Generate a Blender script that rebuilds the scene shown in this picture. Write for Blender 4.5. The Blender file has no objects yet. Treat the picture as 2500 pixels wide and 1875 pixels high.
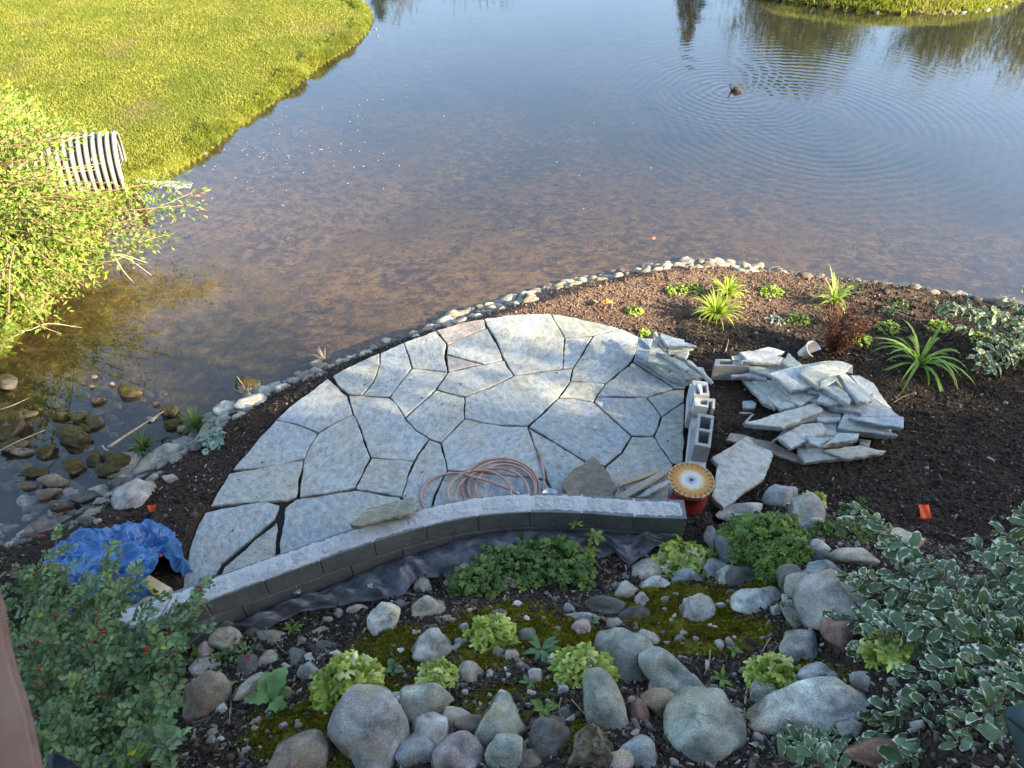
import bpy, bmesh, math, random
import numpy as np
from mathutils import Vector, Matrix, noise as mnoise

# ------------------------------------------------------------------ camera, light, exposure
scene = bpy.context.scene
F = 1819.0                      # focal length in photo pixels (photo is 2500 x 1875)
PITCH = math.radians(43.0)
CAM = np.array([0.0, 0.0, 5.0])
cd = bpy.data.cameras.new("camera")
cam = bpy.data.objects.new("camera", cd)
scene.collection.objects.link(cam)
cam.location = CAM.tolist()
cam.rotation_euler = (math.radians(90) - PITCH, 0, 0)
cd.sensor_width = 36.0
cd.lens = F / 2500 * 36.0
cd.clip_start = 0.02
cd.clip_end = 1500
cd.dof.use_dof = True
cd.dof.focus_distance = 6.5
cd.dof.aperture_fstop = 11
scene.camera = cam

SUN_AZ = np.array([0.94, -0.34]); SUN_AZ /= np.linalg.norm(SUN_AZ)
SUN_EL = math.radians(22.0)
world = bpy.data.worlds.new("World"); scene.world = world
world.use_nodes = True
wn = world.node_tree.nodes; wl = world.node_tree.links
wn.clear()
sky = wn.new('ShaderNodeTexSky'); sky.sky_type = 'NISHITA'; sky.sun_disc = False
sky.sun_elevation = SUN_EL
sky.sun_rotation = math.atan2(SUN_AZ[0], SUN_AZ[1])
sky.altitude = 0; sky.air_density = 1.0; sky.dust_density = 1.6; sky.ozone_density = 1.0
bg = wn.new('ShaderNodeBackground'); bg.inputs[1].default_value = 0.105
wo = wn.new('ShaderNodeOutputWorld')
wl.new(sky.outputs[0], bg.inputs[0]); wl.new(bg.outputs[0], wo.inputs[0])
sl = bpy.data.lights.new("sun", 'SUN'); sl.energy = 5.0; sl.angle = math.radians(0.53)
sl.color = (1.0, 0.83, 0.58)
sun = bpy.data.objects.new("sun", sl); scene.collection.objects.link(sun)
sv = Vector((SUN_AZ[0]*math.cos(SUN_EL), SUN_AZ[1]*math.cos(SUN_EL), math.sin(SUN_EL)))
sun.rotation_euler = sv.to_track_quat('Z', 'Y').to_euler()
sun.location = (20, -8, 12)
scene.view_settings.view_transform = 'Standard'
scene.view_settings.look = 'None'
scene.view_settings.gamma = 1
scene.view_settings.use_curve_mapping = False
scene.view_settings.exposure = 2.45
try:
    scene.cycles.max_bounces = 8
    scene.cycles.transparent_max_bounces = 16
    scene.cycles.caustics_reflective = False
    scene.cycles.caustics_refractive = False
except Exception:
    pass

# ------------------------------------------------------------------ helpers
COL = scene.collection
rnd = random.Random(7)
rng = np.random.default_rng(7)
RIGHT = np.array([1.0, 0, 0])
FWD = np.array([0, math.cos(PITCH), -math.sin(PITCH)])
UPV = np.array([0, math.sin(PITCH), math.cos(PITCH)])

def ray(px, py):
    return RIGHT*((px-1250)/F) + UPV*((937.5-py)/F) + FWD

def at(px, py, z=0.0):
    d = ray(px, py); t = (z - CAM[2]) / d[2]
    return CAM + d*t

def atp(px, py, p0, n):
    d = ray(px, py); t = np.dot(np.array(p0)-CAM, n)/np.dot(d, n)
    return CAM + d*t

def tag(o, label=None, cat=None, group=None, kind=None):
    if label: o['label'] = label
    if cat: o['category'] = cat
    if group: o['group'] = group
    if kind: o['kind'] = kind
    return o

def link(o, parent=None):
    COL.objects.link(o)
    if parent is not None:
        o.parent = parent
        m = Matrix.LocRotScale(parent.location, parent.rotation_euler, parent.scale)
        o.matrix_parent_inverse = m.inverted()
    return o

def empty(name, loc, label, cat, group=None):
    o = bpy.data.objects.new(name, None); o.location = [float(v) for v in loc]
    o.empty_display_size = 0.1
    COL.objects.link(o)
    return tag(o, label, cat, group)

def mesh_np(name, V, Fa, smooth=False):
    """V (n,3); Fa (m,k) same-size faces or list of tuples"""
    me = bpy.data.meshes.new(name)
    if isinstance(Fa, np.ndarray):
        m, k = Fa.shape
        me.vertices.add(len(V)); me.vertices.foreach_set('co', np.asarray(V, dtype=np.float32).ravel())
        me.loops.add(m*k); me.loops.foreach_set('vertex_index', Fa.astype(np.int32).ravel())
        me.polygons.add(m)
        me.polygons.foreach_set('loop_start', (np.arange(m)*k).astype(np.int32))
        me.polygons.foreach_set('loop_total', np.full(m, k, dtype=np.int32))
        me.update(calc_edges=True)
    else:
        me.from_pydata([tuple(map(float, v)) for v in V], [], [tuple(f) for f in Fa])
        me.update()
    if smooth:
        me.polygons.foreach_set('use_smooth', np.ones(len(me.polygons), dtype=bool))
    return me

def obj(name, V, Fa, mat, parent=None, smooth=False, loc=None):
    me = mesh_np(name, V, Fa, smooth) if not isinstance(V, bpy.types.Mesh) else V
    if mat is not None and len(me.materials) == 0:
        for mm in (mat if isinstance(mat, (list, tuple)) else [mat]): me.materials.append(mm)
    o = bpy.data.objects.new(name, me)
    if loc is not None: o.location = [float(v) for v in loc]
    link(o, parent)
    return o

class MB:
    def __init__(s): s.V = []; s.F = []; s.M = []
    def add(s, V, Fa, m=0):
        b = len(s.V); s.V += [tuple(map(float, v)) for v in V]
        for f in Fa: s.F.append(tuple(b+i for i in f)); s.M.append(m)
        return s
    def box(s, c, d, R=None, m=0):
        c = np.array(c, float); d = np.array(d, float)/2
        vs = [np.array([sx, sy, sz])*d for sx in (-1, 1) for sy in (-1, 1) for sz in (-1, 1)]
        if R is not None: vs = [R @ v for v in vs]
        vs = [v+c for v in vs]
        return s.add(vs, [(0,1,3,2),(4,6,7,5),(0,4,5,1),(2,3,7,6),(0,2,6,4),(1,5,7,3)], m)
    def tube(s, pts, r, n=6, m=0, cap=True):
        pts = [np.array(p, float) for p in pts]; k = len(pts)
        rs = r if isinstance(r, (list, tuple, np.ndarray)) else [r]*k
        if len(rs) != k: rs = np.interp(np.linspace(0, 1, k), np.linspace(0, 1, len(rs)), rs)
        V = []; up = np.array([0.123, 0.456, 0.88])
        for i, p in enumerate(pts):
            t = pts[min(i+1, k-1)] - pts[max(i-1, 0)]
            t = t/(np.linalg.norm(t)+1e-9)
            a = np.cross(t, up); a /= (np.linalg.norm(a)+1e-9); b = np.cross(t, a)
            up = -b if np.dot(-b, up) > 0 else b
            for j in range(n):
                an = 2*math.pi*j/n
                V.append(p + rs[i]*(a*math.cos(an) + b*math.sin(an)))
        Fs = []
        for i in range(k-1):
            for j in range(n):
                j2 = (j+1) % n
                Fs.append((i*n+j, i*n+j2, (i+1)*n+j2, (i+1)*n+j))
        if cap: Fs.append(tuple(range(n))[::-1]); Fs.append(tuple((k-1)*n+j for j in range(n)))
        return s.add(V, Fs, m)
    def build(s, name, mat, parent=None, smooth=False, loc=None):
        V = np.array(s.V)
        if loc is not None: V = V-np.array(loc)
        me = mesh_np(name, V, s.F, smooth)
        for mm in (mat if isinstance(mat, (list, tuple)) else [mat]): me.materials.append(mm)
        if len(me.materials) > 1:
            me.polygons.foreach_set('material_index', np.array(s.M, dtype=np.int32))
        return obj(name, me, None, None, parent, loc=loc)

def catmull(pts, n=8):
    P = [np.array(p, float) for p in pts]; P = [2*P[0]-P[1]] + P + [2*P[-1]-P[-2]]
    out = []
    for i in range(1, len(P)-2):
        for j in range(n):
            t = j/n
            out.append(.5*((2*P[i]) + (-P[i-1]+P[i+1])*t + (2*P[i-1]-5*P[i]+4*P[i+1]-P[i+2])*t*t + (-P[i-1]+3*P[i]-3*P[i+1]+P[i+2])*t**3))
    out.append(P[-2]); return out

# value noise
_perm = np.random.default_rng(11).random((256, 256))
def vnoise(x, y):
    xi = np.floor(x).astype(int); yi = np.floor(y).astype(int)
    xf = x-xi; yf = y-yi
    u = xf*xf*(3-2*xf); v = yf*yf*(3-2*yf)
    g = lambda a, b: _perm[a & 255, b & 255]
    return (g(xi, yi)*(1-u)+g(xi+1, yi)*u)*(1-v) + (g(xi, yi+1)*(1-u)+g(xi+1, yi+1)*u)*v
def fbm(x, y, o=4):
    s = 0; a = .5
    for i in range(o):
        s = s + a*(vnoise(x*2**i+i*17.3, y*2**i+i*9.1)-.5); a *= .55
    return s

# scatter a template mesh (tv: n,3; tf: m,3|4) with frames
def frames(D, N=None):
    """rotation matrices whose columns are x=D, z~N"""
    D = D/np.linalg.norm(D, axis=1, keepdims=True)
    if N is None: N = np.tile([0, 0, 1.0], (len(D), 1))
    Yv = np.cross(N, D); ln = np.linalg.norm(Yv, axis=1, keepdims=True)
    Yv = np.where(ln < 1e-4, np.array([[0, 1.0, 0]]), Yv/np.maximum(ln, 1e-6))
    Z = np.cross(D, Yv)
    return np.stack([D, Yv, Z], axis=2)
def batch(tv, tf, P, R, S):
    S = np.asarray(S, float)
    if S.ndim == 1: S = S[:, None]*np.ones((1, 3))
    V = np.einsum('nij,nkj->nki', R, tv[None]*S[:, None, :]) + P[:, None, :]
    k = len(tv)
    Fa = tf[None]+(np.arange(len(P))*k)[:, None, None]
    return V.reshape(-1, 3), Fa.reshape(-1, tf.shape[1])

# ------------------------------------------------------------------ materials
class NT:
    def __init__(s, name):
        s.m = bpy.data.materials.new(name); s.m.use_nodes = True
        s.n = s.m.node_tree.nodes; s.l = s.m.node_tree.links
        s.n.clear(); s.out = s.n.new('ShaderNodeOutputMaterial')
        s.tc = s.n.new('ShaderNodeTexCoord'); s.geo = s.n.new('ShaderNodeNewGeometry'); s.oi = s.n.new('ShaderNodeObjectInfo')
    def L(s, a, b): s.l.new(a, b)
    def setin(s, sock, v):
        if v is None: return
        if isinstance(v, bpy.types.NodeSocket): s.l.new(v, sock)
        elif isinstance(v, (tuple, list)) and len(v) == 3 and sock.type == 'RGBA': sock.default_value = (*v, 1)
        else: sock.default_value = v
    def noise(s, scale, vec=None, detail=6, rough=.6, dist=0, dim='3D'):
        n = s.n.new('ShaderNodeTexNoise'); n.inputs['Scale'].default_value = scale
        n.inputs['Detail'].default_value = detail; n.inputs['Roughness'].default_value = rough; n.inputs['Distortion'].default_value = dist
        s.setin(n.inputs['Vector'], vec if vec is not None else s.pos()); return n.outputs['Fac']
    def voro(s, scale, vec=None, out='Distance', feat='F1', rand=1.0):
        n = s.n.new('ShaderNodeTexVoronoi'); n.feature = feat; n.inputs['Scale'].default_value = scale
        n.inputs['Randomness'].default_value = rand
        s.setin(n.inputs['Vector'], vec if vec is not None else s.pos()); return n.outputs[out]
    def pos(s): return s.geo.outputs['Position']
    def ob(s): return s.tc.outputs['Object']
    def ramp(s, fac, stops, interp='LINEAR'):
        r = s.n.new('ShaderNodeValToRGB'); r.color_ramp.interpolation = interp
        el = r.color_ramp.elements
        while len(el) < len(stops): el.new(.5)
        for e, (p, c) in zip(el, stops):
            e.position = p; e.color = (*c, 1) if isinstance(c, (tuple, list)) else (c, c, c, 1)
        s.setin(r.inputs[0], fac); return r.outputs[0]
    def mix(s, fac, a, b, mode='MIX'):
        m = s.n.new('ShaderNodeMix'); m.data_type = 'RGBA'; m.blend_type = mode
        s.setin(m.inputs[0], fac); s.setin(m.inputs[6], a); s.setin(m.inputs[7], b); return m.outputs[2]
    def math(s, op, a, b=0.0, c=None, clamp=False):
        m = s.n.new('ShaderNodeMath'); m.operation = op; m.use_clamp = clamp
        s.setin(m.inputs[0], a); s.setin(m.inputs[1], b)
        if c is not None: s.setin(m.inputs[2], c)
        return m.outputs[0]
    def mapping(s, vec, scale=(1, 1, 1), rot=(0, 0, 0), loc=(0, 0, 0)):
        m = s.n.new('ShaderNodeMapping'); s.setin(m.inputs[0], vec)
        m.inputs['Scale'].default_value = scale; m.inputs['Rotation'].default_value = rot; m.inputs['Location'].default_value = loc
        return m.outputs[0]
    def vadd(s, a, b):
        m = s.n.new('ShaderNodeVectorMath'); m.operation = 'ADD'; s.setin(m.inputs[0], a); s.setin(m.inputs[1], b); return m.outputs[0]
    def attr(s, name):
        a = s.n.new('ShaderNodeAttribute'); a.attribute_name = name; return a.outputs['Fac']
    def bump(s, h, strength=.5, dist=.02, normal=None):
        b = s.n.new('ShaderNodeBump'); b.inputs['Strength'].default_value = strength; b.inputs['Distance'].default_value = dist
        s.setin(b.inputs['Height'], h); s.setin(b.inputs['Normal'], normal); return b.outputs[0]
    def bsdf(s, col, rough=.8, normal=None, metal=0, spec=.4, trans=None, sss=None):
        p = s.n.new('ShaderNodeBsdfPrincipled')
        s.setin(p.inputs['Base Color'], col); s.setin(p.inputs['Roughness'], rough); s.setin(p.inputs['Metallic'], metal)
        p.inputs['Specular IOR Level'].default_value = spec
        s.setin(p.inputs['Normal'], normal)
        sh = p.outputs[0]
        if trans:
            t = s.n.new('ShaderNodeBsdfTranslucent'); s.setin(t.inputs[0], trans[1])
            mx = s.n.new('ShaderNodeMixShader'); mx.inputs[0].default_value = trans[0]
            s.L(sh, mx.inputs[1]); s.L(t.outputs[0], mx.inputs[2]); sh = mx.outputs[0]
        s.L(sh, s.out.inputs['Surface']); return s.m

def m_plain(name, col, rough=.7, var=.25, scale=30, bump=.2, metal=0, spec=.4):
    t = NT(name)
    n = t.noise(scale, t.ob())
    c = t.mix(t.ramp(n, [(.3, 0.0), (.7, 1.0)]), tuple(v*(1-var) for v in col), tuple(min(1, v*(1+var)) for v in col))
    return t.bsdf(c, rough, t.bump(t.noise(scale*3, t.ob()), bump, .005), metal, spec)

def m_leaf(name, c1, c2, tr=.35, rough=.5, scale=9, extra=None):
    t = NT(name)
    r = t.geo.outputs['Random Per Island']
    c = t.mix(r, c1, c2)
    n = t.ramp(t.noise(scale, t.pos(), 3), [(.35, .75), (.65, 1.2)])
    c = t.mix(1.0, c, n, 'MULTIPLY')
    if extra:
        f = t.math('GREATER_THAN', t.math('FRACT', t.math('MULTIPLY', r, 57.3)), 1-extra[0])
        c = t.mix(f, c, extra[1])
    tc = t.mix(1.0, c, (1.25, 1.3, .55), 'MULTIPLY')
    return t.bsdf(c, rough, None, 0, .35, trans=(tr, tc))

def m_rock():
    t = NT('rock_surface')
    off = t.n.new('ShaderNodeCombineXYZ')
    for i in range(3): t.L(t.math('MULTIPLY', t.oi.outputs['Random'], 37.0+i*13), off.inputs[i])
    v = t.vadd(t.pos(), off.outputs[0])
    base = t.oi.outputs['Color']
    n1 = t.noise(7, v, 8, .65, .4)
    c = t.mix(1.0, base, t.ramp(n1, [(.28, .36), (.5, 1.0), (.70, 1.65)]), 'MULTIPLY')
    warm = t.mix(1.0, base, (1.25, 1.0, .68), 'MULTIPLY')
    c = t.mix(t.ramp(t.noise(4.5, v, 4), [(.5, 0.0), (.7, .75)]), c, warm)
    sp = t.ramp(t.noise(140, v, 3, .7), [(.38, .6), (.5, 1.0), (.68, 1.4)])
    c = t.mix(.8, c, sp, 'MULTIPLY')
    # thin veins
    cr = t.ramp(t.math('ABSOLUTE', t.math('SUBTRACT', t.noise(2.1, v, 2, .5, .5), .5)), [(.0, .55), (.007, 0.0)])
    c = t.mix(t.math('MULTIPLY', cr, t.ramp(t.noise(3, v, 2), [(.5, 0.0), (.6, 1.0)])), c, (.05, .045, .04))
    pt = t.ramp(t.noise(28, v, 6, .8), [(.3, .5), (.45, 1.0), (.6, 1.0), (.72, 1.4)])
    c = t.mix(.8, c, pt, 'MULTIPLY')
    bd_ = t.noise(6, t.mapping(v, (1, 1.2, 5), (.6, .45, .3)), 6, .65, .5)
    c = t.mix(t.math('MULTIPLY', t.oi.outputs['Random'], .85), c, t.ramp(bd_, [(.3, .55), (.5, 1.0), (.66, 1.5)]), 'MULTIPLY')
    # lichen blotches
    li = t.ramp(t.noise(16, v, 5, .75), [(.62, 0.0), (.68, 1.0)])
    c = t.mix(t.math('MULTIPLY', li, .35), c, (.42, .44, .38))
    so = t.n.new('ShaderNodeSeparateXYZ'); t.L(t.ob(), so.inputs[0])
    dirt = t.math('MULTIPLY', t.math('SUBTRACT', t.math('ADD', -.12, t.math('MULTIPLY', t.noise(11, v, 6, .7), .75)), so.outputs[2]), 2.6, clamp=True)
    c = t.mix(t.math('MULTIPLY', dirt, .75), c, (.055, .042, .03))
    # moss / algae by object alpha
    sep = t.n.new('ShaderNodeSeparateXYZ'); t.L(t.geo.outputs['Normal'], sep.inputs[0])
    up = t.math('ADD', t.math('MULTIPLY', sep.outputs[2], .35), t.noise(13, v, 8, .78))
    lim = t.math('SUBTRACT', 1.05, t.math('MULTIPLY', t.oi.outputs['Alpha'], .55))
    mf = t.math('MULTIPLY', t.math('SUBTRACT', up, lim), 9.0, clamp=True)
    mcol = t.ramp(t.noise(40, v, 6, .8), [(.3, (.014, .013, .004)), (.52, (.055, .046, .010)), (.7, (.15, .12, .022))])
    c = t.mix(mf, c, mcol)
    h = t.math('ADD', t.math('ADD', t.math('MULTIPLY', n1, .8), t.math('MULTIPLY', t.noise(60, v, 6, .7), .3)), t.math('MULTIPLY', mf, .5))
    return t.bsdf(c, .78, t.bump(h, .55, .022), 0, .3)

def m_slate(name, base, warm, amt=.5, bumpy=.5, fine=1.0, vein=1.0):
    t = NT(name)
    off = t.n.new('ShaderNodeCombineXYZ')
    for i in range(3): t.L(t.math('MULTIPLY', t.oi.outputs['Random'], 31.0+i*17), off.inputs[i])
    vr = t.n.new('ShaderNodeVectorRotate'); vr.rotation_type = 'Z_AXIS'
    t.L(t.pos(), vr.inputs['Vector']); t.L(t.math('MULTIPLY', t.oi.outputs['Random'], 6.28), vr.inputs['Angle'])
    v = t.vadd(vr.outputs[0], off.outputs[0])
    st = t.mapping(v, (1.0, 1.5, 1.0))
    n1 = t.noise(2.2, v, 7, .62, .6)
    n2 = t.noise(14, st, 8, .72, .3)
    tint = t.ramp(t.oi.outputs['Random'], [(0, (.80, .87, .95)), (.3, (1.0, 1.03, 1.03)), (.5, (1.0, .98, .84)), (.75, (.9, .95, 1.02)), (1, (1.14, 1.14, 1.1))])
    c = t.mix(1.0, base, tint, 'MULTIPLY')
    c = t.mix(t.ramp(n1, [(.42, 0.0), (.66, amt)]), c, warm)
    c = t.mix(1.0, c, t.ramp(n2, [(.25, .45), (.48, .93), (.72, 1.45)]), 'MULTIPLY')
    c = t.mix(.65, c, t.ramp(t.noise(95, st, 5, .75), [(.3, .6), (.5, 1.0), (.7, 1.35)]), 'MULTIPLY')
    dirt = t.ramp(t.noise(5.5, v, 7, .75), [(.63, 0.0), (.74, .55)])
    c = t.mix(dirt, c, (.16, .125, .085))
    scr = t.ramp(t.math('ABSOLUTE', t.math('SUBTRACT', t.noise(4.0, t.mapping(v, (1, .25, 1)), 2, .5, .8), .5)), [(.0, .35), (.006, 0.0)])
    c = t.mix(t.math('MULTIPLY', scr, vein), c, (.52, .54, .54))
    rip = t.noise(26, t.mapping(v, (1, 1.5, 1)), 5, .6, .8)
    h = t.math('ADD', t.math('ADD', t.math('MULTIPLY', n2, .5), t.math('MULTIPLY', rip, .5*fine)), t.math('MULTIPLY', t.noise(110, st, 4, .7), .22*fine))
    return t.bsdf(c, .68, t.bump(h, bumpy, .016), 0, .45)

def m_concrete(name, base, bumpy=.4, white=.3):
    t = NT(name)
    off = t.math('MULTIPLY', t.oi.outputs['Random'], 20.0)
    v = t.vadd(t.pos(), off)
    n1 = t.noise(5, v, 6, .7); n2 = t.noise(120, v, 3, .7)
    c = t.mix(1.0, base, t.ramp(n1, [(.3, .7), (.7, 1.2)]), 'MULTIPLY')
    c = t.mix(.6, c, t.ramp(n2, [(.35, .6), (.65, 1.3)]), 'MULTIPLY')
    c = t.mix(t.ramp(t.noise(18, v, 5, .7), [(.58, 0.0), (.7, white)]), c, (.62, .63, .62))
    return t.bsdf(c, .88, t.bump(t.math('ADD', t.math('MULTIPLY', n1, .5), n2), bumpy, .006), 0, .25)

def m_soil():
    t = NT('dark_garden_soil')
    n1 = t.noise(1.6, None, 6, .6); n2 = t.noise(38, None, 8, .75); n3 = t.noise(170, None, 4, .8)
    c = t.ramp(n2, [(.25, (.010, .0075, .0055)), (.45, (.036, .026, .019)), (.6, (.08, .058, .042)), (.75, (.14, .11, .08))])
    dry = t.attr('dry')  # dry soil tone that also carries painted sunlight
    c = t.mix(dry, c, t.ramp(n2, [(.25, (.10, .065, .045)), (.5, (.25, .17, .12)), (.7, (.40, .29, .21))]))
    c = t.mix(.7, c, t.ramp(n3, [(.35, .5), (.65, 1.4)]), 'MULTIPLY')
    c = t.mix(1.0, c, t.ramp(n1, [(.3, .75), (.7, 1.2)]), 'MULTIPLY')
    mo = t.attr('moss')
    mf = t.math('MULTIPLY', t.math('SUBTRACT', t.math('ADD', mo, t.math('MULTIPLY', t.noise(7, None, 7, .7), 1.0)), 1.0), 7.0, clamp=True)
    mcol = t.ramp(t.noise(11, None, 6, .7), [(.3, (.07, .05, .010)), (.5, (.13, .12, .015)), (.7, (.23, .22, .025))])
    mcol = t.mix(.8, mcol, t.ramp(n3, [(.3, .45), (.7, 1.5)]), 'MULTIPLY')
    c = t.mix(mf, c, mcol)
    h = t.math('ADD', n2, t.math('MULTIPLY', n3, .45))
    return t.bsdf(c, .95, t.bump(h, .9, .03), 0, .15)

def m_bed():
    t = NT('pond_bed_silt')
    a = t.noise(.45, None, 5, .6, .6); b = t.noise(6.5, t.mapping(t.pos(), (1, 1.2, 1)), 10, .84, .15); c3 = t.noise(45, None, 5, .7)
    green = t.attr('green')
    silt = t.ramp(b, [(.40, (.095, .061, .03)), (.60, (.175, .115, .055))])
    cov = t.math('ADD', t.math('MULTIPLY', b, 1.15), t.math('MULTIPLY', a, .75))
    df = t.ramp(cov, [(.82, .95), (1.0, 0.0)])
    c = t.mix(df, silt, (.038, .031, .028))
    g = t.ramp(t.noise(6, None, 8, .75), [(.3, (.012, .011, .004)), (.5, (.06, .047, .014)), (.68, (.17, .125, .04))])
    c = t.mix(t.math('MULTIPLY', green, t.ramp(t.noise(1.3, None, 5, .7), [(.3, .35), (.55, 1.0)])), c, g)
    c = t.mix(.7, c, t.ramp(c3, [(.35, .55), (.65, 1.35)]), 'MULTIPLY')
    bed_shade = t.math('ADD', t.attr('bed_shade'), t.math('MULTIPLY', t.math('SUBTRACT', a, .5), .9), clamp=True)  # depth darkening and stream shade painted into the bed colour
    c = t.mix(bed_shade, c, t.ramp(b, [(.4, (.006, .007, .008)), (.6, (.016, .016, .015))]))
    return t.bsdf(c, .95, t.bump(t.math('ADD', b, t.math('MULTIPLY', c3, .3)), .8, .05), 0, .1)

def m_lawn():
    t = NT('lawn_turf')
    n = t.noise(30, None, 7, .75); a = t.noise(.7, None, 6, .65)
    c = t.ramp(n, [(.3, (.05, .065, .01)), (.55, (.12, .135, .02)), (.75, (.19, .19, .04))])
    c = t.mix(t.ramp(a, [(.56, 0.0), (.68, .8)]), c, (.15, .11, .06))
    return t.bsdf(c, .95, t.bump(n, .8, .05), 0, .1)

def m_water():
    t = NT('pond_water')
    P = t.pos()
    def ring(cx, cy, wl_, r0, r1, amp, decay):
        dn = t.n.new('ShaderNodeVectorMath'); dn.operation = 'DISTANCE'
        t.L(t.vadd(P, t.mapping_noise), dn.inputs[0]); dn.inputs[1].default_value = (cx, cy, WZ)
        d = dn.outputs['Value']
        s = t.math('SINE', t.math('MULTIPLY', d, 2*math.pi/wl_))
        en = t.ramp(t.math('DIVIDE', d, r1), [(0, .2), (r0/r1, 1.0), (min(.97, (r0+r1)/2/r1), .5), (1, 0.0)])
        return t.math('MULTIPLY', t.math('MULTIPLY', s, en), amp)
    wob = t.n.new('ShaderNodeTexNoise'); wob.inputs['Scale'].default_value = .9; wob.inputs['Detail'].default_value = 2
    t.L(P, wob.inputs['Vector'])
    sc = t.n.new('ShaderNodeVectorMath'); sc.operation = 'SCALE'; t.L(wob.outputs['Color'], sc.inputs[0]); sc.inputs['Scale'].default_value = .35
    t.mapping_noise = sc.outputs[0]
    c1 = at(2000, 285, WZ); c2 = at(1800, 215, WZ); c3 = at(395, 455, WZ); c4 = at(1890, 250, WZ)
    h = ring(c1[0], c1[1], .17, 1.7, 4.6, .17, 1)
    h = t.math('ADD', h, ring(c2[0], c2[1], .14, .25, 2.2, .26, 1))
    h = t.math('ADD', h, ring(c3[0], c3[1], .13, .2, 2.6, .22, 1))
    h = t.math('ADD', h, ring(c4[0], c4[1], .15, .6, 2.0, .12, 1))
    # wind ripples running across the open water
    wv = t.noise(3.4, t.mapping(P, (.55, 1.9, 1), (0, 0, math.radians(-16))), 3, .5, .5)
    amp = t.ramp(t.noise(.18, P, 2), [(.35, .35), (.65, 1.1)])
    far = t.ramp(t.math('DIVIDE', t.n_y(P), 20), [(.28, .15), (.5, .8), (1, 1.0)])
    h = t.math('ADD', h, t.math('MULTIPLY', t.math('MULTIPLY', wv, t.math('MULTIPLY', amp, far)), .34))
    h = t.math('ADD', h, t.math('MULTIPLY', t.noise(16, t.mapping(P, (.7, 1.4, 1)), 2), .04))
    nrm = t.bump(h, 1.0, .0042)
    dt = t.n.new('ShaderNodeVectorMath'); dt.operation = 'DOT_PRODUCT'; t.L(nrm, dt.inputs[0]); t.L(t.geo.outputs['Incoming'], dt.inputs[1])
    cosv = t.math('ABSOLUTE', dt.outputs['Value'])
    sch = t.math('POWER', t.math('SUBTRACT', 1.0, cosv), 3.35)
    frs = t.math('ADD', .045, t.math('MULTIPLY', sch, .955), clamp=True)
    tr = t.n.new('ShaderNodeBsdfTransparent'); tr.inputs[0].default_value = (.97, .95, .90, 1)
    gl = t.n.new('ShaderNodeBsdfGlossy'); gl.inputs['Roughness'].default_value = 0.0; t.L(nrm, gl.inputs['Normal'])
    gl.inputs[0].default_value = (1, 1, 1, 1)
    mx = t.n.new('ShaderNodeMixShader'); t.L(frs, mx.inputs[0]); t.L(tr.outputs[0], mx.inputs[1]); t.L(gl.outputs[0], mx.inputs[2])
    t.L(mx.outputs[0], t.out.inputs['Surface']); return t.m
def _ny(s, P):
    sp = s.n.new('ShaderNodeSeparateXYZ'); s.L(P, sp.inputs[0]); return sp.outputs[1]
NT.n_y = _ny
WZ = -0.28
# ------------------------------------------------------------------ terrain
def pxl(pts, z): return np.array([at(x, y, z)[:2] for x, y in pts])
near_shore = pxl([(2560,752),(2480,742),(2400,728),(2300,712),(2200,698),(2100,686),(2000,674),(1900,662),(1800,652),(1700,648),(1620,652),(1540,665),
                  (1450,684),(1360,706),(1270,733),(1190,760),(1120,785),(1040,805),(960,832),(890,860),(820,890),(740,918),(660,955),(600,985),(540,1015),
                  (490,1055),(440,1105),(370,1150),(300,1190),(220,1230),(130,1290),(0,1330)], WZ)
near_poly = np.vstack([[[60, 4.0], [12, 6.2]], near_shore, [[-4.6, 2.6], [-7, 1.5], [-60, -2], [-60, -30], [60, -30]]])
lawn_shore = pxl([(-200,1130),(-60,960),(40,820),(110,735),(200,640),(250,560),(275,500),(310,468),(352,452),(420,425),(470,395),(520,360),(580,312),
                  (640,268),(690,235),(745,190),(800,148),(860,112),(900,78),(908,45),(890,22),(850,2),(790,-18),(700,-40)], WZ)
lawn_poly = np.vstack([[[-60, 3]], lawn_shore, [[-9, 30], [-60, 34]]])
isl = pxl([(2560,-60),(2490,0),(2440,12),(2400,22),(2300,32),(2200,36),(2120,30),(2050,22),(1990,14),(1900,2),(1850,-12),(1850,-40)], WZ)
island_poly = np.vstack([isl, [[10.5, 23.2], [16, 24.0]]])
far_poly = np.array([[-200, 46], [-40, 44], [-14, 41], [0, 43], [14, 41], [30, 43], [60, 44], [200, 40], [200, 400], [-200, 400]])

def pdist(X, Y, poly, closed=True):
    n = len(poly); best = np.full(X.shape, 1e9)
    for i in range(n if closed else n-1):
        a = poly[i]; b = poly[(i+1) % n]; d = b-a
        t = np.clip(((X-a[0])*d[0]+(Y-a[1])*d[1])/(d@d+1e-12), 0, 1)
        best = np.minimum(best, np.hypot(X-(a[0]+t*d[0]), Y-(a[1]+t*d[1])))
    return best
def inside(X, Y, poly):
    r = np.zeros(X.shape, bool); n = len(poly)
    for i in range(n):
        x1, y1 = poly[i]; x2, y2 = poly[(i+1) % n]
        c = ((y1 > Y) != (y2 > Y)) & (X < (x2-x1)*(Y-y1)/(y2-y1+1e-12)+x1)
        r ^= c
    return r

TOE = np.array([[-60, 1.2], [-6, 1.7], [-3.2, 2.05], [-2.4, 2.3], [-1.6, 2.68], [-.8, 2.98], [0, 3.12], [.8, 3.15], [1.4, 3.2], [1.8, 3.75], [2.3, 4.0], [2.8, 3.75], [3.4, 3.45], [5, 3.2], [60, 3.0]])
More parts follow.
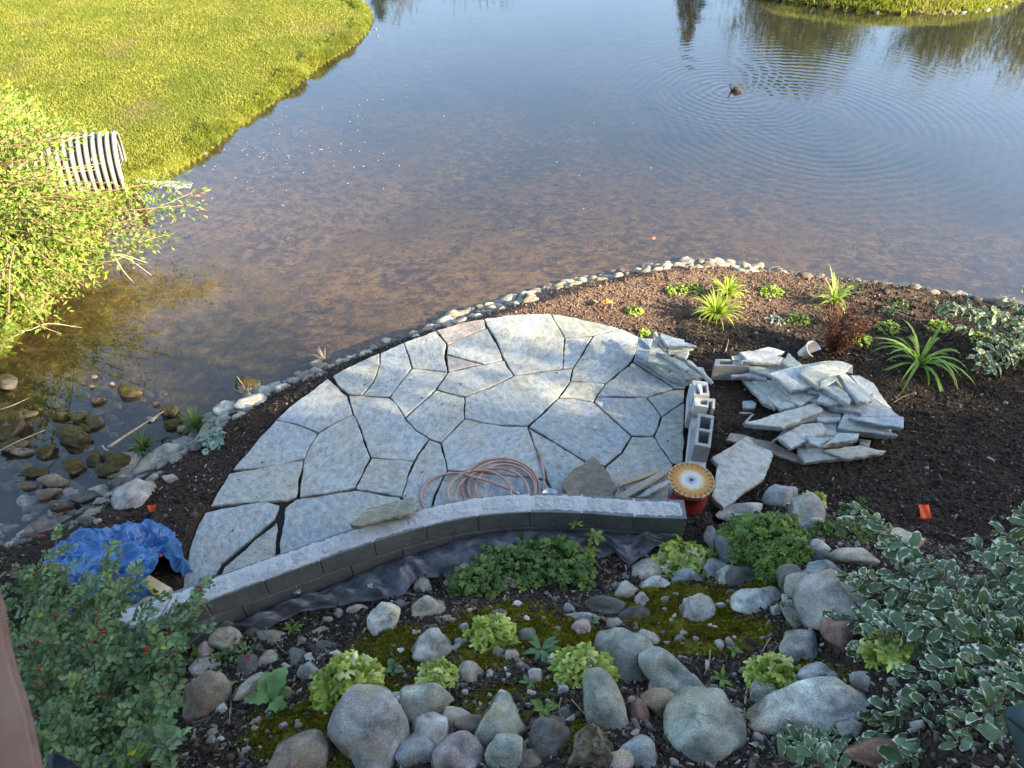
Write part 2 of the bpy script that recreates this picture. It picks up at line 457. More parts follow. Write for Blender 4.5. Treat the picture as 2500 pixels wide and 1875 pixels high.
# patio outline (top face at z = 0), traced clockwise
patio_px = [(1560,815),(1511,799),(1434,779),(1344,763),(1260,765),(1181,776),(1063,805),(985,834),(925,860),(866,887),(805,918),(715,984),(673,1022),(620,1085),(560,1153),
            (512,1236),(496,1250),(465,1326),(450,1403),(437,1480),(560,1470),(700,1440),(860,1395),(1040,1330),(1250,1300),(1460,1290),(1600,1290),(1668,1260),(1668,1130),(1672,984),(1674,930)]
patio_poly = pxl(patio_px, 0.0)

def axis(segs):
    out = [segs[0][0]]
    for a, b, s in segs:
        n = max(1, int(round((b-a)/s))); out += list(np.linspace(a, b, n+1)[1:])
    return np.array(out)
def grow(a, b, s0, g=1.12):
    v = [a]; s = s0
    while abs(v[-1]-a) < abs(b-a): v.append(v[-1]+s*np.sign(b-a)); s *= g
    return v[1:]
xs = axis([(-16, -5.4, .12), (-5.4, 7.2, .05), (7.2, 15, .13)]); xs = np.array(list(reversed(grow(-16, -300, .2, 1.16))) + list(xs) + grow(15, 300, .2, 1.16))
ys = axis([(0.2, 8.6, .05), (8.6, 24, .12)]); ys = np.array(list(reversed(grow(0.2, -60, .12, 1.16))) + list(ys) + grow(24, 600, .2, 1.14))
X, Y = np.meshgrid(xs, ys)
inN, inL, inI, inF = inside(X, Y, near_poly), inside(X, Y, lawn_poly), inside(X, Y, island_poly), inside(X, Y, far_poly)
dN, dL, dI, dF = (pdist(X, Y, p) for p in (near_poly, lawn_poly, island_poly, far_poly))
dall = np.minimum(np.minimum(dN, dL), np.minimum(dI, dF))
H = WZ - np.minimum(.03+.13*dall, .55) + .05*fbm(X*2.2, Y*2.2)       # pond bed
H = np.where(inL, WZ + np.minimum(.9*dL, .13) + .045*np.minimum(dL, 12) + .05*fbm(X*1.5, Y*1.5), H)
H = np.where(inI, WZ + np.minimum(.9*dI, .22) + .12*np.minimum(dI, 3) + .05*fbm(X*2, Y*2), H)
H = np.where(inF, WZ + np.minimum(.5*dF, .3) + .03*np.minimum(dF, 60) + .3*fbm(X*.2, Y*.2), H)
gard = WZ + np.minimum(.55*dN, .235) + .02*np.minimum(dN, 6)*(X > 1.8) + .05*fbm(X*2.5, Y*2.5) + .022*fbm(X*11, Y*11)
toe = np.interp(X, TOE[:, 0], TOE[:, 1])
bd = toe-Y
bank = np.where(bd > 0, np.minimum(.62*bd, 1.75), 0)
bank = bank + np.where(bd > 0, .11*fbm(X*1.9+5, Y*1.9)+.05*fbm(X*6, Y*6)+.02*fbm(X*17, Y*17), 0)
stream_l = np.clip((-2.9-X)/1.2, 0, 1)
lift = np.clip((bd+.35)/.3, 0, 1)*np.clip((1.75-X)/.4, 0, 1)*np.clip((X+3.4)/.5, 0, 1)*(.10+.08*np.clip((X+1.3)/1.2, 0, 1))
gard = gard + lift*(Y < 3.9) + bank*(1-.35*stream_l)
H = np.where(inN, gard, H)
inP = inside(X, Y, patio_poly); dP = pdist(X, Y, patio_poly)
H = np.where(inP, np.where(dP < .03, np.minimum(H, -.07), -.12), H)
trench = inN & ~inP & (bd < .05) & (dP < .42) & (Y < 3.9) & (X < 1.6)
H = np.where(trench, .04+.10*np.clip((X+1.3)/1.2, 0, 1)+.02*fbm(X*6, Y*6), H)

def hz(x, y):
    x = np.asarray(x, float); y = np.asarray(y, float)
    i = np.clip(np.searchsorted(xs, x)-1, 0, len(xs)-2); j = np.clip(np.searchsorted(ys, y)-1, 0, len(ys)-2)
    u = np.clip((x-xs[i])/(xs[i+1]-xs[i]), 0, 1); v = np.clip((y-ys[j])/(ys[j+1]-ys[j]), 0, 1)
    return (H[j, i]*(1-u)+H[j, i+1]*u)*(1-v)+(H[j+1, i]*(1-u)+H[j+1, i+1]*u)*v
def hit(px, py, lift=0.0):
    """first meeting of the view ray with the ground"""
    d = ray(px, py); ts = np.linspace(2.0, 26, 1600)
    P = CAM[None]+d[None]*ts[:, None]
    g = P[:, 2]-hz(P[:, 0], P[:, 1])-lift
    k = np.argmax(g < 0)
    if k == 0: return at(px, py, WZ)
    t = ts[k-1]+(ts[k]-ts[k-1])*g[k-1]/(g[k-1]-g[k]+1e-9)
    return CAM+d*t
def depth(p): return float(np.dot(np.array(p)-CAM, FWD))
def topx(P):
    P = np.atleast_2d(P)-CAM; z = P@FWD
    return 1250+F*(P@RIGHT)/z, 937.5-F*(P@UPV)/z

PX, PY = topx(np.stack([X.ravel(), Y.ravel(), H.ravel()], 1)); PX = PX.reshape(X.shape); PY = PY.reshape(X.shape)
moss = np.zeros(X.shape)
for cx, cy, rx, ry, s in [(1650,1480,170,75,1),(1350,1560,170,55,.9),(1720,1545,190,60,1),(1250,1500,120,40,.7),(960,1570,120,60,.6),(1110,1600,150,60,.7),(760,1800,170,110,.85),
                          (900,1640,120,60,.5),(1960,1650,120,50,.9),(2010,1700,70,40,.9),(1230,1720,120,60,.7),(1420,1800,70,60,.8),(1880,1440,80,40,.8),(1320,1700,80,60,.6),(980,1700,120,50,.6),
                          (1900,1720,70,40,.9),(640,1830,90,60,.4),(1150,1530,80,50,.6)]:
    e = ((PX-cx)/rx)**2+((PY-cy)/ry)**2
    moss = np.maximum(moss, s*np.clip(1.35-e, 0, 1))
moss *= (bd > .02)
dry = np.clip((Y-6.0+.25*fbm(X*2, Y*2)*3)/.8, 0, 1)*(X > -.6)*.8  # far strip paler: dry soil with the sunlight put into its colour
pathd = pdist(X, Y, pxl([(1200,765),(1330,735),(1450,702),(1560,682),(1700,668),(1850,672)], -.03), False)
dry = np.maximum(dry, np.clip(1-pathd/.28, 0, 1)*.95)*(1-np.clip((X-3.0)/1.5, 0, .6))  # sunlit path brightened in the colour the same way
gx, gy = PX, PY
green = np.clip(1-((X+4.3)/2.1)**2-((Y-5.6)/3.3)**2, 0, 1)**.5
green = np.maximum(green, np.clip(1-dL/.8, 0, 1)*.8)
bed_shade = np.clip((Y-7.6+.35*(X-1.5)*(X > 1.5)+.9*fbm(X*.5, Y*.5))/6.0, 0, 1)**.8*.95  # darkening of deep water, painted onto the bed with distance
bed_shade = np.maximum(bed_shade, np.clip((5.6-Y+.25*(X+3))/1.2, 0, .65)*(X < -1.5))  # shade over the left stream, painted onto the bed

def zone(name, mask, mat, attrs=None):
    m = mask[:-1, :-1]*1+mask[1:, :-1]+mask[:-1, 1:]+mask[1:, 1:]
    return m
idx = np.arange(X.size).reshape(X.shape)
Q = np.stack([idx[:-1, :-1], idx[:-1, 1:], idx[1:, 1:], idx[1:, :-1]], 2)
cx_, cy_ = (X[:-1, :-1]+X[1:, 1:])/2, (Y[:-1, :-1]+Y[1:, 1:])/2
zl = [('garden_soil', inside(cx_, cy_, near_poly)), ('lawn', inside(cx_, cy_, lawn_poly)), ('grassy_island', inside(cx_, cy_, island_poly)), ('far_bank', inside(cx_, cy_, far_poly))]
used = np.zeros(cx_.shape, bool)
zones = []
for n, m in zl: m = m & ~used; used |= m; zones.append((n, m))
zones.append(('pond_bed', ~used))
M_SOIL, M_BED, M_LAWN = m_soil(), m_bed(), m_lawn()
zm = {'garden_soil': M_SOIL, 'lawn': M_LAWN, 'grassy_island': M_LAWN, 'far_bank': M_LAWN, 'pond_bed': M_BED}
VG = np.stack([X.ravel(), Y.ravel(), H.ravel()], 1)
for n, m in zones:
    q = Q[m]; u, inv = np.unique(q.ravel(), return_inverse=True)
    o = obj(n, VG[u], inv.reshape(-1, 4), zm[n], smooth=True)
    tag(o, kind='structure')
    for an, arr in (('moss', moss), ('dry', dry), ('green', green), ('bed_shade', bed_shade)):
        a = o.data.attributes.new(an, 'FLOAT', 'POINT'); a.data.foreach_set('value', arr.ravel()[u].astype(np.float32))
wv = np.array([[-300, -2, WZ], [300, -2, WZ], [300, 300, WZ], [-300, 300, WZ]])
water = tag(obj('water', wv, [(0, 1, 2, 3)], m_water()), kind='structure')
# ------------------------------------------------------------------ slabs of stone
M_FLAG = m_slate('flagstone_surface', (.315, .335, .335), (.36, .335, .25), .75, .75)
M_PINK = m_slate('rusty_flagstone_surface', (.30, .265, .245), (.34, .25, .18), .7, .6)
M_PILE = m_slate('broken_stone_surface', (.40, .425, .42), (.40, .37, .27), .55, .5)
M_DARKSLAB = m_slate('dark_crusted_stone', (.15, .135, .115), (.22, .18, .13), .8, 1.2, vein=0)
M_CONC = m_concrete('grey_concrete', (.31, .32, .31))
M_CONCW = m_concrete('pale_concrete', (.42, .43, .42), .35, .4)
M_MORT = m_concrete('rough_mortar', (.40, .42, .42), .9, .8)

def poly_area(P): x, y = P[:, 0], P[:, 1]; return .5*np.sum(x*np.roll(y, -1)-np.roll(x, -1)*y)
def smooth_ring(P, step=.04, jit=.004, r=None, soften=1):
    out = []
    for i in range(len(P)):
        a, b = P[i], P[(i+1) % len(P)]; L = np.linalg.norm(b-a); n = max(1, int(L/step))
        for k in range(n): out.append(a+(b-a)*k/n)
    out = np.array(out)
    r = r or rng
    off = r.normal(0, 1, len(out)); off = (off+np.roll(off, 1)+np.roll(off, -1))/3
    t = np.roll(out, -1, 0)-np.roll(out, 1, 0); t /= np.linalg.norm(t, axis=1, keepdims=True)+1e-9
    nn = np.stack([t[:, 1], -t[:, 0]], 1)
    return out+nn*off[:, None]*jit*1.7
def inset(P, d):
    """move ring inwards (ccw ring) by d using edge normals"""
    n = len(P); t = np.roll(P, -1, 0)-P; t /= np.linalg.norm(t, axis=1, keepdims=True)+1e-9
    nn = np.stack([-t[:, 1], t[:, 0]], 1); m = nn+np.roll(nn, 1, 0); l = np.linalg.norm(m, axis=1, keepdims=True)
    m = m/np.maximum(l, .3); c = np.clip(np.sum(m*nn, 1), .45, 1)
    return P+m*(d/c)[:, None]

def slab_mesh(P2, th, lift=0.0, r=None, jit=.004, gap=0.0, step=.04, under=None, rough=.0):
    """P2 ring in a local plane (u,v); returns verts in (u,v,w): bevelled, slightly uneven rim"""
    P2 = np.array(P2)
    if poly_area(P2) < 0: P2 = P2[::-1]
    if gap: P2 = inset(P2, gap)
    ring = smooth_ring(P2, step, jit, r)
    r = r or rng
    n = len(ring)
    top = inset(ring, .007); mid = ring; low = inset(ring, -.003+0*ring[:, 0].mean()); bot = inset(ring, .006)
    e = lambda s: r.normal(0, s, n)
    V = [np.c_[top, lift+e(.0008)], np.c_[mid, lift-.008+e(.0015)], np.c_[inset(mid, .002)+r.normal(0, rough+.001, (n, 2)), lift-th*.5+e(.002)], np.c_[bot, np.full(n, lift-th)]]
    V = np.vstack(V); Fs = [tuple(range(n))]
    for k in range(3):
        for i in range(n):
            j = (i+1) % n; Fs.append((k*n+i, (k+1)*n+i, (k+1)*n+j, k*n+j))
    Fs.append(tuple(3*n+i for i in range(n))[::-1])
    return V, Fs

# the patio: a bed of dark grit with the fitted flagstones as its children
bedP = np.array(patio_poly)
if poly_area(bedP) < 0: bedP = bedP[::-1]
bedP = inset(bedP, .02)
n_ = len(bedP)
patio = obj('patio', np.vstack([np.c_[bedP, np.full(n_, -.038)], np.c_[bedP, np.full(n_, -.11)]]), [tuple(range(n_))]+[(i, i+n_, (i+1) % n_+n_, (i+1) % n_) for i in range(n_)],
            m_plain('black_joint_grit', (.018, .017, .016), .95, .5, 60, .6))
tag(patio, kind='structure')
FS = [
 ([(498,1250),(588,1232),(650,1224),(682,1233),(671,1266),(605,1322),(540,1375),(500,1450),(440,1480),(450,1403),(465,1326)], 'F'),
 ([(677,1272),(673,1336),(668,1440),(515,1468),(548,1384),(607,1331)], 'F'),
 ([(722,1217),(798,1206),(867,1195),(920,1203),(975,1213),(1000,1250),(1040,1285),(1040,1330),(850,1395),(680,1445),(681,1334),(697,1239)], 'F'),
 ([(559,1156),(650,1138),(742,1121),(731,1165),(725,1213),(700,1222),(650,1224),(588,1230),(512,1237),(528,1205)], 'F'),
 ([(673,1024),(716,1033),(747,1045),(776,1058),(762,1080),(749,1104),(744,1120),(689,1134),(640,1142),(566,1147),(618,1087)], 'F'),
 ([(800,922),(820,940),(848,968),(856,992),(863,1013),(816,1033),(776,1058),(747,1045),(716,1033),(673,1024),(715,986)], 'F'),
 ([(776,1058),(816,1033),(863,1013),(881,1047),(892,1087),(905,1116),(866,1192),(798,1205),(731,1214),(734,1165),(742,1121),(749,1104),(762,1080)], 'F'),
 ([(850,964),(899,966),(951,969),(968,986),(979,1007),(990,1022),(1015,1049),(1047,1071),(1030,1094),(1011,1125),(960,1122),(905,1116),(892,1087),(881,1047),(863,1013),(856,992)], 'F'),
 ([(906,1117),(960,1122),(1011,1126),(993,1170),(981,1212),(924,1203),(867,1192)], 'F'),
 ([(809,917),(866,888),(926,860),(927,888),(913,931),(884,965),(850,962),(828,943)], 'F'),
 ([(928,861),(985,835),(997,870),(1006,896),(979,931),(952,969),(884,965),(913,931),(927,888)], 'F'),
 ([(985,835),(1063,807),(1090,840),(1086,866),(1093,907),(1050,903),(1007,897),(997,870)], 'F'),
 ([(1007,897),(1050,903),(1094,908),(1064,950),(1028,984),(988,1020),(970,990),(952,969),(979,931)], 'F'),
 ([(1063,806),(1125,787),(1181,778),(1188,800),(1140,820),(1092,842),(1082,826)], 'P'),
 ([(1092,843),(1140,820),(1190,800),(1217,848),(1230,878),(1181,889),(1135,876),(1089,864)], 'F'),
 ([(1089,865),(1135,876),(1180,889),(1135,897),(1094,907)], 'P'),
 ([(1095,908),(1180,889),(1231,879),(1255,917),(1195,946),(1135,968),(1099,961),(1066,950)], 'F'),
 ([(1181,778),(1260,767),(1344,765),(1362,796),(1378,824),(1376,860),(1374,899),(1310,907),(1255,917),(1231,879),(1210,827),(1188,795)], 'F'),
 ([(1345,765),(1398,774),(1434,781),(1513,801),(1448,819),(1409,823),(1378,824),(1362,796)], 'F'),
 ([(1378,824),(1409,823),(1447,820),(1416,874),(1399,899),(1374,899),(1376,860)], 'F'),
 ([(1448,819),(1515,801),(1560,821),(1555,852),(1543,881),(1506,913),(1478,936),(1435,932),(1393,929),(1399,899),(1420,868)], 'F'),
 ([(1134,969),(1195,946),(1255,917),(1326,907),(1398,899),(1393,930),(1363,970),(1326,1006),(1288,1039),(1224,1037),(1181,1031),(1134,1021)], 'F'),
 ([(1065,951),(1099,961),(1134,969),(1134,1021),(1105,1052),(1078,1081),(1047,1071),(1015,1049),(988,1021),(1028,984)], 'F'),
 ([(1135,1022),(1181,1031),(1224,1038),(1288,1040),(1299,1073),(1311,1101),(1334,1171),(1240,1160),(1150,1151),(1092,1148),(1085,1115),(1078,1081),(1105,1052)], 'F'),
 ([(1393,930),(1435,932),(1478,936),(1448,981),(1405,973),(1363,970)], 'F'),
 ([(1363,971),(1405,973),(1448,981),(1495,1022),(1542,1063),(1518,1102),(1477,1137),(1427,1124),(1355,1080),(1289,1042),(1326,1006)], 'F'),
 ([(1289,1043),(1355,1082),(1427,1126),(1477,1138),(1462,1205),(1458,1290),(1372,1292),(1349,1205),(1334,1171),(1311,1101),(1299,1073)], 'F'),
 ([(1542,1064),(1596,1066),(1642,1132),(1640,1200),(1640,1284),(1460,1290),(1463,1205),(1479,1139),(1518,1103)], 'F'),
 ([(1544,882),(1579,905),(1647,948),(1579,970),(1517,968),(1457,967),(1479,937),(1507,914)], 'F'),
 ([(1450,980),(1457,968),(1517,969),(1578,970),(1615,1015),(1609,1038),(1595,1064),(1542,1063),(1495,1022)], 'F'),
 ([(1579,970),(1647,949),(1673,949),(1671,980),(1644,997),(1617,1016)], 'F'),
 ([(1671,981),(1670,1060),(1668,1135),(1642,1132),(1596,1065),(1610,1038),(1617,1017),(1644,998)], 'F'),
 ([(1560,822),(1600,840),(1640,870),(1674,905),(1673,948),(1647,947),(1579,904),(1545,881),(1556,852)], 'F'),
 ([(1047,1072),(1078,1082),(1092,1148),(1080,1168),(1060,1210),(1043,1290),(1000,1252),(981,1213),(993,1170),(1011,1126)], 'F'),
 ([(1093,1149),(1150,1152),(1240,1161),(1334,1172),(1349,1205),(1372,1292),(1240,1302),(1045,1325),(1045,1285),(1062,1210),(1082,1168)], 'F'),
]
for i, (p, k) in enumerate(FS):
    r_ = np.random.default_rng(100+i)
    P2 = pxl(p, 0.0)
    V, Fs = slab_mesh(P2, .045, 0.0, r_, .0035, .0055, .035)
    V[:, 2] += r_.normal(0, .0015) + (V[:, 0]-V[:, 0].mean())*r_.normal(0, .003) + (V[:, 1]-V[:, 1].mean())*r_.normal(0, .003)
    o = obj('flagstone', V, Fs, M_PINK if k == 'P' else M_FLAG, patio)
# twigs and roots lying on the stones
def twig(pts, r, label, name='twig', cat='twig', matr=None, zoff=.006, group=None, n=6):
    P = [at(x, y, z if z is not None else 0) if z is not None else hit(x, y) for x, y, z in pts]
    P = [p+np.array([0, 0, zoff]) for p in P]
    m = MB(); C_ = catmull(P, 5); m.tube(C_, [r*(1-.6*i/len(C_)) for i in range(len(C_))], n)
    o = m.build(name, matr, None, True); tag(o, label, cat, group); return o

def slab(px, z, th=.045, tilt=(0, 0), mat=None, label='', cat='stone slab', name='stone_slab', group=None, seed=0, jit=.006, rough=.002, parent=None):
    c = np.mean(np.array(px, float), 0); p0 = at(c[0], c[1], z)
    n = np.array([-tilt[0], -tilt[1], 1.0]); n /= np.linalg.norm(n)
    W = np.array([atp(x, y, p0, n) for x, y in px])
    u = np.cross([0, 1, 0], n); u /= np.linalg.norm(u); v = np.cross(n, u)
    P2 = np.stack([(W-p0)@u, (W-p0)@v], 1)
    V, Fs = slab_mesh(P2, th, 0, np.random.default_rng(seed), jit, 0, .035, rough=rough)
    Wd = V[:, :1]*u+V[:, 1:2]*v+V[:, 2:]*n
    o = obj(name, Wd, Fs, mat or M_PILE, parent, loc=p0)
    if label: tag(o, label, cat, group)
    return o

# ------------------------------------------------------------------ curved block wall
WT = .40
near_top = catmull([at(x, y, WT)[:2] for x, y in [(1678,1266),(1560,1262),(1400,1251),(1280,1250),(1150,1262),(1000,1296),(850,1344),(700,1398),(560,1448),(420,1500),(262,1553)]], 12)
near_top = np.array(near_top)
seg = np.r_[0, np.cumsum(np.linalg.norm(np.diff(near_top, axis=0), axis=1))]
WL = seg[-1]
def wp(s):
    p = np.array([np.interp(s, seg, near_top[:, 0]), np.interp(s, seg, near_top[:, 1])])
    q = np.array([np.interp(s+.05, seg, near_top[:, 0]), np.interp(s+.05, seg, near_top[:, 1])])
    q0 = np.array([np.interp(max(s-.05, 0), seg, near_top[:, 0]), np.interp(max(s-.05, 0), seg, near_top[:, 1])])
    t = q-q0; t /= np.linalg.norm(t)
    nrm = np.array([t[1], -t[0]])
    if nrm[1] < 0: nrm = -nrm
    return p, t, nrm                       # nrm points to the patio
WTH = .19
wall = empty('block_wall', (*wp(WL/2)[0], 0), 'low curved grey concrete block retaining wall with mortar-filled top along the patio', 'wall')
def block_solid(s0, s1, z0, z1, inset_=0.0, nsub=3, name='concrete_block', mat=None, top_rec=True):
    V = []; Fs = []
    r_ = rng
    ss = np.linspace(s0, s1, nsub+1)
    pr = []
    for s in ss:
        p, t, nn = wp(s); pr.append((p+nn*inset_, p+nn*(WTH-inset_)))
    jn = r_.normal(0, .0018)
    for z in (z0, z1):
        for a, b in pr: V += [(*(a-0*jn), z), (*b, z)]
    n = len(ss); T = 2*n
    for i in range(n-1):
        Fs += [(T+2*i, T+2*i+2, T+2*i+3, T+2*i+1), (2*i, 2*i+1, 2*i+3, 2*i+2), (2*i, 2*i+2, T+2*i+2, T+2*i), (2*i+1, T+2*i+1, T+2*i+3, 2*i+3)]
    Fs += [(0, T, T+1, 1), (2*n-2, 2*n-1, T+2*n-1, T+2*n-2)]
    bm = bmesh.new(); vs = [bm.verts.new(v) for v in V]
    for f in Fs: bm.faces.new([vs[i] for i in f])
    bmesh.ops.recalc_face_normals(bm, faces=bm.faces)
    bmesh.ops.bevel(bm, geom=[e for e in bm.edges if e.calc_face_angle(0) > .9], offset=.004, segments=1, affect='EDGES')
    me = bpy.data.meshes.new(name); bm.to_mesh(me); bm.free()
    me.materials.append(mat or M_CONC)
    return obj(name, me, None, None, wall)
BL = .40
M_CONCD = m_concrete('shaded_grey_concrete', (.15, .165, .17), .5, .2)  # same concrete as the top, darkened in colour for the shaded face
for c, (z0, z1, off) in enumerate([(-.16, .005, 0), (.012, .197, .2), (.204, .392, .0)]):
    s = -off
    while s < WL:
        a, b = max(s, 0), min(s+BL-.009, WL)
        if b-a > .05: block_solid(a, b, z0+rng.normal(0, .001), z1+rng.normal(0, .001), .0+rng.uniform(0, .004), mat=M_CONCD)
        s += BL
# mortar core that shows in the joints
V = []; Fs = []
ss = np.linspace(.008, WL-.008, 60)
for s in ss:
    p, t, nn = wp(s)
    for q, z in ((p+nn*.009, -.15), (p+nn*.009, .385), (p+nn*(WTH-.009), .385), (p+nn*(WTH-.009), -.15)): V.append((*q, z))
for i in range(len(ss)-1):
    for k in range(4): Fs.append((4*i+k, 4*i+(k+1) % 4, 4*i+4+(k+1) % 4, 4*i+4+k))
Fs += [(0, 1, 2, 3), tuple(4*(len(ss)-1)+k for k in (3, 2, 1, 0))]
obj('mortar_joint', V, Fs, m_concrete('wall_mortar', (.20, .21, .21), .6, .2), wall)
# rough mortar: a skim on the top face and the trowelled core fillings
def rough_patch(s0, s1, a0, a1, z, amp, step=.009, name='core_filling', mat=None, seed=0, drop=.004):
    ns = max(4, int((s1-s0)/step)); na = max(4, int((a1-a0)/step)); V = []
    for i in range(ns+1):
        s = s0+(s1-s0)*i/ns; p, t, nn = wp(s)
        for j in range(na+1):
            a = a0+(a1-a0)*j/na; q = p+nn*a
            edge = min(i, ns-i, 2)/2*min(j, na-j, 2)/2
            zz = z+edge*amp*(fbm(np.array(q[0]*38+seed), np.array(q[1]*38), 4)*2.6+.35)-(1-edge)*drop
            V.append((*q, float(zz)))
    Fs = [(i*(na+1)+j, (i+1)*(na+1)+j, (i+1)*(na+1)+j+1, i*(na+1)+j+1) for i in range(ns) for j in range(na)]
    return obj(name, V, Fs, mat or M_MORT, wall, smooth=True)
rough_patch(.01, WL-.01, .006, WTH-.006, .394, .004, .02, 'mortar_skim', M_CONCW)
s = 0; k = 0
while s+BL < WL+.05:
    for h0, h1 in ((.035, .18), (.215, .36)):
        if s+h1 < WL-.02: rough_patch(s+h0, s+h1, .04, WTH-.035, .3965, .007, .008, seed=k*3.3); k += 1
    s += BL
# slab leaning across the wall top
slab([(854,1278),(899,1240),(982,1219),(1011,1212),(1025,1232),(1011,1248),(960,1262),(877,1283)], .475, .04, (-.05, -.25), m_slate('green_grey_slab', (.17, .18, .15), (.24, .21, .14), .8, .8),
     'loose flat stone slab resting tilted on top of the block wall', seed=3)
slab([(1676,1276),(1700,1264),(1706,1300),(1700,1340),(1684,1335)], .02, .05, (.1, .1), M_CONC, 'grey concrete footing scrap at the right foot of the block wall', 'concrete scrap', 'concrete_scrap', seed=4)

# ------------------------------------------------------------------ concrete blocks at the patio's right edge
def block_from_quad(q, z, h, holes=(), name='concrete_block', label='', mat=None, wallt=.22, group=None, base_label=True, tilt=None):
    """q: 4 pixel corners of the top face (TL,TR,BR,BL); holes: list of (u0,u1,v0,v1) fractions cut right through"""
    W = [at(x, y, z) for x, y in q]
    A, B, C_, D = W
    P = lambda u, v: (A*(1-u)+B*u)*(1-v)+(D*(1-u)+C_*u)*v
    us = sorted({0, 1, *[a for h_ in holes for a in h_[:2]]}); vs = sorted({0, 1, *[a for h_ in holes for a in h_[2:]]})
    nu, nv = len(us), len(vs); V = []
    for zz in (0, -h):
        for v in vs:
            for u in us: V.append(P(u, v)+np.array([0, 0, zz]))
    I = lambda k, j, i: k*nu*nv+j*nu+i
    solid = {}
    for j in range(nv-1):
        for i in range(nu-1):
            cu, cv = (us[i]+us[i+1])/2, (vs[j]+vs[j+1])/2
            solid[(i, j)] = not any(a < cu < b and c < cv < d for a, b, c, d in holes)
    Fs = []
    for (i, j), s_ in solid.items():
        if not s_: continue
        Fs.append((I(0, j+1, i), I(0, j+1, i+1), I(0, j, i+1), I(0, j, i)))
        Fs.append((I(1, j, i), I(1, j, i+1), I(1, j+1, i+1), I(1, j+1, i)))
        if not solid.get((i-1, j), False): Fs.append((I(0, j, i), I(1, j, i), I(1, j+1, i), I(0, j+1, i)))
        if not solid.get((i+1, j), False): Fs.append((I(0, j, i+1), I(0, j+1, i+1), I(1, j+1, i+1), I(1, j, i+1)))
        if not solid.get((i, j-1), False): Fs.append((I(0, j, i), I(0, j, i+1), I(1, j, i+1), I(1, j, i)))
        if not solid.get((i, j+1), False): Fs.append((I(0, j+1, i), I(1, j+1, i), I(1, j+1, i+1), I(0, j+1, i+1)))
    c = (A+C_)/2
    o = obj(name, np.array(V)-c, Fs, mat or M_CONC, None, loc=c)
    bm = bmesh.new(); bm.from_mesh(o.data); bmesh.ops.recalc_face_normals(bm, faces=bm.faces)
    bmesh.ops.bevel(bm, geom=[e for e in bm.edges if len(e.link_faces) == 2 and e.calc_face_angle(0) > .9], offset=.004, segments=2, affect='EDGES'); bm.to_mesh(o.data); bm.free()
    return tag(o, label, 'concrete block', group)
H2 = ((.2, .83, .1, .46), (.2, .83, .55, .9))
block_from_quad([(1684,936),(1716,940),(1712,1010),(1680,1004)], .20, .22, (), label='pale painted concrete block at the far end of the low base row', mat=M_CONCW)
block_from_quad([(1690,1007),(1738,1015),(1722,1150),(1676,1140)], .165, .2, (), label='pale concrete block on edge carrying the two-holed block', mat=M_CONCW)
block_from_quad([(1704,1007),(1744,1015),(1735,1093),(1695.5,1086)], .36, .19, H2, label='upright hollow concrete block showing two square holes beside the patio', mat=M_CONC)
block_from_quad([(1690,927),(1728,932),(1733,966),(1693,965)], .36, .16, ((.22, .48, .25, .85), (.6, .85, .3, .8)), label='broken concrete block with a stone chip lying in its opening', mat=M_CONCW)
block_from_quad([(1694,969),(1747,973),(1745,998),(1696,990)], .33, .13, ((.3, .62, .25, .72), (.68, .86, .3, 1.01)), label='broken open-ended concrete block next to the two-holed one', mat=M_CONCW)
slab([(1702,938),(1710,936),(1717,957),(1709,961)], .385, .05, (0, .1), M_CONCW, 'small concrete chip lying across the broken block', 'concrete chip', 'concrete_chip', seed=9)
block_from_quad([(1746,876),(1835,877),(1830,894),(1743,893)], .22, .19, ((.15, .5, .25, .75),), label='half-buried concrete block with one dark slot under the slab heap', mat=M_CONC)

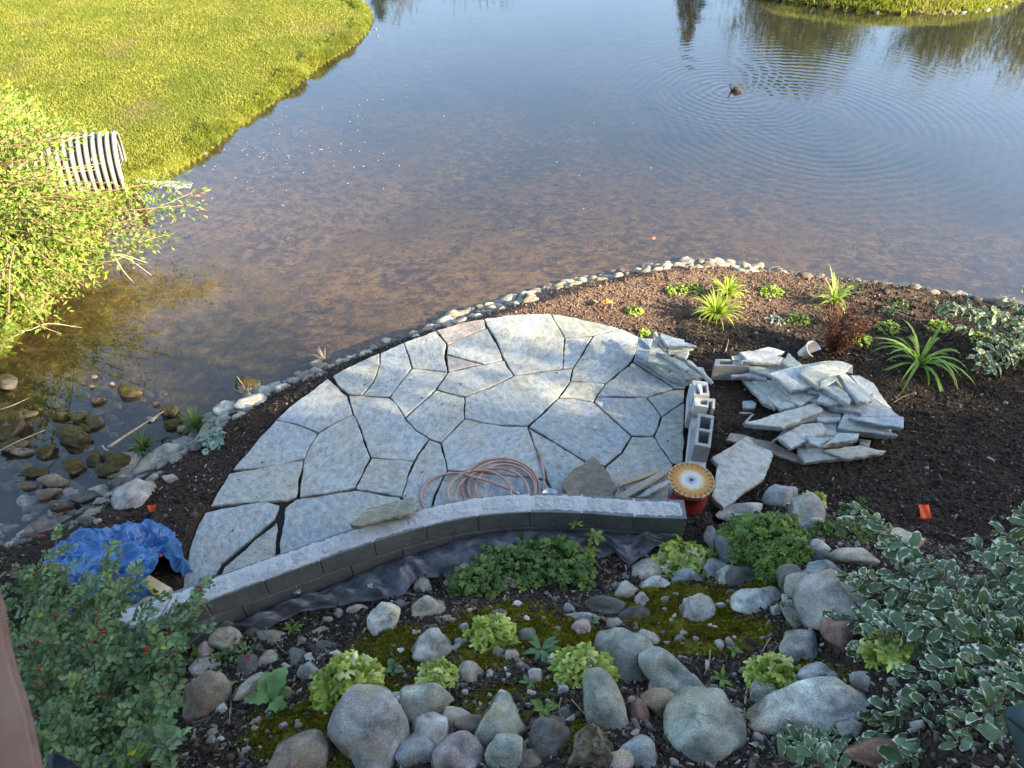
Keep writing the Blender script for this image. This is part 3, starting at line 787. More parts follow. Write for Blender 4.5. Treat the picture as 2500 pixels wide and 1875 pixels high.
# ------------------------------------------------------------------ slab stack on the patio corner
M_ = M_PILE
def Z4(pts): return [(1540+x/9.217, 790+y/9.217) for x, y in pts]
def T6(pts): return [(1600+x/3.403, 800+y/3.403) for x, y in pts]
G1 = 'broken slabs stacked on the far right corner of the patio'
G2 = 'broken flagstone slabs heaped on the soil'
for i, (pts, z, th, tl, lab) in enumerate([
 ([(100,720),(430,900),(830,1180),(1230,1330),(1500,1240),(1640,1190),(1300,880),(700,640),(140,640)], .07, .06, (0, 0), 'lowest wide slab of the corner stack with brown crust on its edge'),
 ([(190,290),(440,550),(420,870),(100,670)], .13, .04, (0, 0), 'left smooth slab of the corner stack beside the curved joint'),
 ([(190,290),(330,330),(500,330),(480,420),(435,550),(240,390)], .165, .035, (0, 0), 'small pale slab at the back left of the corner stack'),
 ([(1180,1060),(1310,1010),(1640,1190),(1500,1240),(1230,1240)], .15, .06, (0, .05), 'flat slab under the right leaning slab of the corner stack'),
 ([(420,640),(620,640),(900,830),(1190,1050),(1170,1100),(800,940),(400,840)], .20, .05, (0, -.1), 'broad slab with brown underside in the middle of the corner stack'),
 ([(550,640),(820,690),(1180,860),(1300,1030),(1190,1040),(1000,880)], .25, .04, (.1, -.15), 'long narrow slab sloping right in the corner stack'),
 ([(990,680),(1290,590),(1320,680),(1240,800)], .27, .05, (0, 0), 'speckled stub of slab sticking out right of the corner stack'),
 ([(1250,800),(1380,830),(1510,960),(1640,970),(1700,1100),(1870,1290),(1860,1340),(1600,1110),(1300,870)], .24, .05, (-.15, .2), 'long leaning slab at the right end of the corner stack'),
 ([(520,250),(620,390),(610,615),(425,625),(480,400)], .31, .05, (-.25, -.1), 'upright bright slab wedge on top of the corner stack'),
 ([(500,180),(580,165),(700,360),(820,540),(800,640),(620,390)], .34, .04, (-.3, .25), 'dark steep slab edge leaning at the top of the corner stack'),
 ([(665,190),(940,300),(1200,360),(1190,400),(1470,490),(1465,512),(1130,480),(810,487),(680,300)], .38, .035, (0, -.05), 'topmost pointed pale slab of the corner stack'),
 ([(820,560),(1240,500),(1440,520),(860,640)], .31, .045, (0, -.05), 'grey slab directly under the topmost one in the corner stack')]):
    slab(Z4(pts), z, th, tl, M_, lab, group=G1, seed=20+i, jit=.004)
PL = [
 ([(585,930),(625,870),(740,890),(1000,960),(1240,1080),(1240,1130),(900,1020),(700,960)], .06, .05, (0, 0), 'long brownish slab half under the big lone slab'),
 ([(1700,920),(1800,930),(1780,990),(1690,970)], .05, .05, (0, 0), 'small slab stub peeping out under the front of the heap'),
 ([(1180,970),(1290,975),(1400,1020),(1560,1085),(1240,1120),(1175,1040)], .11, .05, (0, 0), 'speckled slab lowest at the front of the heap'),
 ([(1390,1015),(1700,975),(1918,1020),(1600,1085),(1550,1072)], .14, .05, (.02, 0), 'pointed slab reaching furthest to the front right of the heap'),
 ([(710,415),(790,430),(870,500),(960,610),(1000,670),(900,620),(800,520)], .12, .05, (.2, -.1), 'outermost slab on the left flank of the heap'),
 ([(840,470),(900,440),(1040,480),(1170,650),(1040,680),(940,600)], .16, .05, (.2, -.1), 'curved-edge slab second from the left of the heap'),
 ([(630,390),(790,370),(925,385),(925,430),(780,410),(640,403)], .16, .045, (0, 0), 'thin spear-like slab at the upper left of the heap'),
 ([(965,955),(1080,830),(1190,800),(1130,860)], .13, .04, (0, 0), 'narrow slab poking out low on the left of the heap front'),
 ([(820,185),(940,155),(1070,195),(1000,225)], .21, .045, (0, 0), 'furthest slab behind the top of the heap'),
 ([(630,230),(720,225),(760,262),(640,262)], .235, .02, (0, 0), 'little flat chip on the concrete block'),
 ([(775,320),(900,325),(985,360),(920,388),(775,345)], .20, .045, (0, 0), 'short slab just below the concrete block'),
 ([(920,430),(1000,440),(1130,520),(1340,570),(1200,645),(1080,590)], .20, .05, (.15, -.1), 'brown stained slab under the big central slab'),
 ([(1190,500),(1330,500),(1345,590),(1200,560)], .22, .05, (0, 0), 'thick slab end in shadow under the central slabs'),
 ([(1360,640),(1500,640),(1590,680),(1545,740),(1340,740)], .16, .05, (0, 0), 'brown slab deep in the hollow of the heap'),
 ([(1340,745),(1545,738),(1530,775),(1350,775)], .20, .05, (0, 0), 'small oblong slab in front of the heap hollow'),
 ([(1370,790),(1510,790),(1500,890),(1400,890)], .15, .05, (0, 0), 'slab lying low between the front slabs'),
 ([(735,790),(1340,615),(1400,680),(1360,700),(1140,790),(1060,820),(930,812)], .23, .055, (0, -.04), 'long pointed slab sweeping left across the heap'),
 ([(1020,905),(1210,795),(1390,785),(1430,850),(1290,930),(1130,995),(1080,960)], .20, .045, (0, 0), 'smooth blue-grey slab at the front left of the heap'),
 ([(1255,890),(1440,930),(1370,985),(1400,1010),(1290,960)], .235, .035, (.1, 0), 'thin chipped slab under the front cut slab'),
 ([(1375,985),(1530,870),(1698,878),(1690,925),(1470,955)], .28, .05, (0, 0), 'clean cut pale slab on top at the front of the heap'),
 ([(1600,640),(1700,720),(1760,760),(2020,885),(2012,900),(1505,830),(1540,770)], .19, .05, (0, 0), 'wide slab under the spotted slab at the right of the heap'),
 ([(1640,600),(1810,590),(1930,660),(2035,735),(1880,742),(1720,735)], .22, .05, (0, .05), 'spotted slab between the two right hand slabs of the heap'),
 ([(1620,395),(1700,390),(1820,460),(1880,560),(1975,680),(1900,650),(1790,580),(1700,500)], .23, .045, (-.2, 0), 'tan long slab on the right rear shoulder of the heap'),
 ([(1610,745),(1750,740),(2065,737),(2060,835),(1900,808),(1690,772)], .27, .05, (0, 0), 'wedge-shaped slab with black spots at the right end of the heap'),
 ([(690,200),(930,185),(1065,245),(1045,290),(690,278),(745,262)], .275, .045, (0, 0), 'flat pale slab laid over the concrete block'),
 ([(1105,205),(1215,300),(1100,330),(1045,285)], .26, .06, (.2, -.2), 'triangular slab standing up behind the heap'),
 ([(1500,275),(1560,280),(1640,310),(1640,380),(1570,370)], .24, .05, (0, 0), 'dark ended slab at the rear of the heap'),
 ([(925,378),(1210,305),(1445,268),(1550,275),(1480,400),(1310,490),(1130,520),(1040,440)], .30, .04, (0, -.02), 'largest blue-grey slab across the middle of the heap'),
 ([(1215,340),(1445,270),(1560,280),(1620,310),(1600,350),(1370,440),(1365,500),(1290,450),(1195,385)], .345, .04, (0, 0), 'ragged slab lying on the largest slab of the heap'),
 ([(1370,440),(1485,390),(1515,420),(1400,490),(1365,500)], .365, .03, (.1, 0), 'small shard on the ragged slab at the top of the heap'),
 ([(1520,385),(1580,375),(1700,480),(1780,560),(1815,530),(1810,600),(1690,610),(1600,500)], .33, .05, (-.15, -.05), 'notched thick slab pointing down right from the heap top'),
 ([(1390,530),(1500,590),(1560,630),(1440,640),(1340,605)], .28, .04, (0, 0), 'bluish slab under the rough cream slab at the centre'),
 ([(1390,480),(1490,475),(1600,540),(1635,600),(1610,640),(1500,570),(1385,505)], .33, .045, (-.1, -.05), 'rough cream-coloured slab at the very centre of the heap'),
 ([(465,1080),(610,990),(770,895),(820,960),(960,1020),(975,1060),(930,1180),(905,1255),(690,1400),(570,1500),(480,1400),(520,1140)], .16, .06, (.0, .06), 'big lone many-sided slab leaning in front of the heap beside the bucket'),
 ([(720,605),(800,600),(845,625),(830,665),(730,665)], .05, .06, (0, 0), 'small split stone lump left of the heap'),
 ([(690,700),(800,700),(800,708),(700,710)], .02, .02, (0, 0), 'thin white stone sliver on the soil left of the heap'),
 ([(720,800),(745,770),(815,705),(825,720),(760,790)], .03, .03, (0, 0), 'narrow bluish stone splinter at the tip of the long pointed slab')]
for i, (pts, z, th, tl, lab) in enumerate(PL):
    slab(T6(pts), z, th, tl, M_PINK if 'brownish' in lab else M_, lab, group=G2, seed=60+i, jit=.005)
# lower layers of the heap, mostly hidden, that carry the slabs above
for i, (pts, z) in enumerate([([(800,440),(1150,420),(1330,560),(1150,680),(950,600)], .13), ([(1000,420),(1550,380),(1600,520),(1350,620),(1100,560)], .22), ([(1420,520),(1800,480),(1950,690),(1600,720)], .15),
      ([(1100,680),(1550,640),(1560,780),(1100,850)], .12), ([(1550,720),(1980,760),(1960,900),(1560,850)], .13), ([(1180,840),(1600,820),(1650,960),(1250,1000)], .13),
      ([(1450,430),(1700,500),(1700,700),(1450,650)], .24), ([(720,255),(1080,250),(1100,400),(800,380)], .17), ([(1250,420),(1500,420),(1500,560),(1280,540)], .27), ([(900,780),(1400,660),(1380,760),(1050,820)], .17)]):
    slab(T6(pts), z, .06, (0, 0), M_, 'slab hidden in the lower layers of the heap', group='slabs buried inside the heap', seed=120+i)

# ------------------------------------------------------------------ things on the patio
# dark crusted rock behind the wall
slab([(1447,1112),(1464,1121),(1475,1137),(1488,1147),(1499,1175),(1507,1186),(1500,1212),(1490,1250),(1400,1252),(1384,1215),(1375,1191),(1379,1165),(1401,1147),(1428,1123)], .15, .14, (.02, .12), M_DARKSLAB,
     'dark brown rough angular rock on the patio beside the hose', 'rock', 'rough_rock', seed=5, jit=.012, rough=.006)
M_WOOD = m_plain('raw_pale_timber', (.38, .30, .19), .8, .3, 40, .3)
M_WOODG = m_plain('weathered_grey_timber', (.33, .30, .25), .85, .3, 40, .3)
slab([(1509,1178),(1612,1143),(1625,1148),(1512,1187)], .06, .035, (0, 0), M_WOOD, 'thin new timber batten lying rearmost beside the bucket', 'timber offcut', 'timber_offcut', 'timber offcuts beside the bucket', 6, .0015, 0)
slab([(1521,1188),(1585,1158),(1606,1166),(1536,1212)], .03, .03, (0, 0), M_WOODG, 'short dull timber offcut between the two longer ones', 'timber offcut', 'timber_offcut', 'timber offcuts beside the bucket', 7, .0015, 0)
slab([(1500,1222),(1503,1208),(1640,1134),(1645,1144),(1534,1214),(1524,1228)], .085, .04, (0, 0), M_WOODG, 'long wide grey board slanting up to the bucket', 'timber offcut', 'timber_offcut', 'timber offcuts beside the bucket', 8, .0015, 0)
slab([(1552,1214),(1618,1171),(1638,1168),(1627,1183),(1584,1210)], .05, .02, (0, .1), M_PILE, 'white curved stone shard between the boards and the bucket', 'stone shard', 'stone_shard', None, 9)
# pieces of crumpled masking paper on the corner stack
def crumple(px, py, z, w, label, mat, seed, name='crumpled_paper', cat='paper scrap'):
    r_ = np.random.default_rng(seed); n = 7; V = []; p = at(px, py, z)
    for i in range(n):
        for j in range(n):
            V.append(((i/(n-1)-.5)*w*(1+.3*r_.normal(0, .3)), (j/(n-1)-.5)*w*.8*(1+.3*r_.normal(0, .3)), abs(r_.normal(0, w*.16))))
    Fs = [(i*n+j, (i+1)*n+j, (i+1)*n+j+1, i*n+j+1) for i in range(n-1) for j in range(n-1)]
    return tag(obj(name, V, Fs, mat, None, loc=p), label, cat)
crumple(1638, 905, .14, .11, 'crumpled cream paper scrap stuck in the corner slab stack', m_plain('cream_paper', (.50, .42, .27), .9), 3)

# bucket with a saw blade lying on it as a lid
bc = at(1688, 1172, .40); BR = 55.5/F*depth(bc)
bucket = empty('bucket', (bc[0], bc[1], 0.0), 'red plastic bucket standing at the right end of the block wall', 'bucket')
t = NT('scuffed_red_plastic')
n = t.noise(9, t.ob(), 6, .7)
c = t.mix(t.ramp(n, [(.35, 0.0), (.62, 1.0)]), (.22, .022, .014), (.36, .045, .028))
c = t.mix(t.ramp(t.noise(22, t.mapping(t.ob(), (1, 1, .25)), 6, .75), [(.6, 0.0), (.72, .55)]), c, (.36, .26, .24))
M_RED = t.bsdf(c, .45, t.bump(n, .15, .01), 0, .45)
m = MB(); ns = 40
prof = [(.80, -.05), (.83, .10), (.86, .25), (.885, .335), (.92, .338), (.92, .352), (.89, .355), (.90, .385), (.93, .387), (.93, .395), (.87, .395), (.83, .2), (.78, -.03)]
V = [(BR*r_*math.cos(2*math.pi*j/ns), BR*r_*math.sin(2*math.pi*j/ns), z) for r_, z in prof for j in range(ns)]
m.add(V, [(i*ns+j, i*ns+(j+1) % ns, (i+1)*ns+(j+1) % ns, (i+1)*ns+j) for i in range(len(prof)-1) for j in range(ns)]+[tuple(range(ns))[::-1]])
o = m.build('bucket_body', M_RED, None, True); o.location = (bc[0], bc[1], 0)
COL.objects.unlink(o); link(o, bucket)
m = MB(); m.tube([(bc[0]+BR*.93*math.cos(a), bc[1]+BR*.93*math.sin(a), .34-.22*math.sin((a-3.5)/(5.9-3.5)*math.pi)) for a in np.linspace(3.5, 5.9, 24)], .0025, 6)
m.build('wire_handle', m_plain('steel_wire', (.3, .3, .3), .4, .2, 20, 0, .8), bucket, True)
# white drips on the lip
m = MB()
for a, l in ((3.3, .10), (3.42, .14), (3.55, .08), (3.2, .12), (5.1, .03)):
    ca, sa = math.cos(a), math.sin(a)
    m = MB(); m.tube([(bc[0]+BR*.945*ca, bc[1]+BR*.945*sa, .39), (bc[0]+BR*.90*ca, bc[1]+BR*.90*sa, .35-l)], [.010, .003], 5)
    m.build('dried_mortar_drip', M_MORT, bucket, True)
blade = empty('saw_blade', (bc[0], bc[1], .40), 'orange round diamond saw blade with slotted rim lying on the red bucket', 'saw blade')
NSEG = 24; V = []; Fs = []
rr = [0.06, .35, .7, .90]
t = NT('orange_blade_paint')
sp = t.n.new('ShaderNodeVectorMath'); sp.operation = 'LENGTH'; t.L(t.ob(), sp.inputs[0])
d = t.math('DIVIDE', sp.outputs['Value'], BR)
d = t.math('ADD', d, t.math('MULTIPLY', t.math('SUBTRACT', t.noise(22, t.ob(), 5, .7), .5), .28))
nn = t.noise(70, t.ob(), 5, .75)
c = t.ramp(d, [(.04, (.16, .10, .12)), (.14, (.30, .29, .36)), (.34, (.50, .52, .50)), (.48, (.50, .44, .28)), (.62, (.42, .23, .06)), (1.0, (.36, .17, .04))])
c = t.mix(.6, c, t.ramp(nn, [(.3, .65), (.7, 1.25)]), 'MULTIPLY')
M_BLADE = t.bsdf(c, .6, t.bump(nn, .2, .003), 0, .4)
na = NSEG*4
def ringpts(r_, z, r2=None):
    return [(BR*(r_ if (r2 is None or j % 4) else r2)*math.cos(2*math.pi*j/na), BR*(r_ if (r2 is None or j % 4) else r2)*math.sin(2*math.pi*j/na), z) for j in range(na)]
V = ringpts(.05, .002)+ringpts(.9, .002)+ringpts(1.0, .002, .955)+ringpts(1.0, -.0025, .955)+ringpts(.05, -.0025)
Fs = [(k*na+j, (k+1)*na+j, (k+1)*na+(j+1) % na, k*na+(j+1) % na) for k in range(4) for j in range(na)]+[(4*na+j, j, (j+1) % na, 4*na+(j+1) % na) for j in range(na)]
o = obj('blade_disc', [(a, b, c_) for a, b, c_ in V], Fs, M_BLADE, None, loc=(bc[0], bc[1], .40)); COL.objects.unlink(o); link(o, blade)
M_SLOT = m_plain('dark_slot', (.035, .02, .015), .9)
m = MB()
for k in range(NSEG*1):
    a = 2*math.pi*(k+.12)/NSEG; ca, sa = math.cos(a), math.sin(a)
    R = np.array([[ca, -sa, 0], [sa, ca, 0], [0, 0, 1]])
    for q in range(5): m.box(np.array([bc[0], bc[1], .4035])+R @ np.array([BR*(.80+.036*q), .0, 0]), (BR*.028, .0036, .0022), R)
m.build('rim_slot', M_SLOT, blade)['kind'] = 'stuff'
m = MB()
for k in range(NSEG):
    a = 2*math.pi*(k+.5)/NSEG; ca, sa = math.cos(a), math.sin(a); R = np.array([[ca, -sa, 0], [sa, ca, 0], [0, 0, 1]])
    m.box(np.array([bc[0], bc[1], .3998])+R @ np.array([BR*.985, 0, 0]), (BR*.04, BR*.205, .011), R)
m.build('diamond_segment', m_plain('pale_cut_segment', (.45, .34, .2), .7), blade)['kind'] = 'stuff'
m = MB(); m.tube([(bc[0], bc[1], .4025), (bc[0], bc[1], .4045)], .012, 16); m.build('arbor_hole', M_SLOT, blade)

# garden hose: one continuous path
def Z7(x, y, z=.012): return at(1000+x/6.144, 1100+y/6.144, z)
pts = [Z7(1960,125), Z7(2000,280), Z7(2018,420), Z7(2010,560), Z7(1990,700), Z7(1930,860), Z7(1800,960)]
loops = [(1350,570,600,465), (1352,562,550,425), (1400,575,488,388), (1410,600,395,352), (1050,640,470,345)]
steps = 26
for li, (cx, cy, rx, ry) in enumerate(loops):
    nx = loops[min(li+1, len(loops)-1)]
    for k in range(steps):
        f = k/steps; s = f*f*(3-2*f)
        a = math.radians(60)-2*math.pi*f
        c_ = [(1-s)*p+s*q for p, q in zip((cx, cy, rx, ry), nx)]
        pts.append(Z7(c_[0]+c_[2]*math.cos(a), c_[1]+c_[3]*math.sin(a), .012+.013*li+.004*math.sin(a*2+li)))
pts += [Z7(1100,975,.05), Z7(700,1010,.03), Z7(400,960,.015), Z7(240,880,.012), Z7(170,700,.012), Z7(240,500,.012), Z7(440,375,.014), Z7(700,340,.03), Z7(900,378,.07), Z7(1150,448,.075), Z7(1400,545,.06), Z7(1610,640,.04)]
t = NT('faded_pink_rubber')
c = t.mix(t.ramp(t.noise(12, None, 5, .6), [(.35, 0.0), (.65, 1.0)]), (.30, .175, .135), (.42, .28, .23))
M_HOSE = t.bsdf(c, .6, None, 0, .35)
hose = empty('garden_hose', pts[60].tolist(), 'coiled faded pink-brown garden hose lying on the patio behind the wall', 'garden hose')
m = MB(); m.tube(catmull(pts, 3), .0112, 8); m.build('hose_tube', M_HOSE, hose, True)
M_BRASS = m_plain('dull_brass', (.25, .2, .1), .4, .3, 60, .1, .8); M_BLK = m_plain('black_plastic', (.02, .02, .022), .45)
m = MB(); m.tube([Z7(1962,135,.014), Z7(1948,90,.014)], .0125, 10); m.tube([Z7(1948,90,.014), Z7(1936,50,.014)], .0155, 10); m.tube([Z7(1936,50,.014), Z7(1925,15,.014)], .011, 10); m.build('brass_coupling', M_BRASS, hose, True)
m = MB(); m.tube([Z7(1610,640,.04), Z7(1650,655,.04)], .0135, 10); m.build('steel_ferrule', m_plain('ferrule_steel', (.5, .5, .5), .35, .1, 10, 0, .9), hose, True)
m = MB(); m.tube([Z7(1650,655,.04), Z7(1690,662,.042), Z7(1740,690,.04)], [.013, .017, .011], 10); m.build('black_nozzle', M_BLK, hose, True)
# round metal dish behind the hose
dc = at(1342, 1212, .05); dish = empty('metal_dish', dc, 'round shallow metal dish holding scraps between the hose and the dark rock', 'dish')
V = []; Fs = []; ns = 28
for r_, z in ((.001, .0), (.058, .002), (.066, .018), (.072, .019), (.068, .0), (.001, -.004)):
    V += [(dc[0]+r_*math.cos(2*math.pi*j/ns), dc[1]+r_*math.sin(2*math.pi*j/ns), dc[2]+z) for j in range(ns)]
Fs = [(i*ns+j, i*ns+(j+1) % ns, (i+1)*ns+(j+1) % ns, (i+1)*ns+j) for i in range(5) for j in range(ns)]
obj('dish_body', V, Fs, m_plain('brushed_steel', (.5, .53, .55), .35, .15, 30, .1, .7), dish, True)
m = MB(); m.tube([at(1318,1205,.06), at(1330,1196,.066), at(1341,1192,.066), at(1342,1204,.066)], .0018, 5); m.build('wire_clip', M_CONCW, dish)
m = MB(); m.box(at(1350,1208,.068), (.05, .016, .01), None); m.box(at(1362,1206,.07), (.03, .01, .012)); m.build('rusty_scrap', m_plain('rust', (.12, .05, .03), .9), dish)
TW = {'g': 'grey', 'gg': 'greenish', 'b': 'bluish', 'w': 'pale', 'br': 'brown', 'rd': 'reddish', 'dk': 'dark', 'tn': 'tan', 'pk': 'pinkish', 'bl': 'cream'}
# ------------------------------------------------------------------ rocks
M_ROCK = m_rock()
def ico(sub):
    bm = bmesh.new(); bmesh.ops.create_icosphere(bm, subdivisions=sub, radius=1)
    V = np.array([v.co[:] for v in bm.verts]); Fs = np.array([[v.index for v in f.verts] for f in bm.faces]); bm.free(); return V, Fs
ICO = {k: ico(k) for k in (2, 3, 4, 5)}
def rock_mesh(seed, sub, ang):
    """ang 0 = river-rounded, 1 = angular"""
    r_ = np.random.default_rng(seed); V, Fs = ICO[sub]; d = V.copy()
    rad = np.ones(len(V)); k = 10 if ang < .5 else 14
    for i in range(k):
        n = r_.normal(size=3); n /= np.linalg.norm(n)
        if ang > .5: n[2] *= 1.0
        o = r_.uniform(.62, .93) if ang < .5 else r_.uniform(.55, .9)
        c = d@n; lim = np.where(c > .05, o/np.maximum(c, .05), 9)
        s = 24 if ang < .5 else 50                              # soft minimum
        rad = -np.log(np.exp(-s*rad)+np.exp(-s*np.minimum(lim, 3)))/s
    off = r_.uniform(0, 50, 3)
    a1, a2 = (.15, .028) if ang < .5 else (.15, .06)
    nz = np.array([mnoise.noise(Vector(v*1.1+off)) for v in d])*a1*1.6+np.array([mnoise.fractal(Vector(v*3.4+off), 1.0, 2.1, 3) for v in d])*a2
    if seed % 3 == 0:                                           # a crease running over the stone
        n = r_.normal(size=3); n /= np.linalg.norm(n)
        cr = np.abs(d@n-.1+.12*np.array([mnoise.noise(Vector(v*2+off)) for v in d]))
        nz = nz-.05*np.exp(-(cr/.05)**2)
    P = d*(rad+nz)[:, None]
    P /= np.abs(P).max(0)
    me = mesh_np('rock', P, Fs, True); me.materials.append(M_ROCK)
    return me
ROUND = [rock_mesh(10+i, 4, 0) for i in range(9)]
ANG = [rock_mesh(40+i, 4, 1) for i in range(8)]
SROUND = [rock_mesh(70+i, 3, 0) for i in range(8)]
SANG = [rock_mesh(90+i, 3, 1) for i in range(8)]
TINT = {'g': (.29, .28, .25), 'gg': (.27, .285, .235), 'b': (.25, .26, .25), 'w': (.44, .45, .40), 'br': (.20, .165, .125), 'rd': (.23, .145, .115), 'dk': (.11, .105, .095),
        'tn': (.34, .30, .23), 'pk': (.33, .28, .26), 'bl': (.48, .42, .31)}
def rock(px, py, w, h, ang=0, tint='g', shape='r', label=None, group=None, name='rock', moss=0, cat='rock', emb=.5, thick=.72, seed=None, P=None, flat=.55):
    p = hit(px, py) if P is None else np.array(P)
    D = depth(p); a = w/2/F*D; b = h/2/F*D; c = max(min(a, b)*thick, .012)
    view = (CAM-p); view /= np.linalg.norm(view)
    n = view*(1-flat)+np.array([0, 0, 1.0])*flat; n /= np.linalg.norm(n)
    th = math.radians(ang); u = RIGHT*math.cos(th)+UPV*math.sin(th)
    u = u-n*np.dot(u, n); u /= np.linalg.norm(u); v = np.cross(n, u)
    vv = UPV*math.cos(th)-RIGHT*math.sin(th)
    b = b/max(.6, abs(np.dot(v, vv)))
    big = w > 60; k_ = 1.2 if w < 100 else 1.06
    lst = (ROUND if big else SROUND) if shape == 'r' else (ANG if big else SANG)
    s_ = seed if seed is not None else rnd.randrange(1000)
    me = lst[s_ % len(lst)]
    o = bpy.data.objects.new(name, me)
    rv = (p-CAM)/np.linalg.norm(p-CAM)
    o.matrix_world = Matrix.LocRotScale(Vector((p-rv*c*emb).tolist()), Matrix([[u[i], v[i], n[i]] for i in range(3)]).to_quaternion(), Vector((a*k_, b*k_, c*k_)))
    t_ = np.array(TINT[tint.strip('!')])*(.74 if '!' in tint else 1)*rnd.uniform(.88, 1.12)
    o.color = (*t_.tolist(), moss)
    COL.objects.link(o)
    if label: tag(o, label, cat, group)
    return o
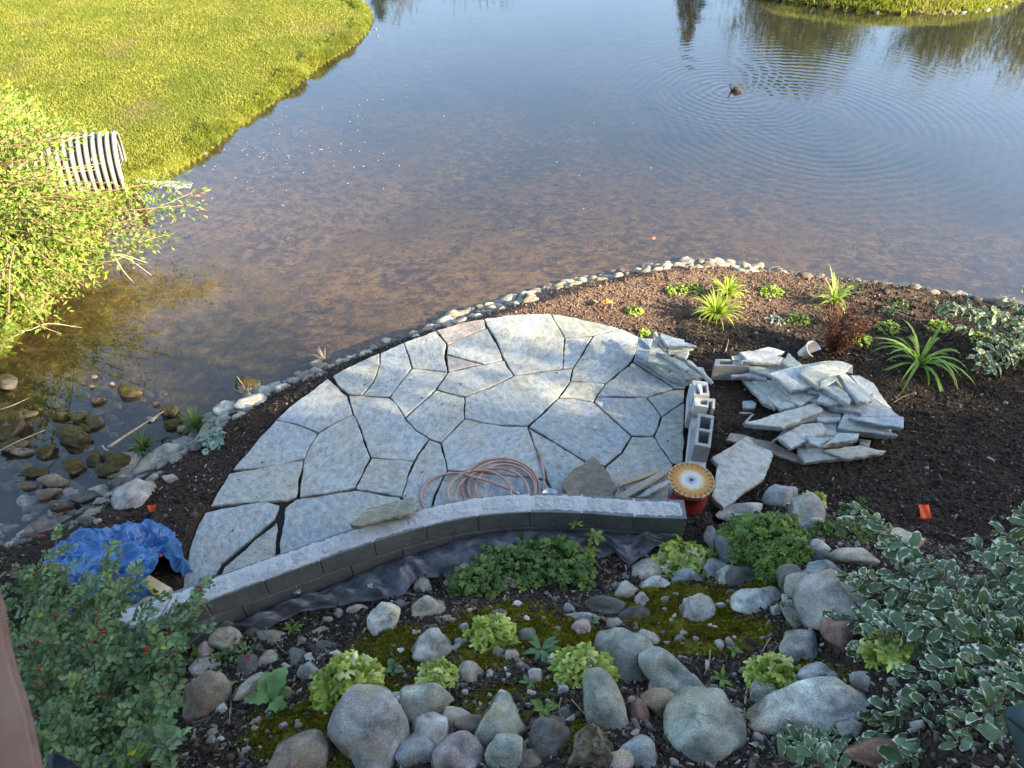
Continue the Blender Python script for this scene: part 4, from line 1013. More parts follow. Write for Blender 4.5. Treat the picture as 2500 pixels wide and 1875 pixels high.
BR_ = [
 (906,1790,195,188,0,'g','r','biggest round speckled grey boulder, at the left of the bottom row',0,0), (1039,1719,128,90,12,'gg','r','smooth green-grey boulder behind the biggest round one',0,2),
 (1120,1757,60,68,70,'g','r','small rounded grey stone wedged between the squarish boulder and the green-grey one',0,3), (1143,1768,44,72,80,'br','r','brown stone squeezed beside the squarish boulder',0,4),
 (1053,1800,98,80,-30,'g','r','grey stone in the gap right of the biggest round boulder',0,5), (1017,1837,108,76,10,'b','r','bluish oval stone at the bottom against the biggest boulder',0,6),
 (1228,1775,128,124,0,'gg','a','squarish greenish boulder in the bottom row',.1,7), (1125,1850,132,96,20,'pk','r','pinkish grey rounded stone cut by the bottom edge',0,8),
 (1239,1842,104,86,10,'gg','a','greenish stone at the bottom below the squarish boulder',0,1), (1333,1812,98,126,-35,'dk','a','dark brown angular boulder right of the squarish one',.2,2),
 (1463,1733,118,150,20,'gg','a','flat grey-green slab-like rock under the lime plant',.1,3), (1447,1838,124,92,0,'br','a','dark mossy boulder at the bottom centre',.55,4),
 (1566,1845,104,76,-12,'b','r','pale blue-grey stone at the bottom right of the mossy boulder',0,7), (1505,1864,80,40,10,'tn','a','tan angular stone cut off by the bottom edge',0,5),
 (1533,1612,128,168,28,'gg','r','tall left half of the saddle-shaped grey boulder pair',.1,1), (1640,1650,172,84,-50,'gg','r','long right half of the saddle-shaped grey boulder pair',.05,4),
 (1582,1564,56,44,-30,'g','r','small grey stone peeping over the saddle-shaped pair',0,0), (1622,1725,112,70,-8,'br','a','brown rock with a pale streak under the saddle-shaped pair',0,6),
 (1561,1747,44,52,0,'rd','r','red-brown pebble-like stone next to the streaked brown rock',0,2), (1606,1684,38,44,60,'br','a','small brown stone caught between the two saddle halves',0,7),
 (1724,1782,190,154,-10,'gg','r','big rounded boulder left of the variegated leaves at the bottom',0,3), (1985,1745,320,120,8,'w','a','long pale boulder half hidden by variegated leaves',0,0),
 (1696,1495,86,60,8,'g','a','speckled grey dome rock set in the moss',0,5), (1838,1473,90,52,0,'w','r','whitish lichen-covered stone on the moss mound',0,3),
 (1484,1483,106,48,-14,'dk','a','dark flat layered stone in the middle of the bank',.1,1), (1545,1501,74,38,20,'dk','a','dark stone joined to the layered one on its right',.2,2),
 (1418,1508,132,20,3,'b','a','long thin pale stone edge under the dark layered stone',0,4), (1422,1535,44,46,-40,'pk','a','pink angular stone below the thin pale one',0,6),
 (1502,1522,38,28,0,'b','a','small blue-grey stone next to the little rosette',0,3), (1578,1398,76,52,15,'tn','r','brownish rounded rock left below the upper lime plant',0,6),
 (1598,1430,68,32,10,'w','a','white angular rock under the brownish rounded one',0,0), (1569,1466,34,36,0,'g','r','grey stone left of the moss mound',0,1),
 (1530,1444,62,38,15,'g','a','grey flat stone left of the white angular rock',.2,7), (1388,1490,26,26,0,'b','r','small blue-grey cobble on the moss left of centre',0,5),
 (1240,1426,48,42,35,'tn','a','tan block leaning in front of the wide green plant',0,2), (1680,1412,80,34,-8,'b','a','flat blue-grey stone below the upper lime plant',0,4),
 (1745,1393,58,48,-10,'b','r','blue rounded stone right of the upper lime plant',0,7), (1742,1316,42,58,8,'g','r','egg-shaped grey stone standing near the wall end',0,1),
 (1783,1358,54,86,20,'b','r','tall blue-grey rock left of the feathery green plant',0,2), (1735,1362,50,32,0,'g','r','grey stone between the egg-shaped stone and lime plant',0,6),
 (1773,1410,62,38,25,'gg','a','grey-green stone under the feathery green plant, left side',0,5), (1822,1410,86,48,-5,'dk','r','dark blue-grey stone under the feathery green plant',0,4),
 (1875,1456,68,46,-42,'b','a','slanting blue-grey stone beside the whitish lichen stone',0,3), (1814,1251,126,42,6,'w','a','long pale flat stone in front of the big lone slab',0,1),
 (1911,1222,76,64,20,'b','a','blue-white pointed rock at the top of the bank',0,6), (1962,1257,84,78,0,'g','a','large triangular grey rock at the top of the bank',0,5),
 (1990,1285,68,36,0,'g','r','grey rounded rock in front of the triangular one',0,7), (2068,1277,62,40,0,'w','a','white and black rock among the weeds at the top',0,2),
 (2190,1325,152,60,5,'bl','a','broad beige boulder below the orange flag',0,7), (2090,1363,118,46,-8,'tn','r','brown-grey oval boulder below the broad beige one',0,5),
 (2000,1337,46,36,0,'g','r','small grey stone right of the feathery green plant',0,4), (2012,1363,44,32,0,'dk','r','dark small stone beneath the small grey one',0,3),
 (2014,1394,116,42,-10,'b','a','blue-grey long rock above the biggest smooth boulder',0,4), (1925,1421,72,58,30,'dk','a','dark brown angular rock left of the biggest smooth boulder',0,3),
 (1962,1440,78,70,20,'gg','r','greenish boulder tucked behind the biggest smooth boulder',0,0), (2030,1478,160,134,10,'g','r','biggest smooth beige-grey boulder with a curved crack, right side',0,3),
 (1948,1500,56,80,30,'gg','a','mossy grey rock at the left foot of the smooth boulder',.5,1), (2052,1557,66,86,15,'rd','a','rusty red-brown rough rock below the smooth boulder',.1,6),
 (1950,1588,88,84,-20,'b','r','blue-grey heart-shaped rock right of the moss mound',0,6), (1985,1546,20,24,0,'w','r','little pale stone left of the rusty rock',0,2),
 (2000,1650,100,50,10,'b','r','blue-grey rounded rock with moss in front, right of the lime plant',.3,5), (1856,1700,74,54,10,'gg','a','square grey rock beneath the right lime plant',.3,3),
 (1920,1461,20,22,0,'w','a','little pale wedge stone at the foot of the greenish boulder',0,1), (2200,1462,104,50,-10,'dk','r','dark stone in the shade under the variegated shrub',0,2),
 (2205,1390,46,36,0,'g','r','grey stone showing through the variegated leaves',0,6), (2150,1838,165,54,0,'rd','r','dark reddish rock in the shade at the bottom right',0,7),
 (1763,1481,32,18,-20,'pk','r','small reddish stone between two pale rocks on the moss',0,1), (1757,1578,24,30,0,'g','r','small grey stone below the moss mound, the left one of two',0,0),
 (1784,1573,18,26,20,'pk','r','small pinkish stone below the moss mound, the right one of two',0,3),
 (943,1518,76,74,0,'w','a','pale green-white triangular rock left of centre',0,1), (1045,1491,94,50,22,'tn','a','tan-grey oblong rock right of the pale triangular one',0,4),
 (1055,1590,100,84,15,'g','a','speckled grey dome-shaped rock behind the small lime plant',0,0), (868,1494,62,28,-15,'pk','a','pinkish flat block stone below the black fabric',0,3),
 (1033,1430,40,36,0,'tn','a','tan stone at the edge of the black fabric',0,6), (1137,1398,58,38,25,'g','r','pale rounded rock behind the left end of the wide green plant',0,5),
 (552,1562,70,56,20,'tn','r','tan cracked boulder at the left end of the black fabric',0,0), (500,1590,38,32,0,'pk','r','brownish stone left of the tan cracked boulder',0,2),
 (615,1552,50,30,0,'dk','r','dark stone under the fabric edge right of the cracked boulder',0,5), (668,1560,92,42,-8,'gg','a','mottled low grey stone below the black fabric',.3,2),
 (493,1712,138,104,32,'br','a','large brown-grey boulder beside the rose bush',0,5), (622,1680,112,50,35,'tn','a','long tan stone lying behind the large toothed leaves',0,0),
 (607,1635,48,50,0,'dk','r','dark grey stone above the long tan one',0,3), (658,1613,62,38,15,'tn','a','angular tan-brown stone left of the largest lime plant',0,7),
 (725,1610,38,42,0,'dk','a','dark blue-grey stone between the tan stone and largest lime plant',0,4), (760,1607,30,22,0,'w','a','whitish stone touching the largest lime plant',0,5),
 (754,1641,48,44,20,'b','a','mottled blue-white stone at the left of the largest lime plant',0,2), (797,1579,46,28,0,'dk','a','dark angular stone above the largest lime plant',0,1),
 (502,1630,70,44,0,'g','r','grey stone among the dry stems by the rose bush',0,6), (1152,1648,66,42,-50,'tn','r','oblong brown-grey stone leaning right of the small lime plant',0,3),
 (1252,1603,34,34,0,'pk','a','pale brown stone beneath the round lime plant',0,3), (542,1733,28,26,0,'w','a','white cube-shaped stone beside the large brown boulder',0,6),
 (733,1858,160,108,15,'br','r','wide brown pitted boulder cut by the bottom left edge',.2,6), (786,1720,34,40,0,'rd','r','dark reddish stone below the largest lime plant',0,1),
 (1285,1552,40,42,0,'dk','a','dark white-flecked stone right of the upper centre lime plant',0,0), (1226,1700,28,24,0,'w','r','small white cobble above the squarish boulder',0,7),
 (1307,1653,36,34,-30,'pk','a','brown triangular stone left of the centre lime plant',0,5), (980,1476,30,20,0,'dk','r','small dark cobble above the pale triangular rock',0,4),
 (1264,1476,26,18,10,'pk','a','small pinkish wedge on the moss below the wide green plant',0,6), (827,1499,22,18,0,'g','r','small grey pebble left of the pinkish block',0,2),
 (800,1516,28,20,0,'tn','r','small tan cobble left of the pale triangular rock',0,0), (782,1542,36,18,20,'tn','a','thin tan stone flake on the mulch',0,7),
]
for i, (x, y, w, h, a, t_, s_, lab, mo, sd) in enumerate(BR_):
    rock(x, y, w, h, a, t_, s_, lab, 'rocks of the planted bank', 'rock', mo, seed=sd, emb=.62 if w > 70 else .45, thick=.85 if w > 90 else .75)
# small stones scattered between them
taken = np.array([(b[0], b[1], max(b[2], b[3])/2) for b in BR_])
def free(x, y, m=0): return np.all(np.hypot(taken[:, 0]-x, taken[:, 1]-y) > taken[:, 2]*.85+m)
k = 0
while k < 210:
    x = rnd.uniform(430, 2250); y = rnd.uniform(1330, 1870)
    lo = np.interp(x, [430, 640, 880, 1120, 1500, 1700, 2200], [1590, 1550, 1480, 1400, 1380, 1330, 1320])
    if y < lo+10 or not free(x, y, 6): continue
    w = rnd.choice([9, 11, 13, 15, 18, 22, 26])*1.0
    tt_ = rnd.choice(['g', 'g', 'b', 'tn', 'dk', 'dk', 'br', 'br', 'pk', 'w']); wh = 'left end' if x < 800 else 'left middle' if x < 1200 else 'right middle' if x < 1650 else 'right end'
    lb = {'g': 'grey', 'b': 'bluish', 'tn': 'tan', 'dk': 'dark', 'br': 'brown', 'pk': 'pinkish', 'w': 'whitish'}[tt_]+(' pebble' if w < 14 else ' small stone')+' lying loose at the '+wh+' of the rock bank'
    rock(x, y, w, w*rnd.uniform(.6, .9), rnd.uniform(-60, 60), tt_, rnd.choice('ra'), lb,
         'loose stones: '+lb, 'small_stone', 0, 'stone', emb=.35)
    k += 1
# low row of stones under the far edge to fill the gaps
for x, y, w, h in [(1290,1860,60,40),(1650,1800,50,40),(1180,1820,44,36),(1380,1740,30,26),(960,1700,34,22),(1660,1560,24,18),(1830,1640,26,20),(2110,1660,60,40),(2230,1590,70,40),(2080,1780,60,44)]:
    rock(x, y, w, h, 10, rnd.choice(['g', 'dk', 'b', 'br']), 'a', 'half-buried dull stone between the boulders', 'half-buried stones between boulders', 'rock')

# ------------------------------------------------------------------ stone edging of the near shore
EDGE_SMALL = []
def bake_small(o):
    V = np.array([v.co[:] for v in o.data.vertices]); M = np.array(o.matrix_basis); EDGE_SMALL.append(V@M[:3, :3].T+M[:3, 3]); bpy.data.objects.remove(o)
def along(px_pts, n, wlo, whi, tints, label, group, spread=14, shape='ra', moss=0, name='edging_stone', hz_=.75, z=None, rows=1):
    P = np.array(px_pts, float); s = np.r_[0, np.cumsum(np.hypot(*np.diff(P, axis=0).T))]
    n = int(n*1.55)
    for i in range(n):
        d_ = (i+rnd.uniform(.0, 1.0))/n*s[-1]; x = np.interp(d_, s, P[:, 0]); y = np.interp(d_, s, P[:, 1])
        tx, ty = P[min(np.searchsorted(s, d_), len(P)-1)]-P[max(np.searchsorted(s, d_)-1, 0)]; l = math.hypot(tx, ty)+1e-6
        o_ = rnd.uniform(-spread, spread); w = rnd.uniform(wlo, whi)*.78*(1 if rnd.random() < .6 else .55)
        tt_ = rnd.choice(tints); small = w < 17.5
        o = rock(x-ty/l*o_, y+tx/l*o_, w, w*rnd.uniform(.4, .8)*hz_/.75, -math.degrees(math.atan2(ty, tx))+rnd.uniform(-30, 30), tt_+'!', 'a' if rnd.random() < .75 else 'r', None if small else TW[tt_]+' '+label, group+', the '+TW[tt_]+' ones', name, moss if rnd.random() < .3 else 0, 'stone', emb=.25, flat=.6)
        if small: bake_small(o)
EDGE_L = [(560,1010),(600,985),(655,952),(700,935),(770,905),(800,895)]
along([(-40,1330),(40,1305),(100,1275),(190,1255),(240,1250)], 26, 30, 76, ['g', 'dk', 'br', 'g'], 'stone on the shaded bank behind the rose bush', 'stones on the bank behind the rose bush', 26)
along([(60,1240),(130,1225),(200,1215)], 14, 26, 60, ['dk', 'br', 'dk', 'g'], 'wet stone in the shaded stream mouth', 'wet stones in the stream mouth', 18)
EDGE_L0 = [(200,1225),(260,1195),(330,1160),(400,1110),(450,1075),(490,1045)]
along([(180,1270),(230,1235),(300,1190),(360,1155),(430,1110),(470,1080)], 34, 26, 64, ['g', 'g', 'gg', 'pk'], 'shaded stone edging the stream left of the patio', 'shaded grey stones edging the stream', 22)
along([(470,1080),(500,1050),(545,1020),(600,985)], 26, 24, 56, ['g', 'gg', 'b', 'w'], 'stone edging the pond at the left corner of the patio', 'grey stones at the left patio corner', 22)
along([(600,985),(655,952),(720,930),(790,900)], 24, 24, 60, ['g', 'g', 'w', 'tn'], 'stone in the pond edge beside the left patio flagstones', 'grey stones beside the left patio stones', 14)
along([(790,900),(850,875),(930,843),(1000,820),(1060,800)], 26, 14, 36, ['bl', 'w', 'tn', 'bl'], 'small stone squeezed between the patio and the water', 'cream stones between patio and water', 8)
along([(1060,792),(1120,778),(1180,757),(1250,738),(1300,726)], 34, 18, 52, ['bl', 'w', 'tn', 'g'], 'stone in the pond edge behind the patio', 'cream rounded stones behind the patio', 12)
along([(1290,722),(1360,702),(1430,684),(1500,670),(1560,662)], 30, 16, 44, ['bl', 'tn', 'br', 'tn'], 'small stone in the pond edge left of the planted bed', 'tan stones of the far pond edge', 7)
along([(1560,662),(1620,650),(1700,646),(1780,650),(1860,658)], 46, 20, 48, ['bl', 'tn', 'br', 'tn', 'g'], 'stone stacked in the pond edge at the top of the planted bed', 'stacked tan stones at the top of the bed', 9)
along([(1860,658),(1960,670),(2060,682),(2160,694),(2280,710),(2440,736),(2500,742)], 52, 14, 42, ['tn', 'tn', 'br', 'dk'], 'small flat stone in the low pond edge on the right', 'small tan stones of the right pond edge', 5)
_f = ICO[3][1]; _n = len(ICO[3][0])
_o = obj('edging_gravel', np.vstack(EDGE_SMALL), np.vstack([_f+i*_n for i in range(len(EDGE_SMALL))]), M_ROCK, None, smooth=True); _o.color = (.26, .24, .2, 0)
tag(_o, 'smallest tan and grey stones filling the pond edging', None, None, 'stuff')
rock(553,1004,44,58,75,'w','r','bright white pointed stone in the edging near the left patio corner', None, 'rock', 0, emb=.9)
rock(600,945,58,46,20,'bl','r','mossy yellow-lit round stone standing in the pond edge', None, 'rock', .8, emb=.8)
rock(615,985,76,40,15,'w','r','largest flat pale stone in the edging near the left patio corner', None, 'rock', 0, emb=.9)
rock(300,1135,120,62,28,'g','r','large smooth grey stone lying along the stream edge', None, 'rock', 0, emb=.8)
rock(390,1120,140,50,40,'gg','a','long layered greenish stone pointing up the stream edge', None, 'rock', .1, emb=.8)
rock(330,1210,90,64,35,'g','r','pale smooth stone beside the small orange flag', None, 'rock', 0, emb=.8)
rock(2338,717,22,14,0,'dk','a','dark stone knob on the right pond edge', None, 'rock', 0, emb=.9)
rock(2440,740,56,20,-5,'dk','a','flat dark rock on the far right pond edge', None, 'rock', 0, emb=.9)
# ------------------------------------------------------------------ rocks standing in the shallow stream at the left
for x, y, w, h, a, t_, mo, lab in [
 (320,955,62,36,-8,'br',.9,'yellow-brown rock with a tuft of weed in the shallows'), (22,1040,96,74,30,'bl',.8,'large yellow-lit rock at the left edge of the photo'),
 (20,935,46,40,0,'bl',.5,'pale rock under the drooping twig at the left edge'), (178,1070,90,56,-12,'dk',.8,'dark mossy rock in midstream'),
 (150,1015,44,28,0,'dk',.9,'dark mossy hump at the upper left of the stream'), (195,1022,56,32,0,'dk',.9,'black mossy rock joined to the upper hump'),
 (208,1045,30,20,0,'dk',.9,'small moss-green hump between dark rocks'), (230,1030,50,34,-20,'dk',.6,'dark rock with a wet side at the stream centre'),
 (30,1090,70,40,20,'bl',.7,'flat yellow rock below the large one at the left edge'), (60,1103,60,22,5,'bl',.3,'tan flat stone beside the flat yellow rock'),
 (112,1100,50,36,40,'br',.9,'moss-topped stone with pebbles on it'), (178,1138,54,40,0,'tn',1.0,'round green mossy stone with a curved stick'),
 (85,1150,60,30,20,'bl',.8,'sunlit green-yellow stone in the left shallows'), (130,1172,70,36,10,'rd',.3,'reddish gravelly stone mound'),
 (118,1204,60,32,15,'bl',.3,'bright orange-tan stone under the reddish mound'), (70,1185,40,20,0,'br',.4,'dull stone left of the reddish mound'),
 (232,1120,40,50,20,'dk',.8,'dark mossy stone left of the grass tuft'), (285,1125,70,40,0,'dk',.8,'dark wet mossy stone in the shade by the edge'),
 (262,1145,60,34,-10,'dk',.8,'low mossy stone at the foot of the grass tuft'), (415,1005,44,40,55,'bl',1.0,'yellow-green mossy pointed stone by the driftwood'),
 (422,1034,46,30,10,'dk',.9,'dark mossy stone under the yellow-green one'), (446,1046,28,20,0,'g',0,'small grey stone by the dark water pool'),
 (366,1022,26,14,0,'tn',.2,'small pale stone behind the driftwood'), (229,920,18,12,0,'bl',.1,'small pale stone standing clear in the shallows'),
 (273,937,16,12,0,'w',0,'small white stone right of the pale one in the shallows'), (223,943,16,9,0,'bl',0,'small flat stone in front of the pale ones in the shallows'),
 (240,975,40,24,0,'br',.5,'brown low rock among small stones'), (380,985,16,12,0,'bl',0,'little tan stone near the driftwood tip'),
 (150,1235,60,30,0,'dk',.3,'dark smooth stone at the shaded stream mouth'), (210,1215,70,34,25,'dk',.1,'dark flat stone under the edging stones'),
 (60,1010,60,24,10,'br',.6,'submerged brown stone at the upper left of the stream'), (300,1180,60,40,30,'dk',0,'dark rounded stone tucked in the stream edging'), (415,1170,40,24,0,'g',0,'small grey stone on the soil near the orange flag')]:
    p = at(x, y, WZ+.015) if hit(x, y)[2] < WZ+.02 else hit(x, y)
    t_ = {'bl': 'br', 'rd': 'br', 'w': 'tn'}.get(t_, t_)+'!'
    rock(x, y, w*.85, h*.85, a, t_, 'a', lab, 'stones in the shallow stream', 'stream_rock', mo*1.05, 'rock', emb=.3, P=p, thick=1.0)
for i in range(150):
    x = rnd.uniform(0, 420); y = rnd.uniform(960, 1230)
    if x > 430-(y-960)*.9: continue
    w = rnd.uniform(10, 30); p = hit(x, y); p[2] = max(p[2], WZ-.06); tt_ = rnd.choice(['br!', 'dk', 'br', 'tn!', 'br!']); wh = 'left' if x < 150 else 'middle' if x < 280 else 'right'
    rock(x, y, w, w*.6, rnd.uniform(-40, 40), tt_, 'a', TW[tt_.strip('!')]+' algae-covered small stone in the '+wh+' part of the stream', 'small '+TW[tt_.strip('!')]+' stones in the '+wh+' part of the stream', 'stream_stone', .9, 'stone', P=p, emb=.3)

# ------------------------------------------------------------------ loose matter on the ground
def chips(name, n, region, size, cols, kind_h=.5, seed=1, lift=.002, label=None, el=(1, .35, .12)):
    r_ = np.random.default_rng(seed)
    x, y = region(r_, n); z = hz(x, y)
    tv = np.array([[-.5, -.5, 0], [.5, -.4, 0], [.5, .5, 0], [-.4, .5, 0], [-.3, -.3, 1], [.35, -.3, 1], [.3, .35, 1], [-.3, .3, 1]])*np.array(el)
    tf = np.array([[4, 5, 6, 7], [0, 1, 5, 4], [1, 2, 6, 5], [2, 3, 7, 6], [3, 0, 4, 7]])
    a = r_.uniform(0, 6.28, n); D_ = np.stack([np.cos(a), np.sin(a), r_.normal(0, .25, n)], 1)
    N_ = np.stack([r_.normal(0, .35, n), r_.normal(0, .35, n), np.ones(n)], 1)
    S = size*np.exp(r_.normal(0, .45, n))
    V, Fs = batch(tv, tf, np.stack([x, y, z+lift], 1), frames(D_, N_), S)
    o = obj(name, V, Fs, cols); tag(o, label, None, None, 'stuff'); return o
def mossat(x, y):
    i = np.clip(np.searchsorted(xs, x), 0, len(xs)-1); j = np.clip(np.searchsorted(ys, y), 0, len(ys)-1)
    return moss[j, i]+1.2*fbm(x*4.0, y*4.0, 4)
def reg_bank(r_, n):
    X_ = []; Y_ = []
    while len(X_) < n:
        x = r_.uniform(-4.6, 4.2, n*3); y = r_.uniform(1.0, 4.2, n*3)
        tt = np.interp(x, TOE[:, 0], TOE[:, 1]); ok = (y < tt+.12) & (mossat(x, y) < .35+.3*r_.random(len(x))); X_ += list(x[ok]); Y_ += list(y[ok])
    return np.array(X_[:n]), np.array(Y_[:n])
def litdryat(x, y):
    i = np.clip(np.searchsorted(xs, x), 0, len(xs)-1); j = np.clip(np.searchsorted(ys, y), 0, len(ys)-1)
    return dry[j, i]
wantlitdry = False
def reg_garden(r_, n):
    X_ = []; Y_ = []
    while len(X_) < n:
        x = r_.uniform(-5.2, 7.0, n*3); y = r_.uniform(1.8, 7.6, n*3)
        ok = inside(x, y, near_poly) & ~inside(x, y, patio_poly) & (pdist(x, y, patio_poly) > .03) & (pdist(x, y, near_poly) > .12) & ((litdryat(x, y) > .35) == wantlitdry) & (y > np.interp(x, TOE[:, 0], TOE[:, 1]))
        X_ += list(x[ok]); Y_ += list(y[ok])
    return np.array(X_[:n]), np.array(Y_[:n])
def m_isle(name, stops, rough=.9):
    t = NT(name); c = t.ramp(t.geo.outputs['Random Per Island'], stops)
    return t.bsdf(c, rough, None, 0, .2)
M_MULCH = m_isle('mulch_chips', [(0, (.02, .015, .012)), (.55, (.05, .038, .03)), (.85, (.12, .09, .07)), (.96, (.28, .22, .17)), (1, (.42, .36, .3))])
M_CLOD = m_isle('soil_clods', [(0, (.015, .011, .008)), (.7, (.045, .034, .026)), (.97, (.10, .08, .06)), (1, (.3, .28, .25))])
M_PEB = m_isle('pebbles', [(0, (.07, .065, .06)), (.5, (.15, .145, .13)), (.85, (.24, .2, .16)), (1, (.4, .4, .37))])
chips('bark_mulch', 26000, reg_bank, .030, M_MULCH, seed=3, el=(1, .3, .14))
chips('soil_crumbs', 30000, reg_garden, .013, M_CLOD, seed=4, el=(1, .8, .6))
chips('soil_crumbs', 14000, reg_bank, .013, M_CLOD, seed=6, el=(1, .85, .65))
chips('bark_mulch', 9000, reg_garden, .026, M_MULCH, seed=7, el=(1, .22, .12))
wantlitdry = True
M_LITDRYCH = m_isle('sunlit_dry_bark_chips', [(0, (.05, .03, .02)), (.5, (.13, .085, .058)), (.9, (.2, .14, .10)), (1, (.34, .26, .19))])  # dry chips paled in colour for the sunlit strip
chips('bark_mulch', 8000, reg_garden, .017, M_LITDRYCH, seed=17, el=(1, .25, .14))
chips('soil_crumbs', 9000, reg_garden, .009, M_LITDRYCH, seed=18, el=(1, .8, .6))
def reg_patio(r_, n):
    X_ = []; Y_ = []
    while len(X_) < n:
        x = r_.uniform(-3, 1.6, n*3); y = r_.uniform(2.4, 6.7, n*3); ok = inside(x, y, patio_poly) & (fbm(x*1.3+4, y*1.3, 4) > r_.uniform(-.1, .35, len(x))); X_ += list(x[ok]); Y_ += list(y[ok])
    return np.array(X_[:n]), np.array(Y_[:n])
_o = chips('stone_grit', 650, reg_patio, .0065, M_MULCH, seed=44, el=(1, .7, .4))
_co = np.array([v.co[:] for v in _o.data.vertices]); _co[:, 2] += .121+.0; _o.data.vertices.foreach_set('co', _co.astype(np.float32).ravel())
chips('gravel', 2600, reg_bank, .014, M_PEB, seed=5, el=(1, .8, .6))
# ------------------------------------------------------------------ leaf templates (x = along the leaf, z = face)
def leaf_simple(n=4, w=.4, cup=.1):
    """pointed oval, 2 strips along the midrib"""
    V = []; 
    for i in range(n+1):
        x = i/n; hw = w/2*math.sin(math.pi*min(1, x*1.02+.02))**.8 if 0 < i < n else .0
        z = -cup*(x-.4)**2*1.6
        V += [(x, hw, z+hw*.35), (x, 0, z), (x, -hw, z+hw*.35)]
    Fs = []
    for i in range(n):
        a = 3*i; Fs += [(a, a+1, a+4, a+3), (a+1, a+2, a+5, a+4)]
    return np.array(V), np.array(Fs)
def leaf_lobed(seed=0, lobes=5, deep=.28, ruf=.07):
    r_ = np.random.default_rng(seed); n = lobes*4; V = [(.18, 0, 0)]
    mid = []; rim = []
    for i in range(n+1):
        a = -math.pi*.88+2*math.pi*.88*i/n
        ph = (i % 4)
        rad = .55*(1-deep*(1 if ph == 0 else .25 if ph in (1, 3) else 0))*(1-.12*abs(a)/math.pi)*(1+.06*r_.normal())
        if i in (0, n): rad *= .75
        x, y = .32+rad*math.cos(a), rad*math.sin(a)*1.0
        rim.append((x, y, ruf*math.sin(i*2.4+seed)+.06*r_.normal()-.12*(rad/.55)**2))
        mid.append((.25+.5*rad*math.cos(a), .5*rad*math.sin(a), .03+.03*r_.normal()))
    V += mid+rim; Fs = []
    m_ = n+1
    for i in range(n): Fs += [(0, 1+i, 2+i, 2+i), (1+i, 1+m_+i, 2+m_+i, 2+i)]
    return np.array(V), Fs
def tri_clean(Fs):
    return [tuple(dict.fromkeys(f)) for f in Fs]

# ------------------------------------------------------------------ lime heucheras
def m_heuch():
    t = NT('lime_leaf')
    r = t.oi.outputs['Random']
    c = t.ramp(r, [(0, (.20, .28, .03)), (.3, (.34, .44, .055)), (.7, (.52, .60, .10)), (.9, (.66, .70, .22)), (1, (.72, .72, .38))])
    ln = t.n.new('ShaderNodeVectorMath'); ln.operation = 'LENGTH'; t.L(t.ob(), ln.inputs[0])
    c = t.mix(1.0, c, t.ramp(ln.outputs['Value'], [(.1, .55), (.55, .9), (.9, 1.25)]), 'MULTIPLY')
    c = t.mix(1.0, c, t.ramp(t.noise(45, t.pos(), 4), [(.3, .7), (.7, 1.2)]), 'MULTIPLY')
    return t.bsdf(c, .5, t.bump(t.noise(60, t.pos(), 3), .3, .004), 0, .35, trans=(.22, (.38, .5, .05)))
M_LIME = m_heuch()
M_STEM = m_plain('plant_stem', (.12, .09, .05), .8)
LIME = []
for i in range(6):
    V, Fs = leaf_lobed(i, 5, .45, .10); me = mesh_np('leaf', V, tri_clean(Fs), True); me.materials.append(M_LIME); LIME.append(me)
def place(me, name, p, D_, N_, s, parent):
    D_ = np.array(D_)/np.linalg.norm(D_); Yv = np.cross(N_, D_); Yv = Yv/(np.linalg.norm(Yv)+1e-9); Z = np.cross(D_, Yv)
    o = bpy.data.objects.new(name, me)
    M = Matrix(((D_[0], Yv[0], Z[0], p[0]), (D_[1], Yv[1], Z[1], p[1]), (D_[2], Yv[2], Z[2], p[2]), (0, 0, 0, 1))) @ Matrix.Scale(float(s), 4)
    COL.objects.link(o); o.parent = parent
    o.matrix_parent_inverse = Matrix.Translation(-parent.location)
    o.matrix_basis = M
    return o
def mound(px, py, rx, ry, n, meshes, leaf_s, label, cat='heuchera', name='lime_heuchera', group=None, up=.8, seed=0, droop=.5, stemmat=None, squash=1.0):
    r_ = np.random.default_rng(seed)
    base = hit(px, py+ry*.35); D = depth(base); ax = rx/F*D; ay = ry/F*D
    root = empty(name, base, label, cat, group)
    m = MB()
    for i in range(n):
        # upper hemisphere, even spread
        zc = (i+.5)/n; ph = i*2.39996+r_.normal()*.15; rr = math.sqrt(1-(1-zc)**2)
        d = np.array([rr*math.cos(ph), rr*math.sin(ph), (1-zc)*1.0+.02])
        rad = r_.uniform(.62, 1.1)
        p = base+np.array([d[0]*ax*rad, d[1]*ax*.9*rad, (d[2]*ay*up*rad+.02)*squash])
        out = np.array([d[0]+r_.normal()*.25, d[1]+r_.normal()*.25, -droop*(1-d[2])+.1+r_.normal()*.15])
        N_ = np.array([d[0]*.7+r_.normal()*.42, d[1]*.7+r_.normal()*.42-.15, .55+d[2]*.5])
        s = leaf_s*1.3/F*D*r_.uniform(.7, 1.25)
        if np.linalg.norm(out[:2]) < .1: out[0] += .2
        place(meshes[r_.integers(len(meshes))], 'leaf', p-out/np.linalg.norm(out)*s*.4, out, N_, s, root)
        if i % 4 == 0: m.tube([base, base*.5+p*.5+np.array([0, 0, .01]), p], .0025, 4)
    m.build('stems', stemmat or M_STEM, root)
    return root
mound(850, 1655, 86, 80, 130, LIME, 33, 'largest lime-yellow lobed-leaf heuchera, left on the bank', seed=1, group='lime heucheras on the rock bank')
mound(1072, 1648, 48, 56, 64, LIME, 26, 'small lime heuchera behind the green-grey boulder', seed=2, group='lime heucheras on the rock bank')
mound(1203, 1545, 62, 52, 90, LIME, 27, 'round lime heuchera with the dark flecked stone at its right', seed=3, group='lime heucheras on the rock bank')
mound(1424, 1628, 72, 64, 110, LIME, 31, 'lime heuchera against the saddle-shaped boulders', seed=4, group='lime heucheras on the rock bank')
